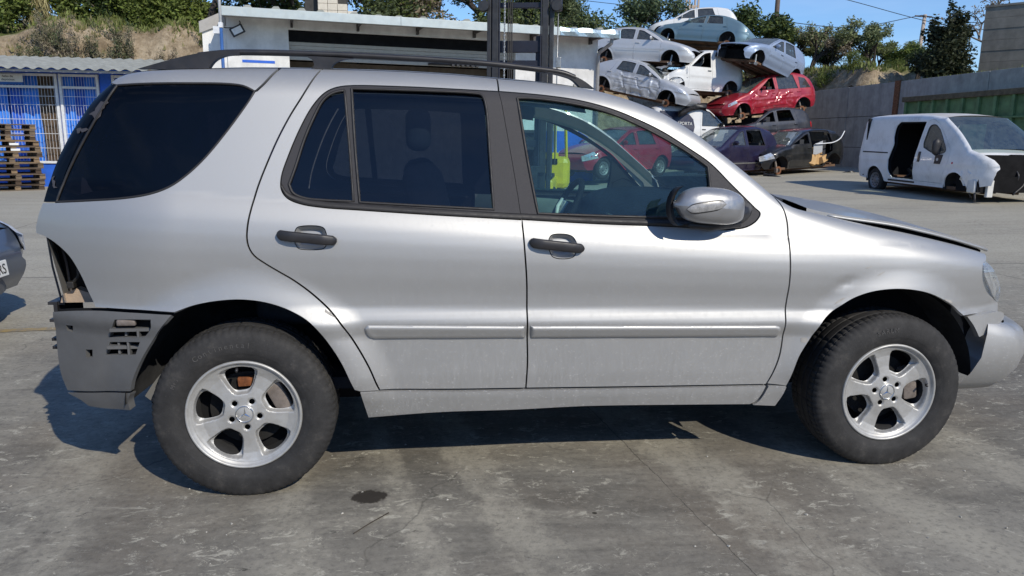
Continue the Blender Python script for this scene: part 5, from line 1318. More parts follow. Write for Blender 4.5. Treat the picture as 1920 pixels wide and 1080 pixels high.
PROF = dict(
 saloon=dict(tail=[(-.90, .30), (-.99, .42), (-1.03, .66), (-1.0, .90), (-.95, 1.0)], boot=[(-.95, 1.0), (-.70, 1.06), (-.42, 1.10)], rear_window=[(-.42, 1.10), (.0, 1.29), (.30, 1.40)], roof=[(.30, 1.40), (.62, 1.455), (1.0, 1.465), (1.40, 1.43), (1.55, 1.40)], windscreen=[(1.55, 1.40), (1.95, 1.22), (2.30, 1.02)], bonnet=[(2.30, 1.02), (2.62, .97), (3.0, .88), (3.30, .77), (3.42, .68)], nose=[(3.42, .68), (3.53, .55), (3.53, .40), (3.42, .26)]),
 hatch=dict(tail=[(-.66, .30), (-.74, .45), (-.75, .75), (-.68, .98)], rear_window=[(-.68, .98), (-.50, 1.22), (-.28, 1.40)], roof=[(-.28, 1.40), (.2, 1.485), (.8, 1.50), (1.2, 1.46), (1.42, 1.41)], windscreen=[(1.42, 1.41), (1.80, 1.22), (2.15, 1.01)], bonnet=[(2.15, 1.01), (2.5, .95), (2.9, .84), (3.20, .72)], nose=[(3.20, .72), (3.32, .58), (3.32, .40), (3.22, .26)]),
 coupe=dict(tail=[(-.62, .30), (-.72, .45), (-.74, .72), (-.66, .93)], rear_window=[(-.66, .93), (-.35, 1.12), (.10, 1.31)], roof=[(.10, 1.31), (.5, 1.40), (.95, 1.42), (1.3, 1.38), (1.48, 1.34)], windscreen=[(1.48, 1.34), (1.9, 1.18), (2.26, .99)], bonnet=[(2.26, .99), (2.6, .94), (3.0, .85), (3.28, .74)], nose=[(3.28, .74), (3.46, .58), (3.46, .40), (3.34, .26)]),
 mpv=dict(tail=[(-.62, .32), (-.71, .5), (-.72, .8), (-.62, 1.05)], rear_window=[(-.62, 1.05), (-.42, 1.36), (-.20, 1.53)], roof=[(-.20, 1.53), (.25, 1.63), (.8, 1.65), (1.25, 1.60), (1.45, 1.55)], windscreen=[(1.45, 1.55), (1.95, 1.30), (2.45, 1.02)], bonnet=[(2.45, 1.02), (2.8, .92), (3.1, .80), (3.32, .68)], nose=[(3.32, .68), (3.44, .55), (3.44, .40), (3.34, .27)]),
 small_van=dict(tail=[(-.66, .32), (-.74, .5), (-.74, 1.2), (-.66, 1.62)], roof=[(-.66, 1.62), (-.4, 1.72), (.3, 1.76), (1.0, 1.75), (1.35, 1.69)], windscreen=[(1.35, 1.69), (1.75, 1.46), (2.12, 1.16)], bonnet=[(2.12, 1.16), (2.4, 1.07), (2.75, .93), (2.98, .80)], nose=[(2.98, .80), (3.10, .6), (3.10, .42), (3.0, .28)]),
 box_van=dict(tail=[(-.75, .35), (-.83, .55), (-.84, 1.3), (-.76, 1.78)], roof=[(-.76, 1.78), (-.5, 1.86), (.4, 1.90), (1.2, 1.88), (1.55, 1.80)], windscreen=[(1.55, 1.80), (1.95, 1.50), (2.35, 1.16)], bonnet=[(2.35, 1.16), (2.7, 1.07), (3.05, .96), (3.28, .84)], nose=[(3.28, .84), (3.42, .62), (3.42, .42), (3.30, .28)]),
 big_van=dict(tail=[(-.84, .40), (-.90, .6), (-.86, 1.3), (-.72, 1.88)], roof=[(-.72, 1.88), (-.5, 1.945), (.4, 1.975), (1.5, 1.96), (2.05, 1.90)], windscreen=[(2.05, 1.90), (2.55, 1.56), (2.98, 1.18)], bonnet=[(2.98, 1.18), (3.26, 1.09), (3.44, .98)], nose=[(3.44, .98), (3.52, .84), (3.50, .60), (3.46, .44)]),
)
ORDER = ('tail', 'boot', 'rear_window', 'roof', 'windscreen', 'bonnet', 'nose')

class Wreck:
    def __init__(s, name, label, cat, prof, wb, W, mat, place, sill=.24, ar=.37, belt=(.98, -.01), tumble=.30, dent=0., group=None, no=(), mats=None, seed=1, step=.09, hubz=.31):
        org, fwd, roll = place
        f = Vector(fwd); up = Vector((0, 0, 1)); left = up.cross(f).normalized(); up = f.cross(left)
        l2 = left * math.cos(roll) + up * math.sin(roll); u2 = -left * math.sin(roll) + up * math.cos(roll)
        m = Matrix((f, l2, u2)).transposed().to_4x4(); m.translation = Vector(org)
        s.root = thing(name, label, cat, group=group); s.root.matrix_world = m
        s.wb, s.W, s.mat, s.sill, s.ar, s.tum, s.dent, s.step, s.no = wb, W, mat, sill, ar, tumble, dent, step, no
        s.belt = lambda x: belt[0] + belt[1] * np.asarray(x)
        k = wb / 2.7
        s.seg = {n: crom([(x * k if n != '_' else x, z) for x, z in PROF[prof][n]], 5) for n in ORDER if n in PROF[prof]}
        s.line = []
        for n in ORDER:
            if n in s.seg: s.line += s.seg[n] if not s.line else s.seg[n][1:]
        L = np.array(s.line); s.x0, s.x1 = L[:, 0].min(), L[:, 0].max()
        xs = np.linspace(s.x0, s.x1, 260); zs = np.full(260, 0.)
        for (a, za), (b, zb) in zip(s.line[:-1], s.line[1:]):
            lo, hi = min(a, b), max(a, b); mk = (xs >= lo - 1e-6) & (xs <= hi + 1e-6)
            zz = za + (zb - za) * ((xs - a) / (b - a) if abs(b - a) > 1e-6 else 0)
            zs[mk] = np.maximum(zs[mk], zz[mk])
        s.zx = (xs, zs); s.sd = seed
        s.mats = mats or {}
        s.hubz = hubz
        s.build()
    def zt(s, x): return np.interp(x, *s.zx)
    def S(s, x, z):
        x = np.asarray(x, float); z = np.asarray(z, float); b = s.belt(x); zn = (z - s.sill) / (b - s.sill)
        y = .07 * (1 - sst_(0, .4, zn)) + .035 * np.clip((zn - .72) / .28, 0, 1) ** 1.6 - .012 * np.exp(-((zn - .62) / .05) ** 2) + np.maximum(z - b, 0) * s.tum
        q = np.clip(1 - (s.zt(x) - z) / .11, 0, .999); y = y + .075 * (1 - np.sqrt(1 - q * q))
        y = y + .20 * np.clip((s.x0 + .42 - x) / .42, 0, 1) ** 2.2 + .26 * np.clip((x - s.x1 + .55) / .55, 0, 1) ** 2.2
        for cx in (0, s.wb):
            d = np.hypot(x - cx, z - s.hubz) - s.ar; y = y - .022 * (1 - sst_(-.01, .07, d))
        if s.dent:
            n_ = vnoise(x * 3.3 + s.sd * 5, z * 4.1 + s.sd) - .5; n2 = vnoise(x * 9 + s.sd, z * 10) - .5
            w_ = sst_(.3, .6, x) * (1 - sst_(s.wb - .5, s.wb - .1, x)) * (1 - sst_(b - .1, b + .1, z))
            n3 = vnoise(x * 1.9 + z * 1.4 + s.sd * 3, z * 2.2 - x + s.sd) - .5
            y = y + s.dent * w_ * (np.minimum(np.abs(n_) * 1.2, .22) + .16 * n2 + .5 * np.maximum(.09 - np.abs(n3), 0) * 4)
        return y - s.W
    def win(s, x0b, x1b, x0t, x1t, up=.085, lift=.03):
        b0, b1 = float(s.belt(x0b)) + lift, float(s.belt(x1b)) + lift
        top = [(x, max(float(s.zt(x)) - up, float(s.belt(x)) + lift + .01)) for x in np.linspace(x1t, x0t, 9)]
        return [(x0b, b0), (x1b, b1)] + top
    def outline(s):
        bot = []
        n = 16
        def arch(cx):
            c = []
            a = math.asin(max(-1, min(1, (s.sill + .03 - s.hubz) / s.ar)))
            for k in range(n + 1):
                t = a + (math.pi - 2 * a) * k / n; c.append((cx + s.ar * math.cos(t), s.hubz + s.ar * math.sin(t)))
            return c
        return s.line + arch(s.wb) + [(s.wb - s.ar - .06, s.sill), (s.ar + .06, s.sill)] + arch(0)
    def both(s, name, loops, mat, parent=None, **kw):
        kw.setdefault('step', s.step); parent = parent or s.root
        a = panel(name, loops, s.S, mat, parent, **kw); b = panel(name, loops, s.S, mat, s.twin.get(parent, parent), mirror=0., **kw)
        s.twin[a] = b; return a
    def cross_rows(s, pts, crown, n=9, inn=.0):
        rows = []
        for x, z in pts:
            y0 = float(s.S(x, min(z, float(s.zt(x)))))
            rows.append([(x, y0 + inn + (-2 * y0 - 2 * inn) * k / (n - 1), z + crown * (1 - abs(2 * k / (n - 1) - 1) ** 2.5)) for k in range(n)])
        return rows
    def build(s):
        s.twin = {}; r = s.root
        out = s.outline(); doors = s.doors() if hasattr(s, 'doors') else []
        for nm, pts in s.seg.items():
            if nm in s.no: continue
            m = s.mats.get(nm, {'rear_window': M_wglass, 'windscreen': M_wscreen}.get(nm, s.mat))
            g = G(); g.grid(s.cross_rows(pts, {'roof': .05, 'bonnet': .045, 'windscreen': .03}.get(nm, 0)), flip=False)
            g.obj({'tail': 'tail_panel', 'boot': 'boot_lid', 'nose': 'front_bumper'}.get(nm, nm), m, r, True)
        g = G(); g.box(-.25, s.wb + .1, -s.W + .12, s.W - .12, s.sill - .02, s.sill + .05); g.box(s.x0 + .2, -.26, -s.W + .3, s.W - .3, s.sill + .08, s.sill + .12)
        for yy in (-.35, .35): g.box(s.x0 + .5, s.x1 - .6, yy - .05, yy + .05, s.sill - .09, s.sill - .03)
        g.tube([(0, -s.W + .12, s.hubz), (0, s.W - .12, s.hubz)], .05, 8); g.tube([(s.x0 + .2, .2, s.sill - .05), (s.wb, .1, s.sill - .06)], .04, 6)
        g.obj('underfloor', M_under, r)
        g = G(); g.box(s.wb - .45, s.x1 - .42, -s.W + .30, s.W - .30, s.sill + .05, .64); g.obj('engine_bay', M_bay, r)
        g = G(); g.box(.35, 1.0, -s.W + .2, s.W - .2, s.sill + .05, .72); g.box(1.35, 1.55, -s.W + .16, -.06, .5, 1.18); g.box(1.35, 1.55, .06, s.W - .16, .5, 1.18); g.box(.2, .36, -s.W + .2, s.W - .2, .6, 1.12)
        if s.root['category'] != 'van': g.obj('seats', M_seat, r)
        g = G(); g.box(s.wb - .75, s.wb - .4, -s.W + .12, s.W - .12, .7, min(.98, float(s.zt(s.wb - .45)) - .06)); g.obj('dashboard', M_int_dark, r)
        for cx in (0, s.wb):
            for sg in (-1, 1):
                g = G(); g.lathe([(sg * (s.W - .035), s.ar + .012), (sg * (s.W - .33), s.ar - .01), (sg * (s.W - .33), .02)], 24, 'y', R(-6), R(186), Matrix.Translation((cx, 0, s.hubz))); g.obj('wheel_arch_liner', M_liner, r, True)
    def sides(s, doors, windows_body=(), handles=True, inner=True):
        """doors: list of (name, outline, [(window outline, glass)])"""
        holes = [inset(d[1], -.006) for d in doors]
        body = s.both('side_panel', [s.outline()] + holes + [w_ for w_, _ in windows_body], s.mat, edge=.02)
        for w_, gm in windows_body:
            if gm: s.both('window', [w_], gm, body, off=.012, edge=0, step=.2)
        for nm, poly, wins in doors:
            if nm is None: continue
            d = s.both(nm, [poly] + [w_ for w_, _ in wins], s.mat, edge=.02, gap=.001)
            for w_, gm in wins:
                if gm: s.both('window', [w_], gm, d, off=.012, edge=0, step=.2)
                for pr, sg in ((d, 1), (s.twin[d], -1)):
                    g = G(); g.tube([(x, sg * (float(s.S(x, z)) + .004), z) for x, z in list(w_) + [w_[0]]], .012, 4, cap=False); g.obj('window_seal', M_black, pr)
            if handles:
                a = np.array(poly); xh = a[:, 0].min() + .14; zh = float(s.belt(xh)) - .10
                for pr, sg in ((d, 1), (s.twin[d], -1)):
                    y = float(s.S(xh, zh)); g = G(); g.box(xh - .08, xh + .08, min(sg * (y - .03), sg * (y - .001)), max(sg * (y - .03), sg * (y - .001)), zh - .017, zh + .017, bev=.01); g.obj('handle', s.hmat if hasattr(s, 'hmat') else s.mat, pr)
        if inner:
            ho = [inset(d[1], .03) for d in doors if d[0] is None] + [inset(w_, -.01) for d in doors if d[0] for w_, _ in d[2]] + [w_ for w_, _ in windows_body]
            s.both('cabin_shade_shell', [inset(s.outline(), .12)] + ho, M_int_dark, off=.08, edge=0, step=.1)  # dark shell added so the open cabins look shaded inside
    def door_pair(s, xf0, xf1, xr0, glass_f=None, glass_r=None, top=.03, wf=None, wr=None, rear=True):
        zb = s.sill + .06; out = []
        def door(x0, x1, x0t, x1t, round_to=None):
            P_ = [(x0, zb), (x1, zb), (x1, float(s.belt(x1)) - .02)]
            P_ += [(x, float(s.zt(x)) - top) for x in np.linspace(x1t, x0t, 8)]
            P_ += [(x0, float(s.belt(x0)))]
            return P_
        pf = s.win(xf0 + .07, xf1 - .10, xf0 + .09, s.top_front, .085)
        out.append(('front_door', door(xf0, xf1, xf0 + .02, xf1 - .12), [(pf, glass_f)]))
        if rear:
            x0 = max(xr0, .30); zc = s.hubz
            P_ = [(xf0 - .012, zb)]; P_ += [(xf0 + .008, float(s.zt(xf0)) - top)] + [(x, float(s.zt(x)) - top) for x in np.linspace(xf0 - .08, xr0 + .12, 6)]
            P_ += [(xr0, float(s.belt(xr0)) + .05)]
            for a in np.linspace(80, 12, 6): P_.append(((s.ar + .09) * math.cos(R(a)), zc + (s.ar + .09) * math.sin(R(a))))
            P_ += [(s.ar + .11, zb)]
            pr = s.win(xr0 + .16, xf0 - .08, xr0 + .30, xf0 - .06, .085)
            out.append(('rear_door', P_, [(pr, glass_r)]))
        return out
    def hub(s, cx, sg, kind):
        r = s.root; y = sg * (s.W - .10)
        if kind == 'disc':
            n_ = node('hub', r, (cx, y, s.hubz - .10), (0, 0, 0 if sg < 0 else math.pi))
            g = G(); g.lathe([(-.025, .055), (-.025, .135), (-.003, .135), (-.003, .055)], 24); g.obj('brake_disc', M_rust, n_, auto=40)
            g = G(); g.lathe([(-.045, .0001), (-.045, .05), (-.025, .055), (-.025, .075)], 16); g.obj('hub_boss', M_disc, n_, auto=40)
            g = G(); g.box(-.13, -.05, -.06, .05, -.07, .07, bev=.02); g.tube([(.0, .05, .0), (.02, .16, .34)], .035, 8); g.tube([(-.1, .08, -.1), (.0, .35, -.12)], .025, 6); g.obj('suspension', M_caliper, n_)
        elif kind == 'knuckle':
            n_ = node('hub', r, (cx, y, s.hubz - .10)); g = G(); g.tube([(.02, -sg * .06, .30), (.0, -sg * .03, .02), (.06, 0, -.06)], [.03, .04, .03], 8); g.box(-.09, .07, -.03, .03, -.08, .03, bev=.02); g.tube([(-.12, 0, .02), (.1, -sg * .2, -.05)], .025, 6); g.obj('suspension', M_steel, n_)
        elif kind == 'tyre':
            n_ = node('wheel', r, (cx, sg * (s.W - .12), s.hubz), (0, 0, 0 if sg < 0 else math.pi))
            g = G(); g.lathe([(-.05, .20), (-.085, .225), (-.09, .27), (-.07, .305), (-.04, .318), (.08, .318), (.11, .30), (.12, .25), (.10, .2)], 40); g.obj('tyre', M_wtyre, n_, True)
            g = G(); g.lathe([(-.06, .0001), (-.06, .05), (-.045, .06), (-.03, .10), (-.055, .165), (-.06, .185), (-.08, .205), (-.05, .21)], 36); rim_ = g.obj('rim', M_steelwheel, n_, auto=40)
            me = None
            for k in range(12):
                a = 2 * math.pi * k / 12; g = G(); g.box(-.014, .014, -.068, -.05, -.010, .010, bev=.004)
                if me is None: o = g.obj('rim_hole', M_dark, n_); me = o.data; o.location = (.145 * math.cos(a), .008, .145 * math.sin(a))
                else: link('rim_hole', me, n_, (.145 * math.cos(a), .008, .145 * math.sin(a)))
    def mirror(s, sg, mat=None, x=None):
        x = x or s.top_front + .38; z = float(s.belt(x)) + .10; y = sg * (s.W + .04)
        g = G(); rows = []
        for i in range(9):
            t = i / 8 * 2 - 1; h = .075 * math.sqrt(max(.02, 1 - t * t)); rows.append([(x + .035 * math.cos(2 * math.pi * k / 10) * math.sqrt(max(.05, 1 - t * t)), y + .11 * t, z + h * math.sin(2 * math.pi * k / 10)) for k in range(11)])
        g.grid(rows); m_ = g.obj('door_mirror', mat or s.mat, s.root, True)
        g = G(); g.tube([(x + .02, sg * (s.W - .08), z - .06), (x, sg * (s.W - .0), z - .04)], .025, 6); g.obj('mirror_arm', M_black, m_)
    def lamp(s, poly, mat=None, name='headlight'): return s.both(name, [poly], mat or M_lamp, off=-.006, edge=.02, step=.08)
    def fit(s, fr, rr, side_only=None):
        for sg in (-1, 1):
            s.hub(s.wb, sg, fr); s.hub(0, sg, rr)

PLACE = {
 'A': ((8.77, 27.283, 4.349), (0.7771, -0.6239, -0.083), 0),
 'B': ((8.569, 26.827, 3.232), (0.7563, -0.6185, -0.2133), 0),
 'C': ((14.089, 27.984, 5.018), (-0.6721, 0.7299, 0.1245), 0.26),
 'D': ((15.169, 31.991, 6.013), (-0.9503, 0.3106, -0.0201), 0.1),
 'E': ((12.823, 26.298, 3.115), (-0.9611, -0.2755, 0.0183), 0),
 'F': ((15.098, 26.112, 3.734), (-0.8423, -0.5027, 0.1944), -0.12),
 'G': ((15.798, 26.024, 2.556), (-0.9732, -0.2012, -0.1111), 0),
 'H': ((15.498, 25.585, 1.329), (-0.9687, -0.2413, -0.0579), 0),
 'I': ((10.415, 25.482, 0.886), (0.985, 0.172, -0.014), 0),
 'J': ((12.366, 21.978, 0.337), (-0.8943, -0.4471, -0.0162), 0),
 'K': ((14.993, 22.441, 0.467), (-0.9317, -0.3609, -0.0421), 0),
 'M': ((13.868, 15.615, 0.225), (-0.026, -0.9996, -0.0122), 0),
 'N': ((8.177, 20.96, 0.373), (-0.8482, -0.5295, -0.0119), 0),
}
GRP = 'scrapped cars stacked in the heap'
P_silver = carpaint('wreck_silver', lin((205, 205, 206)), .45, .40, .4, .25)
P_silver2 = carpaint('wreck_dull_silver', lin((190, 193, 198)), .45, .42, .3, .35)
P_bluegrey = carpaint('wreck_blue_grey', lin((120, 146, 156)), .4, .35, .5, .3)
P_lightblue = carpaint('wreck_pale_blue', lin((160, 174, 196)), .45, .35, .5, .25)
P_white = carpaint('wreck_white', (.70, .70, .69), 0, .4, .4, .35)
P_red = carpaint('wreck_red', (.36, .012, .028), .1, .30, .8, .30)
P_dark = carpaint('wreck_dark_grey', (.04, .045, .06), .4, .35, .6, .25)
P_purple = carpaint('wreck_purple', (.017, .012, .042), .3, .3, .8, .08)
P_black = carpaint('wreck_black', (.010, .010, .012), .1, .3, .8, .14)
P_vanwhite = carpaint('van_white', (.80, .80, .80), 0, .45, .3, .6)

class Car(Wreck):
    pass
def car(key, name, label, cat, prof, wb, W, mat, tf, xf0, xf1, xr0, gf, gr, fr, rr, lampp=None, tailp=None, rear=True, mir_=True, extra=(), **kw):
    c = Car(name, label, cat, prof, wb, W, mat, PLACE[key], group=GRP if kw.pop('grp', True) else None, **kw)
    c.top_front = tf
    c.sides(c.door_pair(xf0, xf1, xr0, gf, gr, rear=rear) + list(extra))
    c.fit(fr, rr)
    c.both('sill', [[(c.ar + .08, c.sill + .002), (c.wb - c.ar - .08, c.sill + .002), (c.wb - c.ar - .08, c.sill + .055), (c.ar + .08, c.sill + .055)]], mat, off=-.022, edge=.02)
    if prof == 'saloon': c.both('side_moulding', [[(c.ar + .12, .60), (c.wb - c.ar - .06, .60), (c.wb - c.ar - .06, .635), (c.ar + .12, .635)]], mat, off=-.012, edge=.012)
    if lampp: c.lamp(lampp)
    if tailp: c.lamp(tailp, M_red_lamp, 'tail_lamp')
    if mir_: c.mirror(-1); c.mirror(1)
    return c
LS = [(3.05, .72), (3.42, .60), (3.42, .68), (3.25, .77), (3.05, .80)]
car('A', 'saloon_car', 'silver saloon on top left of the heap, rusty rear hub showing', 'car', 'saloon', 2.7, .88, P_silver, 1.50, 1.22, 2.28, .30, M_wglass, M_wglass, 'knuckle', 'disc', belt=(1.02, -.02), no=('nose',))
car('B', 'saloon_car', 'dented silver saloon tilted nose down below the top left saloon', 'car', 'saloon', 2.7, .88, P_silver2, 1.50, 1.22, 2.28, .30, M_wglass, M_wglass, 'disc', 'disc', LS, dent=.16, seed=3, step=.05, belt=(1.02, -.02))
car('C', 'hatchback', 'blue-grey car at the very top of the heap, rolled to show its brown underside', 'car', 'coupe', 2.75, .88, P_bluegrey, 1.48, 1.16, 2.24, .22, M_wglass, M_wglass, 'knuckle', 'disc', LS, belt=(.98, -.01))
car('D', 'hatchback', 'white car mostly hidden behind the blue-grey car on top of the heap', 'car', 'hatch', 2.7, .86, P_white, 1.40, 1.12, 2.12, .1, M_wglass, M_wglass, 'knuckle', 'disc')
car('F', 'estate_car', 'pale blue car propped steeply nose up at the right of the heap', 'car', 'hatch', 2.55, .87, P_lightblue, 1.32, 1.06, 2.0, .1, M_wglass, M_wglass, 'knuckle', 'none', no=('nose',))
PLACE_E = PLACE['E']
g_ = car('G', 'people_carrier', 'red people carrier with scraped dented doors above the dark wreck', 'car', 'mpv', 2.76, .87, P_red, 1.48, 1.20, 2.12, .05, None, M_wglass, 'disc', 'disc', [(3.0, .70), (3.36, .58), (3.34, .68), (3.1, .80)], belt=(1.0, .03), dent=.11, seed=6, step=.05)
g_.both('quarter_window', [g_.win(2.16, 2.52, 2.18, 2.30, .10)], M_wglass, off=-.004, edge=0)
g_.both('quarter_window', [g_.win(-.40, .12, -.18, .10, .14)], M_wglass, off=-.004, edge=0)
for z in (.50,): g_.both('side_moulding', [[(.55, z - .03), (2.2, z - .03), (2.2, z + .03), (.55, z + .03)]], P_red, off=-.012, edge=.012)
h_ = car('H', 'hatchback', 'dark grey wreck without doors or bonnet squeezed under the red people carrier', 'car', 'hatch', 2.6, .87, P_dark, 1.40, 1.12, 2.12, .1, None, None, 'none', 'tyre', None, [(-.72, .72), (-.55, .74), (-.50, .92), (-.64, .98)], no=('bonnet', 'nose', 'windscreen'))
# white goods van with the crushed front
e_ = Car('small_van', 'small white goods van with a crushed bonnetless front in the middle of the heap', 'van', 'small_van', 2.5, .84, P_white, PLACE['E'], group='scrapped vans in the heap', no=('bonnet', 'nose', 'windscreen'), belt=(1.08, 0), tumble=.10)
e_.top_front = 1.42; e_.hmat = M_black
e_.sides(e_.door_pair(.92, 1.98, .1, None, None, rear=False)); e_.fit('knuckle', 'disc')
rnd = random.Random(8)
g = G()
for k in range(16):
    x = rnd.uniform(2.15, 3.0); y = rnd.choice((-1, 1)) * rnd.uniform(.3, .8); z = rnd.uniform(.5, 1.05); g.tube([(x, y, z), (x + rnd.uniform(-.3, .3), y + rnd.uniform(-.2, .2), z + rnd.uniform(-.25, .1))], rnd.uniform(.015, .04), 5)
g.box(2.4, 2.95, -.5, .5, .4, .85); g.obj('crushed_front', M_steel, e_.root)
g = G(); rows = []
for i in range(8):
    rows.append([(2.1 + .13 * i, .84 - .03 * i + .07 * math.sin(i * 2.1 + k), 1.08 - .06 * i - .10 * k + .03 * math.sin(i * 3 + k * 2)) for k in range(6)])
g.grid(rows); g.obj('crumpled_wing', P_white, e_.root)
g = G(); g.grid([[(2.55 + .1 * i, -.6 + .2 * k, 1.10 + .05 * math.sin(i + k) - .02 * i) for k in range(7)] for i in range(6)]); g.obj('bent_bonnet', P_silver2, e_.root, True)
# white delivery van with dark graphic
i_ = Car('delivery_van', 'white delivery van with a dark round side graphic and lettering, seen past the silver car', 'van', 'box_van', 2.66, .88, P_white, PLACE['I'], group='scrapped vans in the heap', belt=(1.16, 0), tumble=.12)
i_.top_front = 1.62; i_.hmat = M_black
i_.sides(i_.door_pair(1.12, 2.25, .1, M_wglass, None, rear=False)); i_.fit('tyre', 'tyre'); i_.mirror(-1, M_black); i_.lamp([(3.0, .78), (3.36, .66), (3.30, .82), (3.08, .95)])
gp = [(-.62, .60), (.55, .60), (.78, .85), (.86, 1.15), (.80, 1.42), (.62, 1.60), (.3, 1.70), (-.60, 1.70)]
M_navy = simple('navy_vinyl', (.02, .022, .05), .4, 0, .15, 5)
pg_ = i_.both('side_graphic', [gp], M_navy, off=-.014, edge=.012, step=.05)
lv, lf = letters('SPORTA', .17, .002)
mesh('lettering', [(v[0] + .44, float(i_.S(.44, 1.2)) - .020 + v[1], v[2] + 1.20) for v in lv], lf, M_white_plate, pg_)
# the two dark cars on the ground
j_ = car('J', 'people_carrier', 'dark purple car standing on the ground at the left of the black wreck', 'car', 'mpv', 2.62, .86, P_purple, 1.42, 1.14, 2.02, .05, M_wglass, None, 'none', 'none', None, None, belt=(1.0, .02))
j_.both('side_moulding', [[(.5, .46), (2.0, .46), (2.0, .50), (.5, .50)]], M_steel, off=-.01, edge=.01)
k_ = Car('hatchback', 'black wreck with a missing rear door and cardboard inside, by the concrete wall', 'car', 'hatch', 2.6, .88, P_black, PLACE['K'], group=GRP, no=('nose',), belt=(1.0, 0))
k_.top_front = 1.40
dp = k_.door_pair(1.10, 2.10, .05, None, None); dp[1] = (None, dp[1][1], dp[1][2]); k_.sides(dp); k_.fit('disc', 'none'); k_.lamp([(2.86, .62), (3.22, .52), (3.26, .66), (2.95, .80)])
rnd = random.Random(2)
for n_ in range(6):
    g = G(); a, b_, h = rnd.uniform(.12, .22), rnd.uniform(.12, .2), rnd.uniform(.1, .2)
    g.box(-a, a, -b_, b_, -h, h); cb = g.obj('cardboard_box', M_card, None)
    cb.rotation_euler = (rnd.uniform(-.3, .3), rnd.uniform(-.4, .4), rnd.uniform(0, 3)); 
    lc = k_.root.matrix_world @ Vector((.52 + .24 * (n_ % 3), .70 - .1 * (n_ // 3), .46 + .24 * (n_ // 3) + .04 * (n_ % 2))); cb.location = lc
    tag(cb, ['small cardboard box lying low in the black wreck, nearest its sill', 'cardboard box in the middle of the pile in the black wreck', 'cardboard box at the front of the pile in the black wreck', 'crushed cardboard box on top at the back of the black wreck', 'cardboard box on top in the middle of the black wreck', 'cardboard box on top towards the front seat of the black wreck'][n_], 'box', 'cardboard boxes in the black wreck')
g = G(); g.tube(crom([(.95, .86, 1.02), (.55, .95, 1.03), (.2, 1.0, 1.06), (-.1, 1.02, 1.18), (-.32, 1.0, 1.42)], 5), [.02] * 21, 6); g.obj('bent_trim', M_white_steel, k_.root, True)
g = G(); g.grid([[(.95 - .35 * i / 4, .80 + .02 * i, 1.0 - .38 * k / 3 + .12 * i / 4) for k in range(4)] for i in range(5)]); g.obj('hanging_panel', P_silver2, k_.root)
# red car behind, seen through the windows of the silver one
car('N', 'hatchback', 'red hatchback seen through the front windows of the silver car', 'car', 'hatch', 2.6, .86, P_red, 1.40, 1.12, 2.12, .1, M_wglass, M_wglass, 'tyre', 'tyre', [(2.86, .62), (3.22, .52), (3.26, .66), (2.95, .80)], seed=9)

# dark wrecks added deep in the heap so its gaps read black
PLACE['P'] = ((13.2, 28.2, 1.55), (-.95, -.30, -.06), .05); PLACE['Q'] = ((12.6, 28.6, .35), (-.97, -.22, .0), 0); PLACE['R'] = ((17.4, 27.6, .9), (-.93, -.36, -.04), 0)
car('P', 'hatchback', 'blackish wreck added deep in the heap to darken the gap behind the red people carrier', 'car', 'hatch', 2.6, .87, P_black, 1.40, 1.12, 2.12, .1, None, None, 'none', 'none', mir_=False)
car('Q', 'saloon_car', 'dark grey wreck added at the bottom back of the heap to darken its gaps', 'car', 'saloon', 2.7, .87, P_dark, 1.50, 1.22, 2.28, .3, None, None, 'none', 'none', mir_=False)

# loose scrap lying in and hanging from the heap
rnd = random.Random(31)
LB_ = ['torn black bumper hanging below the white goods van', 'bent silver door skin wedged under the top saloon', 'dark plastic tray hanging between the two silver saloons', 'broken black trim lying beside the black wreck', 'twisted sheet lying in front of the purple car']
for k, (x, y, z, L_, m__, rz) in enumerate([(11.2, 24.6, 2.75, 1.3, M_black, .2), (10.2, 26.0, 3.95, 1.2, P_silver2, -.3), (10.4, 26.2, 3.55, 1.3, M_black, -.2), (15.6, 21.2, .42, .9, M_black, .3), (12.6, 20.4, .40, .8, P_dark, -.5)]):
    g = G(); rows = []
    for i in range(9):
        t_ = i / 8 - .5; rows.append([(L_ * t_, .10 * math.sin(t_ * 5 + k) + .12 * j / 4, .10 * math.cos(t_ * 4 + k * 2) + .07 * math.sin(j * 1.6 + t_ * 6) - .05 * j) for j in range(5)])
    g.grid(rows); o = g.obj('scrap_panel', m__, None, True); o.location = (x, y, z); o.rotation_euler = (rnd.uniform(-.4, .4), rnd.uniform(-.3, .3), rz)
    sm_ = o.modifiers.new('thick', 'SOLIDIFY'); sm_.thickness = .012; tag(o, LB_[k], 'scrap', 'loose scrap in the heap')

# big white van on the right, stripped
m_ = Car('panel_van', 'stripped white panel van by the concrete wall with its side door open', 'van', 'big_van', 3.1, .95, P_vanwhite, PLACE['M'], sill=.30, ar=.37, belt=(1.22, -.02), tumble=.13, no=('bonnet', 'nose'), mats={'windscreen': glass('van_windscreen', (.62, .72, .68), .1, .10, (.36, .44, .40), fs=.22), 'roof': carpaint('rusty_roof', (.66, .66, .64), 0, .5, .2, .9, (.34, .21, .11), 1.6)})
m_.hmat = M_black; m_.top_front = 2.22
slide = loop_of([[(.72, .42), (1.58, .42)], [(1.58, .42), (1.60, .9), (1.66, 1.4), (1.74, 1.80)], [(1.74, 1.80), (.74, 1.80)], [(.74, 1.80), (.62, 1.70), (.60, 1.45), (.66, 1.25), (.62, 1.05), (.56, .80), (.60, .55), (.72, .42)]])
cab = loop_of([[(1.66, .40), (2.62, .40)], [(2.62, .40), (2.68, .62), (2.80, .85), (2.82, 1.15)], [(2.82, 1.15), (2.5, 1.50), (2.22, 1.76)], [(2.22, 1.76), (2.0, 1.85), (1.84, 1.82)], [(1.84, 1.82), (1.76, 1.5), (1.70, 1.0), (1.66, .40)]])
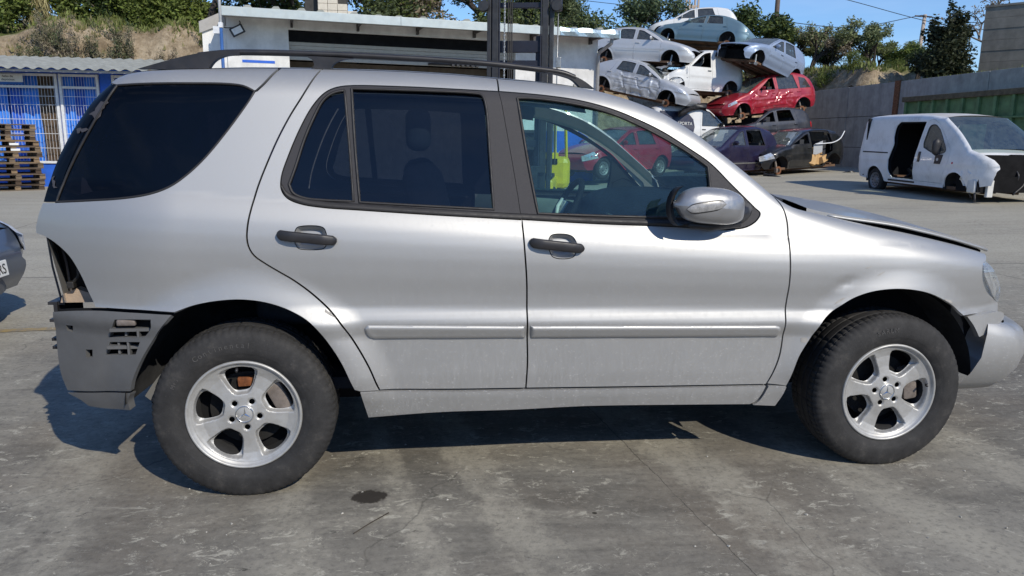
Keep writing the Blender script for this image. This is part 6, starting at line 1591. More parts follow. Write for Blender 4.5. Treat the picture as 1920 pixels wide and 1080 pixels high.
wcab = loop_of([[(1.86, 1.20), (2.20, 1.09), (2.48, 1.06)], [(2.48, 1.06), (2.66, 1.13), (2.50, 1.38), (2.30, 1.62)], [(2.30, 1.62), (2.1, 1.73), (1.92, 1.70), (1.86, 1.5), (1.83, 1.3), (1.86, 1.20)]])
m_.sides([(None, slide, []), ('front_door', cab, [(wcab, M_wglass)])], handles=False)
m_.fit('none', 'tyre')
for nm, pz in (('door_handle', [(1.75, .86), (1.82, .86), (1.82, 1.10), (1.75, 1.10)]), ('mirror_plate', [(2.38, .84), (2.58, .84), (2.62, 1.05), (2.38, 1.05)])):
    o = m_.both(nm, [pz], M_black, off=-.02, edge=.02)
g = G(); rows = []
for i in range(9):
    t = i / 8 * 2 - 1; w_ = math.sqrt(max(.05, 1 - t ** 4)); rows.append([(2.56 + .07 * math.cos(2 * math.pi * k / 12) * w_, -.95 - .13 + .11 * math.sin(2 * math.pi * k / 12) * w_, 1.22 + .19 * t) for k in range(13)])
g.grid(rows); g.obj('door_mirror', M_black, m_.root, True)
o = m_.both('mirror_badge', [circle(2.48, .94, .035, 12)], M_airbag, off=-.026, edge=.01, step=.03)
o = m_.both('side_repeater', [circle(2.98, .88, .022, 10)], M_red_lamp, off=-.01, edge=.01, step=.03)
m_.both('rail_cover', [[(-.62, 1.02), (.50, 1.02), (.50, 1.05), (-.62, 1.05)]], M_liner, off=-.006, edge=.01)
m_.both('sill_strip', [[(.56, .335), (1.62, .335), (1.62, .375), (.56, .375)]], M_black, off=-.012, edge=.01)
g = G(); g.box(.4, 1.7, -.6, .9, .36, .40); g.box(-.6, -.55, -.9, .9, .4, 1.9); g.obj('load_floor', M_int_dark, m_.root)
g = G(); rnd = random.Random(12)
for k in range(10): g.tube([(rnd.uniform(.8, 1.5), rnd.uniform(-.75, -.3), .42), (rnd.uniform(.8, 1.6), rnd.uniform(-.75, 0), rnd.uniform(.45, .75))], rnd.uniform(.02, .06), 6)
g.obj('load_scrap', M_int_dark, m_.root)
# stripped nose: crossmember, lamp shell, loops of pipe, engine bulk
g = G(); g.box(2.95, 3.72, -.82, .82, .42, 1.08); g.box(3.1, 3.78, -.88, .88, .28, .62); g.obj('engine_block', M_dark, m_.root)
g = G(); g.grid([[(3.0 + .13 * i, -.92 + .23 * k, 1.165 - .025 * i + .03 * (1 - (k / 4 - 1) ** 2) - (.06 if i == 4 and k in (2, 3) else 0)) for k in range(9)] for i in range(5)]); g.obj('scuttle_panel', P_vanwhite, m_.root, True)
g = G(); g.box(3.50, 3.74, -.93, -.74, .26, .56, bev=.03); g.obj('washer_bottle', M_airbag, m_.root, True)
g = G(); g.box(3.78, 3.86, -.70, -.56, .18, .55, bev=.015); g.box(3.80, 3.85, -.66, -.60, .30, .36); g.obj('chassis_leg', M_airbag, m_.root)
g = G(); g.tube(crom([(3.55, -.86, .60), (3.66, -.84, .86), (3.80, -.72, .84), (3.88, -.6, .70), (3.82, -.62, .60), (3.68, -.78, .58)], 5), .025, 7); g.tube(crom([(3.45, -.90, .95), (3.55, -.92, .84), (3.50, -.93, .74), (3.60, -.93, .66)], 5), .03, 7)
for k in range(10): a = Vector((rnd.uniform(3.4, 3.8), rnd.uniform(-.95, -.6), rnd.uniform(.4, 1.0))); g.tube([a, a + Vector((rnd.uniform(-.15, .15), rnd.uniform(-.1, .1), rnd.uniform(-.2, .1)))], .014, 5)
g.obj('torn_brackets', M_white_steel, m_.root, True)
g = G(); rnd = random.Random(44); rows = []
for i in range(9):
    z_ = 1.0 - .075 * i; rows.append([(3.30 + .075 * k + .05 * math.sin(i * 1.7 + k), -.93 + .045 * math.sin(k * 2.3 + i) + .02 * k, z_ + .03 * math.sin(k * 3 + i * 2)) for k in range(4 + 0)])
g.grid(rows); g.obj('crumpled_wing', P_vanwhite, m_.root)
g = G()
for k in range(9):
    a = Vector((rnd.uniform(3.3, 3.75), rnd.uniform(-.9, .6), rnd.uniform(.45, 1.0))); g.tube(crom([a, a + Vector((.1, rnd.uniform(-.15, .15), -.15)), a + Vector((rnd.uniform(-.05, .2), rnd.uniform(-.2, .2), -.4))], 4), .022, 6)
g.obj('hanging_hose', M_black, m_.root, True)
g = G(); g.tube(crom([(3.62, -.5, .62), (3.70, -.46, .70), (3.64, -.42, .78), (3.70, -.38, .70), (3.66, -.34, .60)], 5), .016, 6); g.obj('bent_wire', M_white_steel, m_.root, True)

# grey car whose nose pokes in at the left edge
hd = Vector((1, .0, 0)).normalized(); fc = Vector((-2.245, 2.76, 0)); og = fc - hd * (3.30)
PLACE['O'] = (tuple(og), tuple(hd), 0)
P_greyblue = carpaint('grey_blue_metallic', lin((82, 92, 108)), .4, .3, .7, .2)
o_ = Car('hatchback', 'grey-blue car with a clear headlight poking in at the left edge', 'car', 'hatch', 2.6, .87, P_greyblue, PLACE['O'], step=.06)
o_.top_front = 1.40; o_.sides(o_.door_pair(1.12, 2.10, .1, M_wglass, M_wglass)); o_.fit('tyre', 'tyre')
o_.lamp([(2.78, .64), (3.08, .55), (3.24, .56), (3.23, .68), (3.10, .74), (2.88, .80)]); o_.mirror(-1); o_.mirror(1)
g = G(); rows = []
for i in range(12):
    x = 3.16; rows.append([(3.222 - .62 * abs(.62 - .10 * k) ** 2.2, .62 - .1 * k, .28 + .02 * i) for k in range(13)])
g.grid(rows); g.obj('lower_grille', M_bumper, o_.root, True)
plt_ = node('number_plate', o_.root, (3.225, 0, .47), (0, R(-6), 0))
g = G(); g.box(-.006, .012, -.26, .26, -.058, .058, bev=.004); g.obj('plate', M_white_plate, plt_)
lv, lf = letters('RS', .105, .002); mesh('plate_lettering', [(.0135 - v[1], v[0] + .175, v[2] - .038) for v in lv], lf, M_ink, plt_)
# ------------------------------------------------------------------ forklift, pallets, poles
M_fork = simple('forklift_dark_steel', lin((56, 56, 58)), .5, .3, .3, 8)
M_fork2 = simple('forklift_navy_steel', lin((34, 36, 48)), .5, .2, .25, 8)
M_yellow = simple('forklift_yellow', lin((222, 196, 20)), .45, 0, .12, 8)
fk = thing('forklift', 'yellow forklift with a tall black double mast, standing behind the silver car', 'forklift', (2.62, 10.5, .03), rot=(0, 0, R(-14)))
def fbox(nm, mat, *b, bev=.01, par=fk): g = G(); g.box(*b, bev=bev); return g.obj(nm, mat, par)
TOP = 3.95
for sg, x0 in ((-1, -.58), (1, .58)):
    o = x0; i_ = x0 - sg * .07
    fbox('outer_mast', M_fork, min(o, i_), max(o, i_), .0, .14, .1, TOP - .12); fbox('mast_web', M_fork2, min(i_, i_ - sg * .012), max(i_, i_ - sg * .012), .02, .12, .1, TOP)
    a, b_ = i_ - sg * .02, i_ - sg * .13; fbox('inner_mast', M_fork, min(a, b_), max(a, b_), -.02, .12, .12, TOP)
    c, d = b_ - sg * .004, b_ - sg * .03; fbox('mast_flange', M_fork2, min(c, d), max(c, d), -.03, .03, .15, TOP - .05)
    g = G(); g.lathe([(-.05, .0001), (-.05, .085), (-.02, .10), (.02, .10), (.05, .085), (.05, .0001)], 20, 'y', M=Matrix.Translation((x0 + sg * .05, -.06, TOP - .27))); g.obj('chain_roller', M_fork, fk, auto=40)
g = G(); g.box(.60, .72, -.05, .12, TOP - .34, TOP + .05, bev=.02); g.obj('mast_bracket', M_fork2, fk)
for z0, z1, m_ in ((TOP - .06, TOP + .06, M_fork), (TOP - .29, TOP - .20, M_fork2), (2.92, 3.12, M_fork2), (2.66, 2.79, M_fork2), (1.3, 1.42, M_fork2), (.35, .5, M_fork)):
    fbox('crossmember', m_, -.36, .36, .02, .09, z0, z1)
# lift chain: links one after another
g = G(); g.box(-.016, .016, -.010, .010, -.022, .022, bev=.006); lk = g.obj('chain_link', M_steel, fk); me = lk.data; lk.location = (-.265, -.05, .8)
for k in range(1, 66): link('chain_link', me, fk, (-.265, -.05, .8 + k * .048), (0, 0, R(90 * (k % 2))))
for x in (-.205, -.172, -.14): g = G(); g.tube([(x, -.04, .6), (x + .006, -.05, 2.2), (x, -.04, TOP - .1)], .011, 7); g.obj('hydraulic_hose', M_wire, fk, True)
g = G(); g.tube([(.655, .02, 1.0), (.655, .02, TOP - .2)], .011, 7); g.obj('side_pipe', M_steel, fk, True)
fbox('pipe_block', M_steel, .63, .72, -.03, .06, 2.66, 2.84)
g = G(); g.lathe([(.2, .06), (3.2, .06)], 14, 'z', M=Matrix.Translation((.33, .09, 0))); g.obj('lift_cylinder', M_fork2, fk, True)
for z in (.45, .85): fbox('carriage_plate', M_fork, -.5, .5, -.09, -.05, z, z + .12)
for x in (-.3, .3):
    g = G(); g.box(x - .06, x + .06, -.14, -.095, .05, .9); g.box(x - .06, x + .06, -1.2, -.142, .05, .09); g.obj('fork', M_fork, fk)
fbox('chassis', M_yellow, -.5, .62, .25, 2.0, .25, .72, bev=.05); fbox('floor_cowl', M_fork2, -.48, .60, .22, 1.2, .72, .80, bev=.02)
g = G(); g.prism([(0, 0), (.55, 0), (.55, .40), (.42, .52), (.10, .56), (0, .42)], -.50, .62, M=Matrix.Translation((0, 1.75, .62)) @ Matrix.Rotation(R(90), 4, 'Z') @ Matrix.Translation((0, 0, 0))); cwt = g.obj('counterweight', M_yellow, fk); cwt.location = (.12, 0, 0)
fbox('rear_hump', M_yellow, .30, .86, 1.72, 2.35, .45, 1.10, bev=.12); fbox('rear_grille', M_dark, .38, .62, 1.70, 1.719, .95, 1.06, bev=.004)
fbox('seat', M_seat, -.26, .24, 1.15, 1.7, .86, 1.0, bev=.05); fbox('seat_back', M_seat, -.28, .26, 1.62, 1.78, 1.0, 1.62, bev=.06)
fbox('dash_cowl', M_int_dark, -.40, .40, .30, .48, .8, 1.25, bev=.05)
g = G(); g.tube([(.16 * math.cos(a), .62 + .10 * math.sin(a), 1.40 + .12 * math.sin(a)) for a in np.linspace(0, 2 * math.pi, 25)], .013, 6, cap=False); g.tube([(0, .45, 1.2), (0, .62, 1.4)], .02, 6); g.obj('steering_wheel', M_black, fk, True)
for (x, y), (x2, y2) in (((.56, 2.02), (.54, 1.85)), ((.80, 2.12), (.74, 1.95)), ((-.42, 2.02), (-.40, 1.85))):
    g = G(); g.tube([(x, y, .7), (x2, y2, 2.12)], .032, 4); g.obj('guard_post', M_yellow, fk)
for x in (-.42, .56): g = G(); g.tube([(x, .32, .75), (x, .62, 2.12)], .03, 6); g.obj('guard_post', M_fork2, fk)
for k in range(7): fbox('guard_bar', M_fork2, -.44, .74, .62 + .19 * k, .66 + .19 * k, 2.10, 2.15, bev=.005)
for x, y, r_ in ((-.56, .45, .30), (.56, .45, .30), (-.42, 1.75, .24), (.60, 1.75, .24)):
    w_ = node('wheel', fk, (x, y, r_ - .02)); g = G(); g.lathe([(-.10, r_ * .55), (-.11, r_ * .85), (-.08, r_), (.08, r_), (.11, r_ * .85), (.10, r_ * .55)], 28, M=Matrix.Rotation(R(90), 4, 'Z')); g.obj('tyre', M_wtyre, w_, auto=40)
    g = G(); g.lathe([(-.07, .001), (-.09, r_ * .55), (.09, r_ * .55), (.07, .001)], 20, M=Matrix.Rotation(R(90), 4, 'Z')); g.obj('rim', M_white_steel, w_, auto=40)

# ---- pallets
M_wood = [simple('pallet_wood_' + n, lin(c), .9, 0, .3, 7, .2) for n, c in (('grey', (104, 90, 74)), ('pale', (124, 104, 80)), ('brown', (70, 56, 44)))]
bx = {}
def pboard(nm, mat, dims):
    key = (mat.name, dims)
    if key not in bx:
        g = G(); g.box(-dims[0] / 2, dims[0] / 2, -dims[1] / 2, dims[1] / 2, 0, dims[2], bev=.004); o = g.obj('tmp', mat); bx[key] = o.data; bpy.data.objects.remove(o)
    return bx[key]
ordn = ['bottom pallet of the stack', 'second pallet from the bottom', 'third pallet from the bottom', 'fourth pallet from the bottom', 'fifth pallet from the bottom', 'sixth pallet from the bottom', 'sixth pallet from the top', 'fifth pallet from the top', 'fourth pallet from the top', 'third pallet from the top', 'second pallet from the top', 'topmost pallet']
rnd = random.Random(21); z = .0
for k in range(12):
    mt = M_wood[[0, 2, 0, 2, 0, 1, 0, 1, 2, 1, 0, 0][k]]; h = .140
    p_ = thing('pallet', ordn[k] + ' in the wooden stack by the blue shed', 'pallet', (-9.50 - (.10 if k > 8 else 0) + rnd.uniform(-.05, .05), 18.25 + rnd.uniform(-.04, .04), z + .001), 'wooden pallets stacked by the blue shed', (0, 0, R(34 + rnd.uniform(-5, 5))))
    for j in range(3): link('plank', pboard('p', mt, (1.2, .10, .02)), p_, (0, -.40 + .40 * j, 0))
    for j in range(3):
        for i in range(3): link('block', pboard('b', M_wood[(j + i + k) % 3], (.13, .10, .076)), p_, (-.53 + .53 * i, -.40 + .40 * j, .0205))
    for j in range(3): link('cross_plank', pboard('c', mt, (.11, .94, .02)), p_, (-.53 + .53 * j, 0, .097))
    for j in range(7): link('deck_plank', pboard('d', M_wood[rnd.choice((0, 0, 1))] if k > 4 else mt, (1.2, .095, .02)), p_, (0, -.42 + .14 * j, .1175))
    if k in (7, 8): 
        g = G(); g.box(-.06, .14, -.462, -.458, .03, .085); g.obj('paper_label', M_white_plate, p_)
    z += h

# ---- poles, lattice mast and wires
M_polewood = simple('weathered_pole', lin((98, 84, 76)), .85, 0, .2, 6)
M_polegrey = simple('concrete_pole', lin((176, 160, 148)), .8, 0, .12, 6)
def pole(name, label, x, y, z0, z1, r, mat, lean=0.):
    t = thing(name, label, 'pole', (x, y, z0)); g = G(); g.tube([(0, 0, -.5), (lean, 0, z1 - z0)], [r * 1.15, r * .85], 10); g.obj('post', mat, t, True); return t
t = pole('utility_pole', 'dark wooden pole rising past the right of the dense round tree', 20.59, 37.41, float(hill_z(20.59, 37.41)), 11.5, .13, M_polewood)
t = pole('utility_pole', 'pale leaning pole carrying the wire above the almond trees', 34.1, 44.45, float(hill_z(34.1, 44.4)), 9.85, .13, M_polegrey, .25)
g = G(); g.tube([(-.45, 0, 9.75 - t.location.z), (.75, 0, 9.72 - t.location.z)], .05, 6); g.obj('crossarm', M_polewood, t)
t = pole('utility_pole', 'thin grey pole behind the right end of the workshop roof', 8.89, 36.2, float(hill_z(8.9, 36.2)), 11.5, .09, M_polegrey)
lt = thing('lattice_mast', 'pale lattice pylon behind the top of the heap', 'pylon', (21.7, 53.2, float(hill_z(21.7, 53.2)) - .5))
for sx in (-1, 1):
    for sy in (-1, 1): g = G(); g.box(sx * .34 - .06, sx * .34 + .06, sy * .34 - .06, sy * .34 + .06, 0, 9); g.obj('leg', M_polegrey, lt)
for k in range(12):
    for sy in (-1, 1):
        g = G(); g.box(-.28, .28, sy * .34 - .03, sy * .34 + .03, .5 + k * .72, .62 + k * .72); g.obj('brace', M_polegrey, lt)
def wire(label, pts):
    g = G(); C_ = crom(pts, 8); c0 = Vector(C_[0]); g.tube([Vector(p) - c0 for p in C_], .022, 5); o = g.obj('overhead_wire', M_wire, None, True); o.location = c0; tag(o, label, 'wire', 'overhead wires')
wire('thick wire sagging from the dark pole to the pale leaning pole', [(20.6, 37.4, 7.98), (27.2, 41.0, 8.35), (34.1, 44.45, 9.8)])
wire('wire running right from the pale leaning pole', [(34.1, 44.45, 9.8), (36.5, 42.8, 9.2), (42, 39, 9.3)])
wire('thin high wire crossing the open sky to the right', [(26, 49.6, 12.6), (30.3, 46.92, 11.03), (35.3, 43.56, 9.1), (39, 41, 8.4)])
wire('thin wire passing behind the lattice pylon', [(10, 58, 12.6), (21.7, 53.4, 11.0), (27, 50, 10.3)])
# ------------------------------------------------------------------ trees, shrubs and grass
def leaf_mat(name, c, var=.35):
    g = NG(name); b = g.bsdf(c, .6, spec=.25); v = g.coord(); f = g.noise(v, 1.6, 3)
    oi = g.n('ObjectInfo'); geo = g.n('NewGeometry')
    k = g.ramp(geo.outputs['Random Per Island'], [(0, tuple(q * (1 - var) for q in c)), (.6, c), (1, tuple(min(1, q * (1 + var * 1.3)) for q in c))])
    g.l(k, b.inputs['Base Color'])
    tr = g.n('BsdfTranslucent'); g.l(k, tr.inputs[0]); mx = g.n('MixShader'); mx.inputs[0].default_value = .25
    g.l(b.outputs[0], mx.inputs[1]); g.l(tr.outputs[0], mx.inputs[2]); g.l(mx.outputs[0], g.out.inputs[0]); return g.m
L_olive = leaf_mat('olive_leaf', (0.115, 0.142, 0.068)); L_dark = leaf_mat('carob_leaf', (0.057, 0.084, 0.030)); L_green = leaf_mat('bush_leaf', (0.135, 0.169, 0.041)); L_fresh = leaf_mat('fresh_leaf', (.16, .21, .045))
L_almond = leaf_mat('almond_leaf', (.21, .235, .11)); L_dry = leaf_mat('dry_twig', (.27, .22, .155)); L_grey = leaf_mat('grey_scrub', (.23, .205, .13)); L_straw = leaf_mat('straw', (.36, .31, .15)); L_pyra = leaf_mat('dark_shrub_leaf', (0.041, 0.049, 0.024)); L_euc = leaf_mat('grey_green_leaf', (0.115, 0.155, 0.081))
M_bark = simple('dark_bark', (.045, .036, .03), .95, 0, .4, 6, .3); M_bark2 = simple('grey_bark', (.16, .135, .115), .95, 0, .35, 6, .3)

def leaves(rs, centres, n, rad, size, squash_=.8, droop=0., aspect=.45):
    """n small leaf blades scattered round each centre"""
    c = np.repeat(np.array(centres), n, 0); N = len(c)
    d = rs.randn(N, 3); d /= np.linalg.norm(d, axis=1)[:, None]; r = rs.rand(N) ** .45
    p = c + d * (r * rad)[:, None] * np.array([1, 1, squash_])
    a = rs.randn(N, 3); a[:, 2] = a[:, 2] * .6 - droop; a /= np.linalg.norm(a, axis=1)[:, None]
    b = np.cross(a, rs.randn(N, 3)); b /= np.maximum(1e-6, np.linalg.norm(b, axis=1))[:, None]
    s_ = size * (.6 + .8 * rs.rand(N))[:, None]
    v = np.stack([p - a * s_ * .5, p + b * s_ * aspect * .5, p + a * s_ * .5, p - b * s_ * aspect * .5], 1).reshape(-1, 3)
    f = np.arange(N * 4).reshape(-1, 4); return v, f
def fast_mesh(name, v, f, mat, parent, loc=(0, 0, 0)):
    me = bpy.data.meshes.new(name); me.vertices.add(len(v)); me.vertices.foreach_set('co', np.asarray(v, np.float32).ravel())
    k = f.shape[1]; me.loops.add(f.size); me.loops.foreach_set('vertex_index', f.ravel().astype(np.int32)); me.polygons.add(len(f)); me.polygons.foreach_set('loop_start', np.arange(0, f.size, k, dtype=np.int32)); me.polygons.foreach_set('loop_total', np.full(len(f), k, np.int32))
    me.materials.append(mat); me.update(); me.validate(); return link(name, me, parent, loc)

def tree(name, label, x, y, h, rad, leaf, bark, seed, n=40, size=.16, trunk_h=.3, clump=.55, levels=3, spread=.75, group=None, bare=0., lean=(0, 0), z=None, trunk_r=.14, top=1., second=None):
    rs = np.random.RandomState(seed); rnd = random.Random(seed)
    z = float(hill_z(x, y)) - .1 if z is None else z
    t = thing(name, label, 'tree', (x, y, z), group); g = G(); ends = []; mids = []
    def grow(p, d, L, r, lv):
        n_ = 4; pts = [p]; q = p
        for i in range(n_):
            d = (d + Vector((rnd.gauss(0, .16), rnd.gauss(0, .16), rnd.gauss(.02, .10)))).normalized(); q = q + d * (L / n_); pts.append(q)
        g.tube(pts, [r * (1 - .45 * i / n_) for i in range(n_ + 1)], 7 if lv == levels else 5, cap=False)
        if lv == 0: ends.append(q); mids.append(pts[2]); return
        if lv <= 1: mids.append(q)
        for k in range(rnd.choice((2, 3, 3)) if lv > 1 else rnd.choice((3, 4))):
            a = rnd.uniform(0, 2 * math.pi); nd = Vector((d.x + spread * math.cos(a), d.y + spread * math.sin(a), d.z * .8 + rnd.uniform(-.15, .35))).normalized()
            grow(q, nd, L * rnd.uniform(.62, .82), r * .55, lv - 1)
    L0 = h * trunk_h
    for k in range(rnd.choice((1, 2)) if trunk_h < .25 else 1):
        grow(Vector((rnd.uniform(-.1, .1) * k, 0, -.2)), Vector((lean[0] + .4 * k * rnd.choice((-1, 1)), lean[1], 1)).normalized(), L0, trunk_r, levels)
    P_ = np.array([tuple(e) for e in ends + mids]); 
    # fit the skeleton to the wanted height and spread
    top_ = np.percentile(P_[:, 2], 97); kz = h / max(top_ + clump * .6, .1); rr = np.percentile(np.hypot(P_[:, 0] - P_[:, 0].mean(), P_[:, 1] - P_[:, 1].mean()), 92); kx = rad / max(rr + clump * .5, .1)
    kx = min(kx, 2.2)
    g.v = [(v[0] * (1 + (kx - 1) * min(1, max(0, v[2]) / (h * .3))), v[1] * (1 + (kx - 1) * min(1, max(0, v[2]) / (h * .3))), v[2] * kz) for v in g.v]
    P_ = P_ * np.array([kx, kx, kz])
    g.obj('trunk', bark, t, True)
    P_ = P_[rs.rand(len(P_)) > bare]
    if len(P_):
        v, f = leaves(rs, P_, n, clump, size)
        o = fast_mesh('crown', v, f, leaf, t); o['kind'] = 'stuff'
        if second:
            v, f = leaves(rs, P_, n // 3, clump * 1.1, size * .9); o = fast_mesh('crown', v, f, second, t); o['kind'] = 'stuff'
    return t
def shrub(name, label, cat, x, y, h, rad, mat, seed, n=1500, size=.13, droop=0., spire=0, group=None, stems=True, z=None, mat2=None, aspect=.45):
    rs = np.random.RandomState(seed); z = float(hill_z(x, y)) - .08 if z is None else z
    t = thing(name, label, cat, (x, y, z), group); cs = []
    for k in range(26):
        a = rs.rand() * 6.28; q = rs.rand() ** .6; zz = h * (.12 + .80 * rs.rand()); w_ = rad * (1 - .55 * (zz / h) ** 2); cs.append((w_ * q * math.cos(a), w_ * q * math.sin(a), zz))
    v, f = leaves(rs, cs, max(6, n // 26), rad * .42, size, 1., droop, aspect)
    for k in range(spire):
        a = rs.rand() * 6.28; b0 = np.array([rad * .55 * math.cos(a), rad * .55 * math.sin(a), h * .85]); top_ = b0 + np.array([rs.randn() * .15, rs.randn() * .15, h * (.25 + .3 * rs.rand())])
        cc = [b0 + (top_ - b0) * i / 7 for i in range(8)]; v2, f2 = leaves(rs, cc, 26, .16, size, 1.3, 0, aspect); f = np.concatenate([f, f2 + len(v)]); v = np.concatenate([v, v2])
    o = fast_mesh('crown', v, f, mat, t); o['kind'] = 'stuff'
    if mat2 is not None:
        v, f = leaves(rs, cs, max(4, n // 90), rad * .45, size, 1., droop, aspect); o = fast_mesh('crown', v, f, mat2, t); o['kind'] = 'stuff'
    g = G()
    for k in range(6):
        c = cs[k]; g.tube([(c[0] * .1, c[1] * .1, 0), (c[0] * .5, c[1] * .5, c[2] * .6), c], [.03, .022, .008], 5)
    g.obj('stems', M_bark2, t, True); return t
GB = 'trees behind the workshop roof'
tree('carob_tree', 'dark dense tree behind the left end of the workshop roof', -6.5, 27.0, 4.0, 2.3, L_dark, M_bark, 1, 60, .17, .18, .6, group=GB)
tree('olive_tree', 'grey-green olive tree just right of the blue pole', -3.7, 28.2, 3.8, 2.2, L_olive, M_bark, 2, 60, .16, .2, .55, group=GB)
tree('carob_tree', 'dark tree left of the block pier', -2.7, 29.0, 3.6, 1.8, L_dark, M_bark, 3, 55, .17, .2, .6, group=GB)
tree('olive_tree', 'olive tree right of the block pier above the fascia', -0.9, 29.6, 3.7, 1.9, L_olive, M_bark, 4, 60, .16, .2, .55, group=GB)
tree('carob_tree', 'blackish green tree between the olive and the grey bare tree', 0.3, 30.6, 3.6, 1.5, L_dark, M_bark, 5, 60, .17, .2, .55, group=GB)
tree('bare_tree', 'grey drooping half dead tree with bare twigs above the roof', 1.3, 29.6, 4.3, 1.7, L_dry, M_bark2, 6, 80, .20, .3, .5, group=GB, levels=4, trunk_r=.16)
tree('leafless_tree', 'leafless dark branching tree against the blue sky behind the roof', 2.1, 31.4, 5.4, 1.9, L_dry, M_bark, 16, 14, .14, .42, .4, group=GB, levels=4, bare=.75, lean=(.05, 0))
tree('young_tree', 'fresh yellow-green bush low behind the roof beside the forklift mast', 2.6, 32.7, 1.7, .9, L_fresh, M_bark, 7, 60, .14, .2, .4, group=GB)
tree('olive_tree', 'olive tree just left of the forklift mast', 3.8, 30.1, 3.6, 1.5, L_olive, M_bark, 8, 60, .15, .2, .5, group=GB, second=L_euc)
tree('olive_tree', 'olive tree seen through the top of the forklift mast', 6.1, 30.8, 3.6, 1.8, L_olive, M_bark, 9, 65, .15, .2, .55, group=GB)
tree('olive_tree', 'thin olive tree right of the forklift mast', 7.4, 32.2, 4.0, 1.2, L_euc, M_bark, 29, 40, .15, .3, .5, group=GB)
tree('spreading_tree', 'tall leafy tree with dark forked trunk above the top left saloon', 9.9, 34.6, 5.2, 2.6, L_euc, M_bark, 10, 46, .19, .22, .60, levels=4, second=L_fresh, trunk_r=.2)
tree('spreading_tree', 'light leafy tree left of the lattice pylon', 12.8, 36.2, 4.9, 2.2, L_euc, M_bark, 11, 34, .18, .25, .6, levels=4)
tree('round_tree', 'dense round dark green tree right of the car on top of the heap', 18.5, 35.0, 4.3, 2.3, L_dark, M_bark, 12, 80, .20, .15, .65, second=L_green)
for k, (x, y, h, r_, m_, lab) in enumerate([(-4.6, 27.6, 2.3, 1.6, L_dark, 'dark undergrowth left of the block pier behind the roof'), (-.4, 28.6, 2.2, 1.7, L_olive, 'olive green undergrowth just right of the block pier'), (1.0, 29.0, 2.4, 1.3, L_dry, 'mass of grey twigs behind the middle of the roof'), (4.2, 29.6, 2.3, 1.3, L_olive, 'undergrowth at the left foot of the forklift mast skyline'), (6.2, 30.0, 2.3, 1.5, L_olive, 'undergrowth seen through the forklift mast'), (9.2, 33.6, 2.2, 1.6, L_euc, 'undergrowth below the spreading tree by the top left saloon'), (12.0, 34.6, 2.2, 1.6, L_euc, 'undergrowth left of the lattice pylon')]):
    shrub('undergrowth_bush', lab, 'bush', x, y, h, r_, m_, 160 + k, 4600, .17, group='undergrowth behind the workshop', mat2=L_green)
GA = 'almond trees on the grassy bank'
AL = [(19.3, 32.6, 2.5, 1.6, 'twisted sparse almond tree with reddish twigs by the dark pole', .50, L_almond, L_dry), (20.7, 33.6, 2.3, 1.4, 'second sparse almond tree from the dark pole', .40, L_almond, L_dry), (21.6, 33.4, 1.9, 1.1, 'small nearly bare almond tree on the bank', .65, L_dry, None), (22.6, 33.2, 2.6, 1.5, 'leafy almond tree with two dark trunks on the bank', .2, L_almond, None), (23.9, 33.2, 2.7, 1.7, 'tall leaning almond tree in the middle of the bank', .25, L_almond, L_euc), (25.4, 32.8, 1.9, 1.5, 'low green almond tree below the leaning pole', .05, L_fresh, L_almond), (21.6, 26.6, 1.9, 1.0, 'small dark almond tree next to the dark evergreen shrub', .25, L_dark, None), (28.5, 36, 2.4, 1.7, 'hazy almond tree further back on the bank', .1, L_almond, None), (17.8, 34.5, 2.2, 1.4, 'pale almond tree behind the dense round tree', .35, L_almond, None)]
AL += [(18.9, 34.2, 1.9, 1.2, 'low reddish almond scrub close to the dark pole', .3, L_dry, L_almond), (20.6, 35.4, 2.3, 1.5, 'greyish almond tree behind the two sparse ones', .2, L_almond, L_dry), (23.1, 35.6, 2.4, 1.5, 'green almond tree behind the leaning one', .1, L_almond, L_euc), (24.9, 34.6, 2.0, 1.5, 'bushy almond tree right of the leaning one', .1, L_almond, L_fresh), (26.8, 34.2, 2.0, 1.6, 'bushy almond tree left of the dark evergreen', .1, L_almond, L_euc), (22.2, 34.9, 1.5, 1.2, 'small bushy almond tree in the middle of the bank', .1, L_euc, L_almond)]
for k, (x, y, h, r_, lab, bare, lf_, sec) in enumerate(AL):
    tree('almond_tree', lab, x, y, h * 1.12, r_, lf_, M_bark, 40 + k, 16, .12, .13, .26, levels=4, spread=.62, group=GA, bare=bare, trunk_r=.085, second=sec)
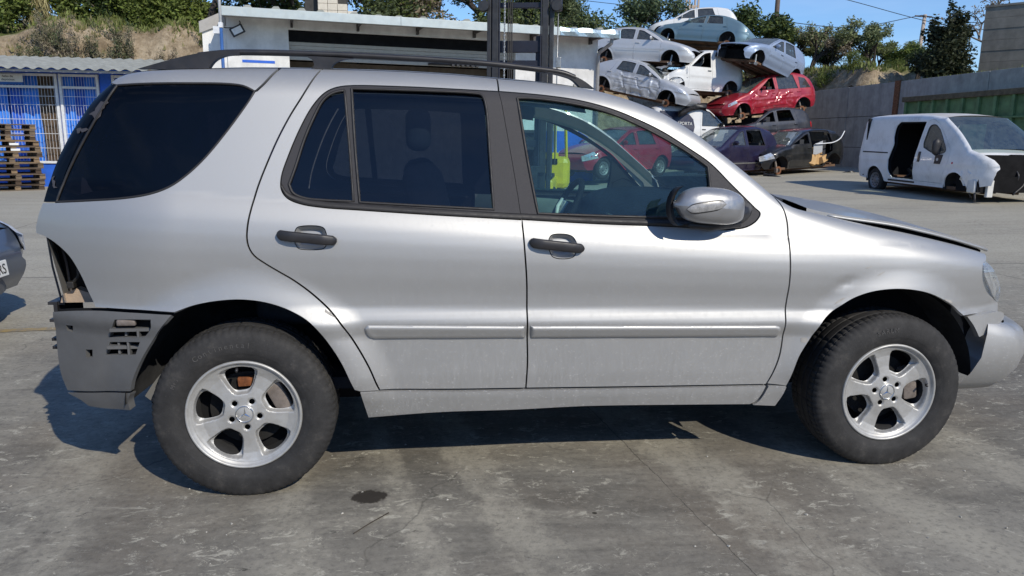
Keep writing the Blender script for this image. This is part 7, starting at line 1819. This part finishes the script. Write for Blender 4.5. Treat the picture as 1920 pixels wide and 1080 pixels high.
# dark evergreen with upright spires
shrub('evergreen_shrub', 'tall dark evergreen shrub with spires against the concrete tank', 'shrub', 20.25, 23.3, 2.0, .95, L_pyra, 70, 5200, .16, spire=5)
shrub('evergreen_shrub', 'dark evergreen shrub behind the spired one beside the concrete tank', 'shrub', 21.3, 24.3, 1.9, .8, L_pyra, 71, 3000, .16, spire=2)
tree('bare_tree', 'bare reddish twigs of a tree rising behind the concrete tank', 29, 31, 4.6, 2.4, L_dry, M_bark2, 72, 10, .14, .3, .4, levels=4, bare=.5, trunk_r=.10)
GS = 'green bushes along the crest of the left bank'
for k, (px, y, h, r_, m_, lab) in enumerate([(-12.92, 27.2, 1.36, 1.0, L_green, 'green bush on the left bank crest at the picture edge'), (-11.45, 27.5, 1.68, 1.1, L_green, 'leafy bush on the bank crest, second from the left edge'), (-10.19, 27.6, 1.84, 1.1, L_dark, 'darker bush in the middle of the left bank crest'), (-9.03, 27.6, 1.68, 1.0, L_green, 'yellowish leafy bush in the middle of the left bank crest'), (-7.98, 27.8, 1.76, .9, L_green, 'tall leafy bush right of the middle of the bank crest'), (-6.93, 28.2, 1.28, .8, L_green, 'bush at the right end of the bank crest near the workshop'), (-10.71, 29.2, 2.40, 1.3, L_dark, 'tall dark bush standing behind the crest bushes on the left'), (-8.40, 29.6, 2.72, 1.4, L_olive, 'tall grey-green bush standing behind the middle crest bushes')]):
    shrub('bush', lab, 'bush', px, y, h, r_, m_, 80 + k, 4200, .15, group=GS, mat2=L_fresh)
GD = 'dry shrubs growing on the face of the left bank'
def scrub(label, x, y, h, wd, mat, mat2, seed, n=900):
    """ragged scrub: fans of upright twigs and straggling leaves along the slope"""
    rs = np.random.RandomState(seed); t = thing('dry_shrub', label, 'shrub', (x, y, float(hill_z(x, y))), GD); V = []; W = []; g = G()
    for k in range(9):
        bx, by = rs.randn() * wd * .45, rs.randn() * wd * .25; bz = float(hill_z(x + bx, y + by)) - t.location.z - .05
        for j in range(5):
            d = np.array([rs.randn() * .45, rs.randn() * .35, 1.]); hh = h * (.35 + .75 * rs.rand()) * (1.15 if k < 2 else .8); pts = [np.array([bx, by, bz]) + d * hh * q + np.array([0, 0, -.12 * q * q]) for q in (0, .4, .75, 1)]
            g.tube(pts, [.012, .009, .006, .003], 4, cap=False)
            for q in (.35, .5, .65, .8, .95): (V if rs.rand() < .65 else W).append(np.array([bx, by, bz]) + d * hh * q)
    g.obj('stems', M_bark2, t)
    for P_, m_ in ((V, mat), (W, mat2)):
        v, f = leaves(rs, P_, max(4, n // 40), .13, .11, 1.2, -1.2, .22); o = fast_mesh('crown', v, f, m_, t); o['kind'] = 'stuff'
for k, (x, y, h, wd, m_, m2, lab) in enumerate([
 (-11.3, 25.3, 1.1, .8, L_grey, L_olive, 'dry grey scrub on the bank at the left edge of the picture'), (-10.4, 25.0, 1.5, .9, L_grey, L_dry, 'tallest dry grey-brown scrub on the bank above the shed notice'),
 (-9.5, 25.5, 1.1, .7, L_grey, L_olive, 'grey-green scrub just right of the tallest dry scrub'), (-8.7, 24.7, .75, .8, L_dry, L_grey, 'low brown scrub in the middle of the bank face'),
 (-8.1, 24.2, .8, 1.0, L_olive, L_green, 'spreading green scrub just above the shed roof'), (-7.4, 25.4, .9, .7, L_dry, L_grey, 'brown scrub high on the bank right of its middle'),
 (-6.8, 24.6, 1.1, .7, L_dry, L_grey, 'reddish brown scrub on the right part of the bank'), (-6.1, 25.2, .8, .8, L_grey, L_green, 'grey scrub near the workshop end of the bank'),
 (-5.7, 26.4, .7, .8, L_green, L_fresh, 'low green weeds at the bank top beside the workshop'), (-9.9, 24.2, .6, .7, L_green, L_grey, 'small weeds low on the bank above the shed roof'), (-12.0, 24.6, .7, .7, L_green, L_straw, 'yellowish weeds low on the bank at the left edge')]):
    scrub(lab, x, y, h, wd, m_, m2, 110 + k)
shrub('feather_grass', 'tall pale yellow grass clump on the bank crest at the left edge', 'grass clump', -12.0, 26.6, 1.3, .35, L_straw, 130, 900, .5, droop=-2.2, aspect=.05)
for k, (x, y, h, r_) in enumerate([(20.6, 29.6, .8, .5), (23.4, 30.5, .7, .7), (21.9, 31.2, .5, .6), (25.5, 31.5, .6, .8), (19.9, 30.6, .7, .6)]):
    shrub('broom_bush', ['rounded green broom bush above the sandy face of the right bank', 'green broom bush in the middle of the right bank', 'low weed patch between the broom bushes', 'broad green bush at the right of the bank', 'scrubby bush by the rear of the pale blue car'][k], 'bush', x, y, h, r_, L_green if k != 2 else L_grey, 140 + k, 1700, .13, droop=-1., group='broom bushes on the right bank', aspect=.15)
# grass over the banks and plateau
rs = np.random.RandomState(7)
def grass(name, n, xr, yr, mat, h, keepf):
    x = xr[0] + (xr[1] - xr[0]) * rs.rand(n); y = yr[0] + (yr[1] - yr[0]) * rs.rand(n); z = hill_z(x, y); k = keepf(x, y, z); x, y, z = x[k], y[k], z[k]; N = len(x)
    a = rs.rand(N) * 6.28; hh = h * (.5 + rs.rand(N)); w_ = .028 + .03 * rs.rand(N); lx, ly = rs.randn(N) * .35 * hh, rs.randn(N) * .35 * hh
    v = np.stack([np.stack([x - w_ * np.cos(a), y - w_ * np.sin(a), z - .03], 1), np.stack([x + w_ * np.cos(a), y + w_ * np.sin(a), z - .03], 1), np.stack([x + lx, y + ly, z + hh], 1)], 1).reshape(-1, 3)
    tag(fast_mesh(name, v, np.arange(N * 3).reshape(-1, 3), mat, None), kind='stuff')
L_grass = leaf_mat('meadow_grass', (.17, .20, .06)); L_grass2 = leaf_mat('dry_meadow_grass', (.27, .24, .12))
pn = lambda x, y: fbm(x * .55 + 3, y * .55)
grass('grass', 60000, (19.4, 40), (12, 46), L_grass, .15, lambda x, y, z: (z > 3.3) & (pn(x, y) > -.35) & ((y < 26.3) | (z > 4.55)))
grass('dry_grass', 26000, (19.4, 40), (16, 50), L_grass2, .18, lambda x, y, z: (z > 4.6) & (pn(y, x) > .0))
grass('grass', 9000, (-16, -3), (25.5, 30), L_grass, .18, lambda x, y, z: (z > 5.0) & (pn(x, y) > .0))
grass('dry_grass', 5000, (-16, -3), (22.8, 27), L_grass2, .14, lambda x, y, z: (z > 1.5) & (pn(x * 2, y * 2) > .12))
grass('grass', 9000, (8, 20), (31, 38), L_grass, .25, lambda x, y, z: (z > 3.6) & (pn(x, y) > -.1))
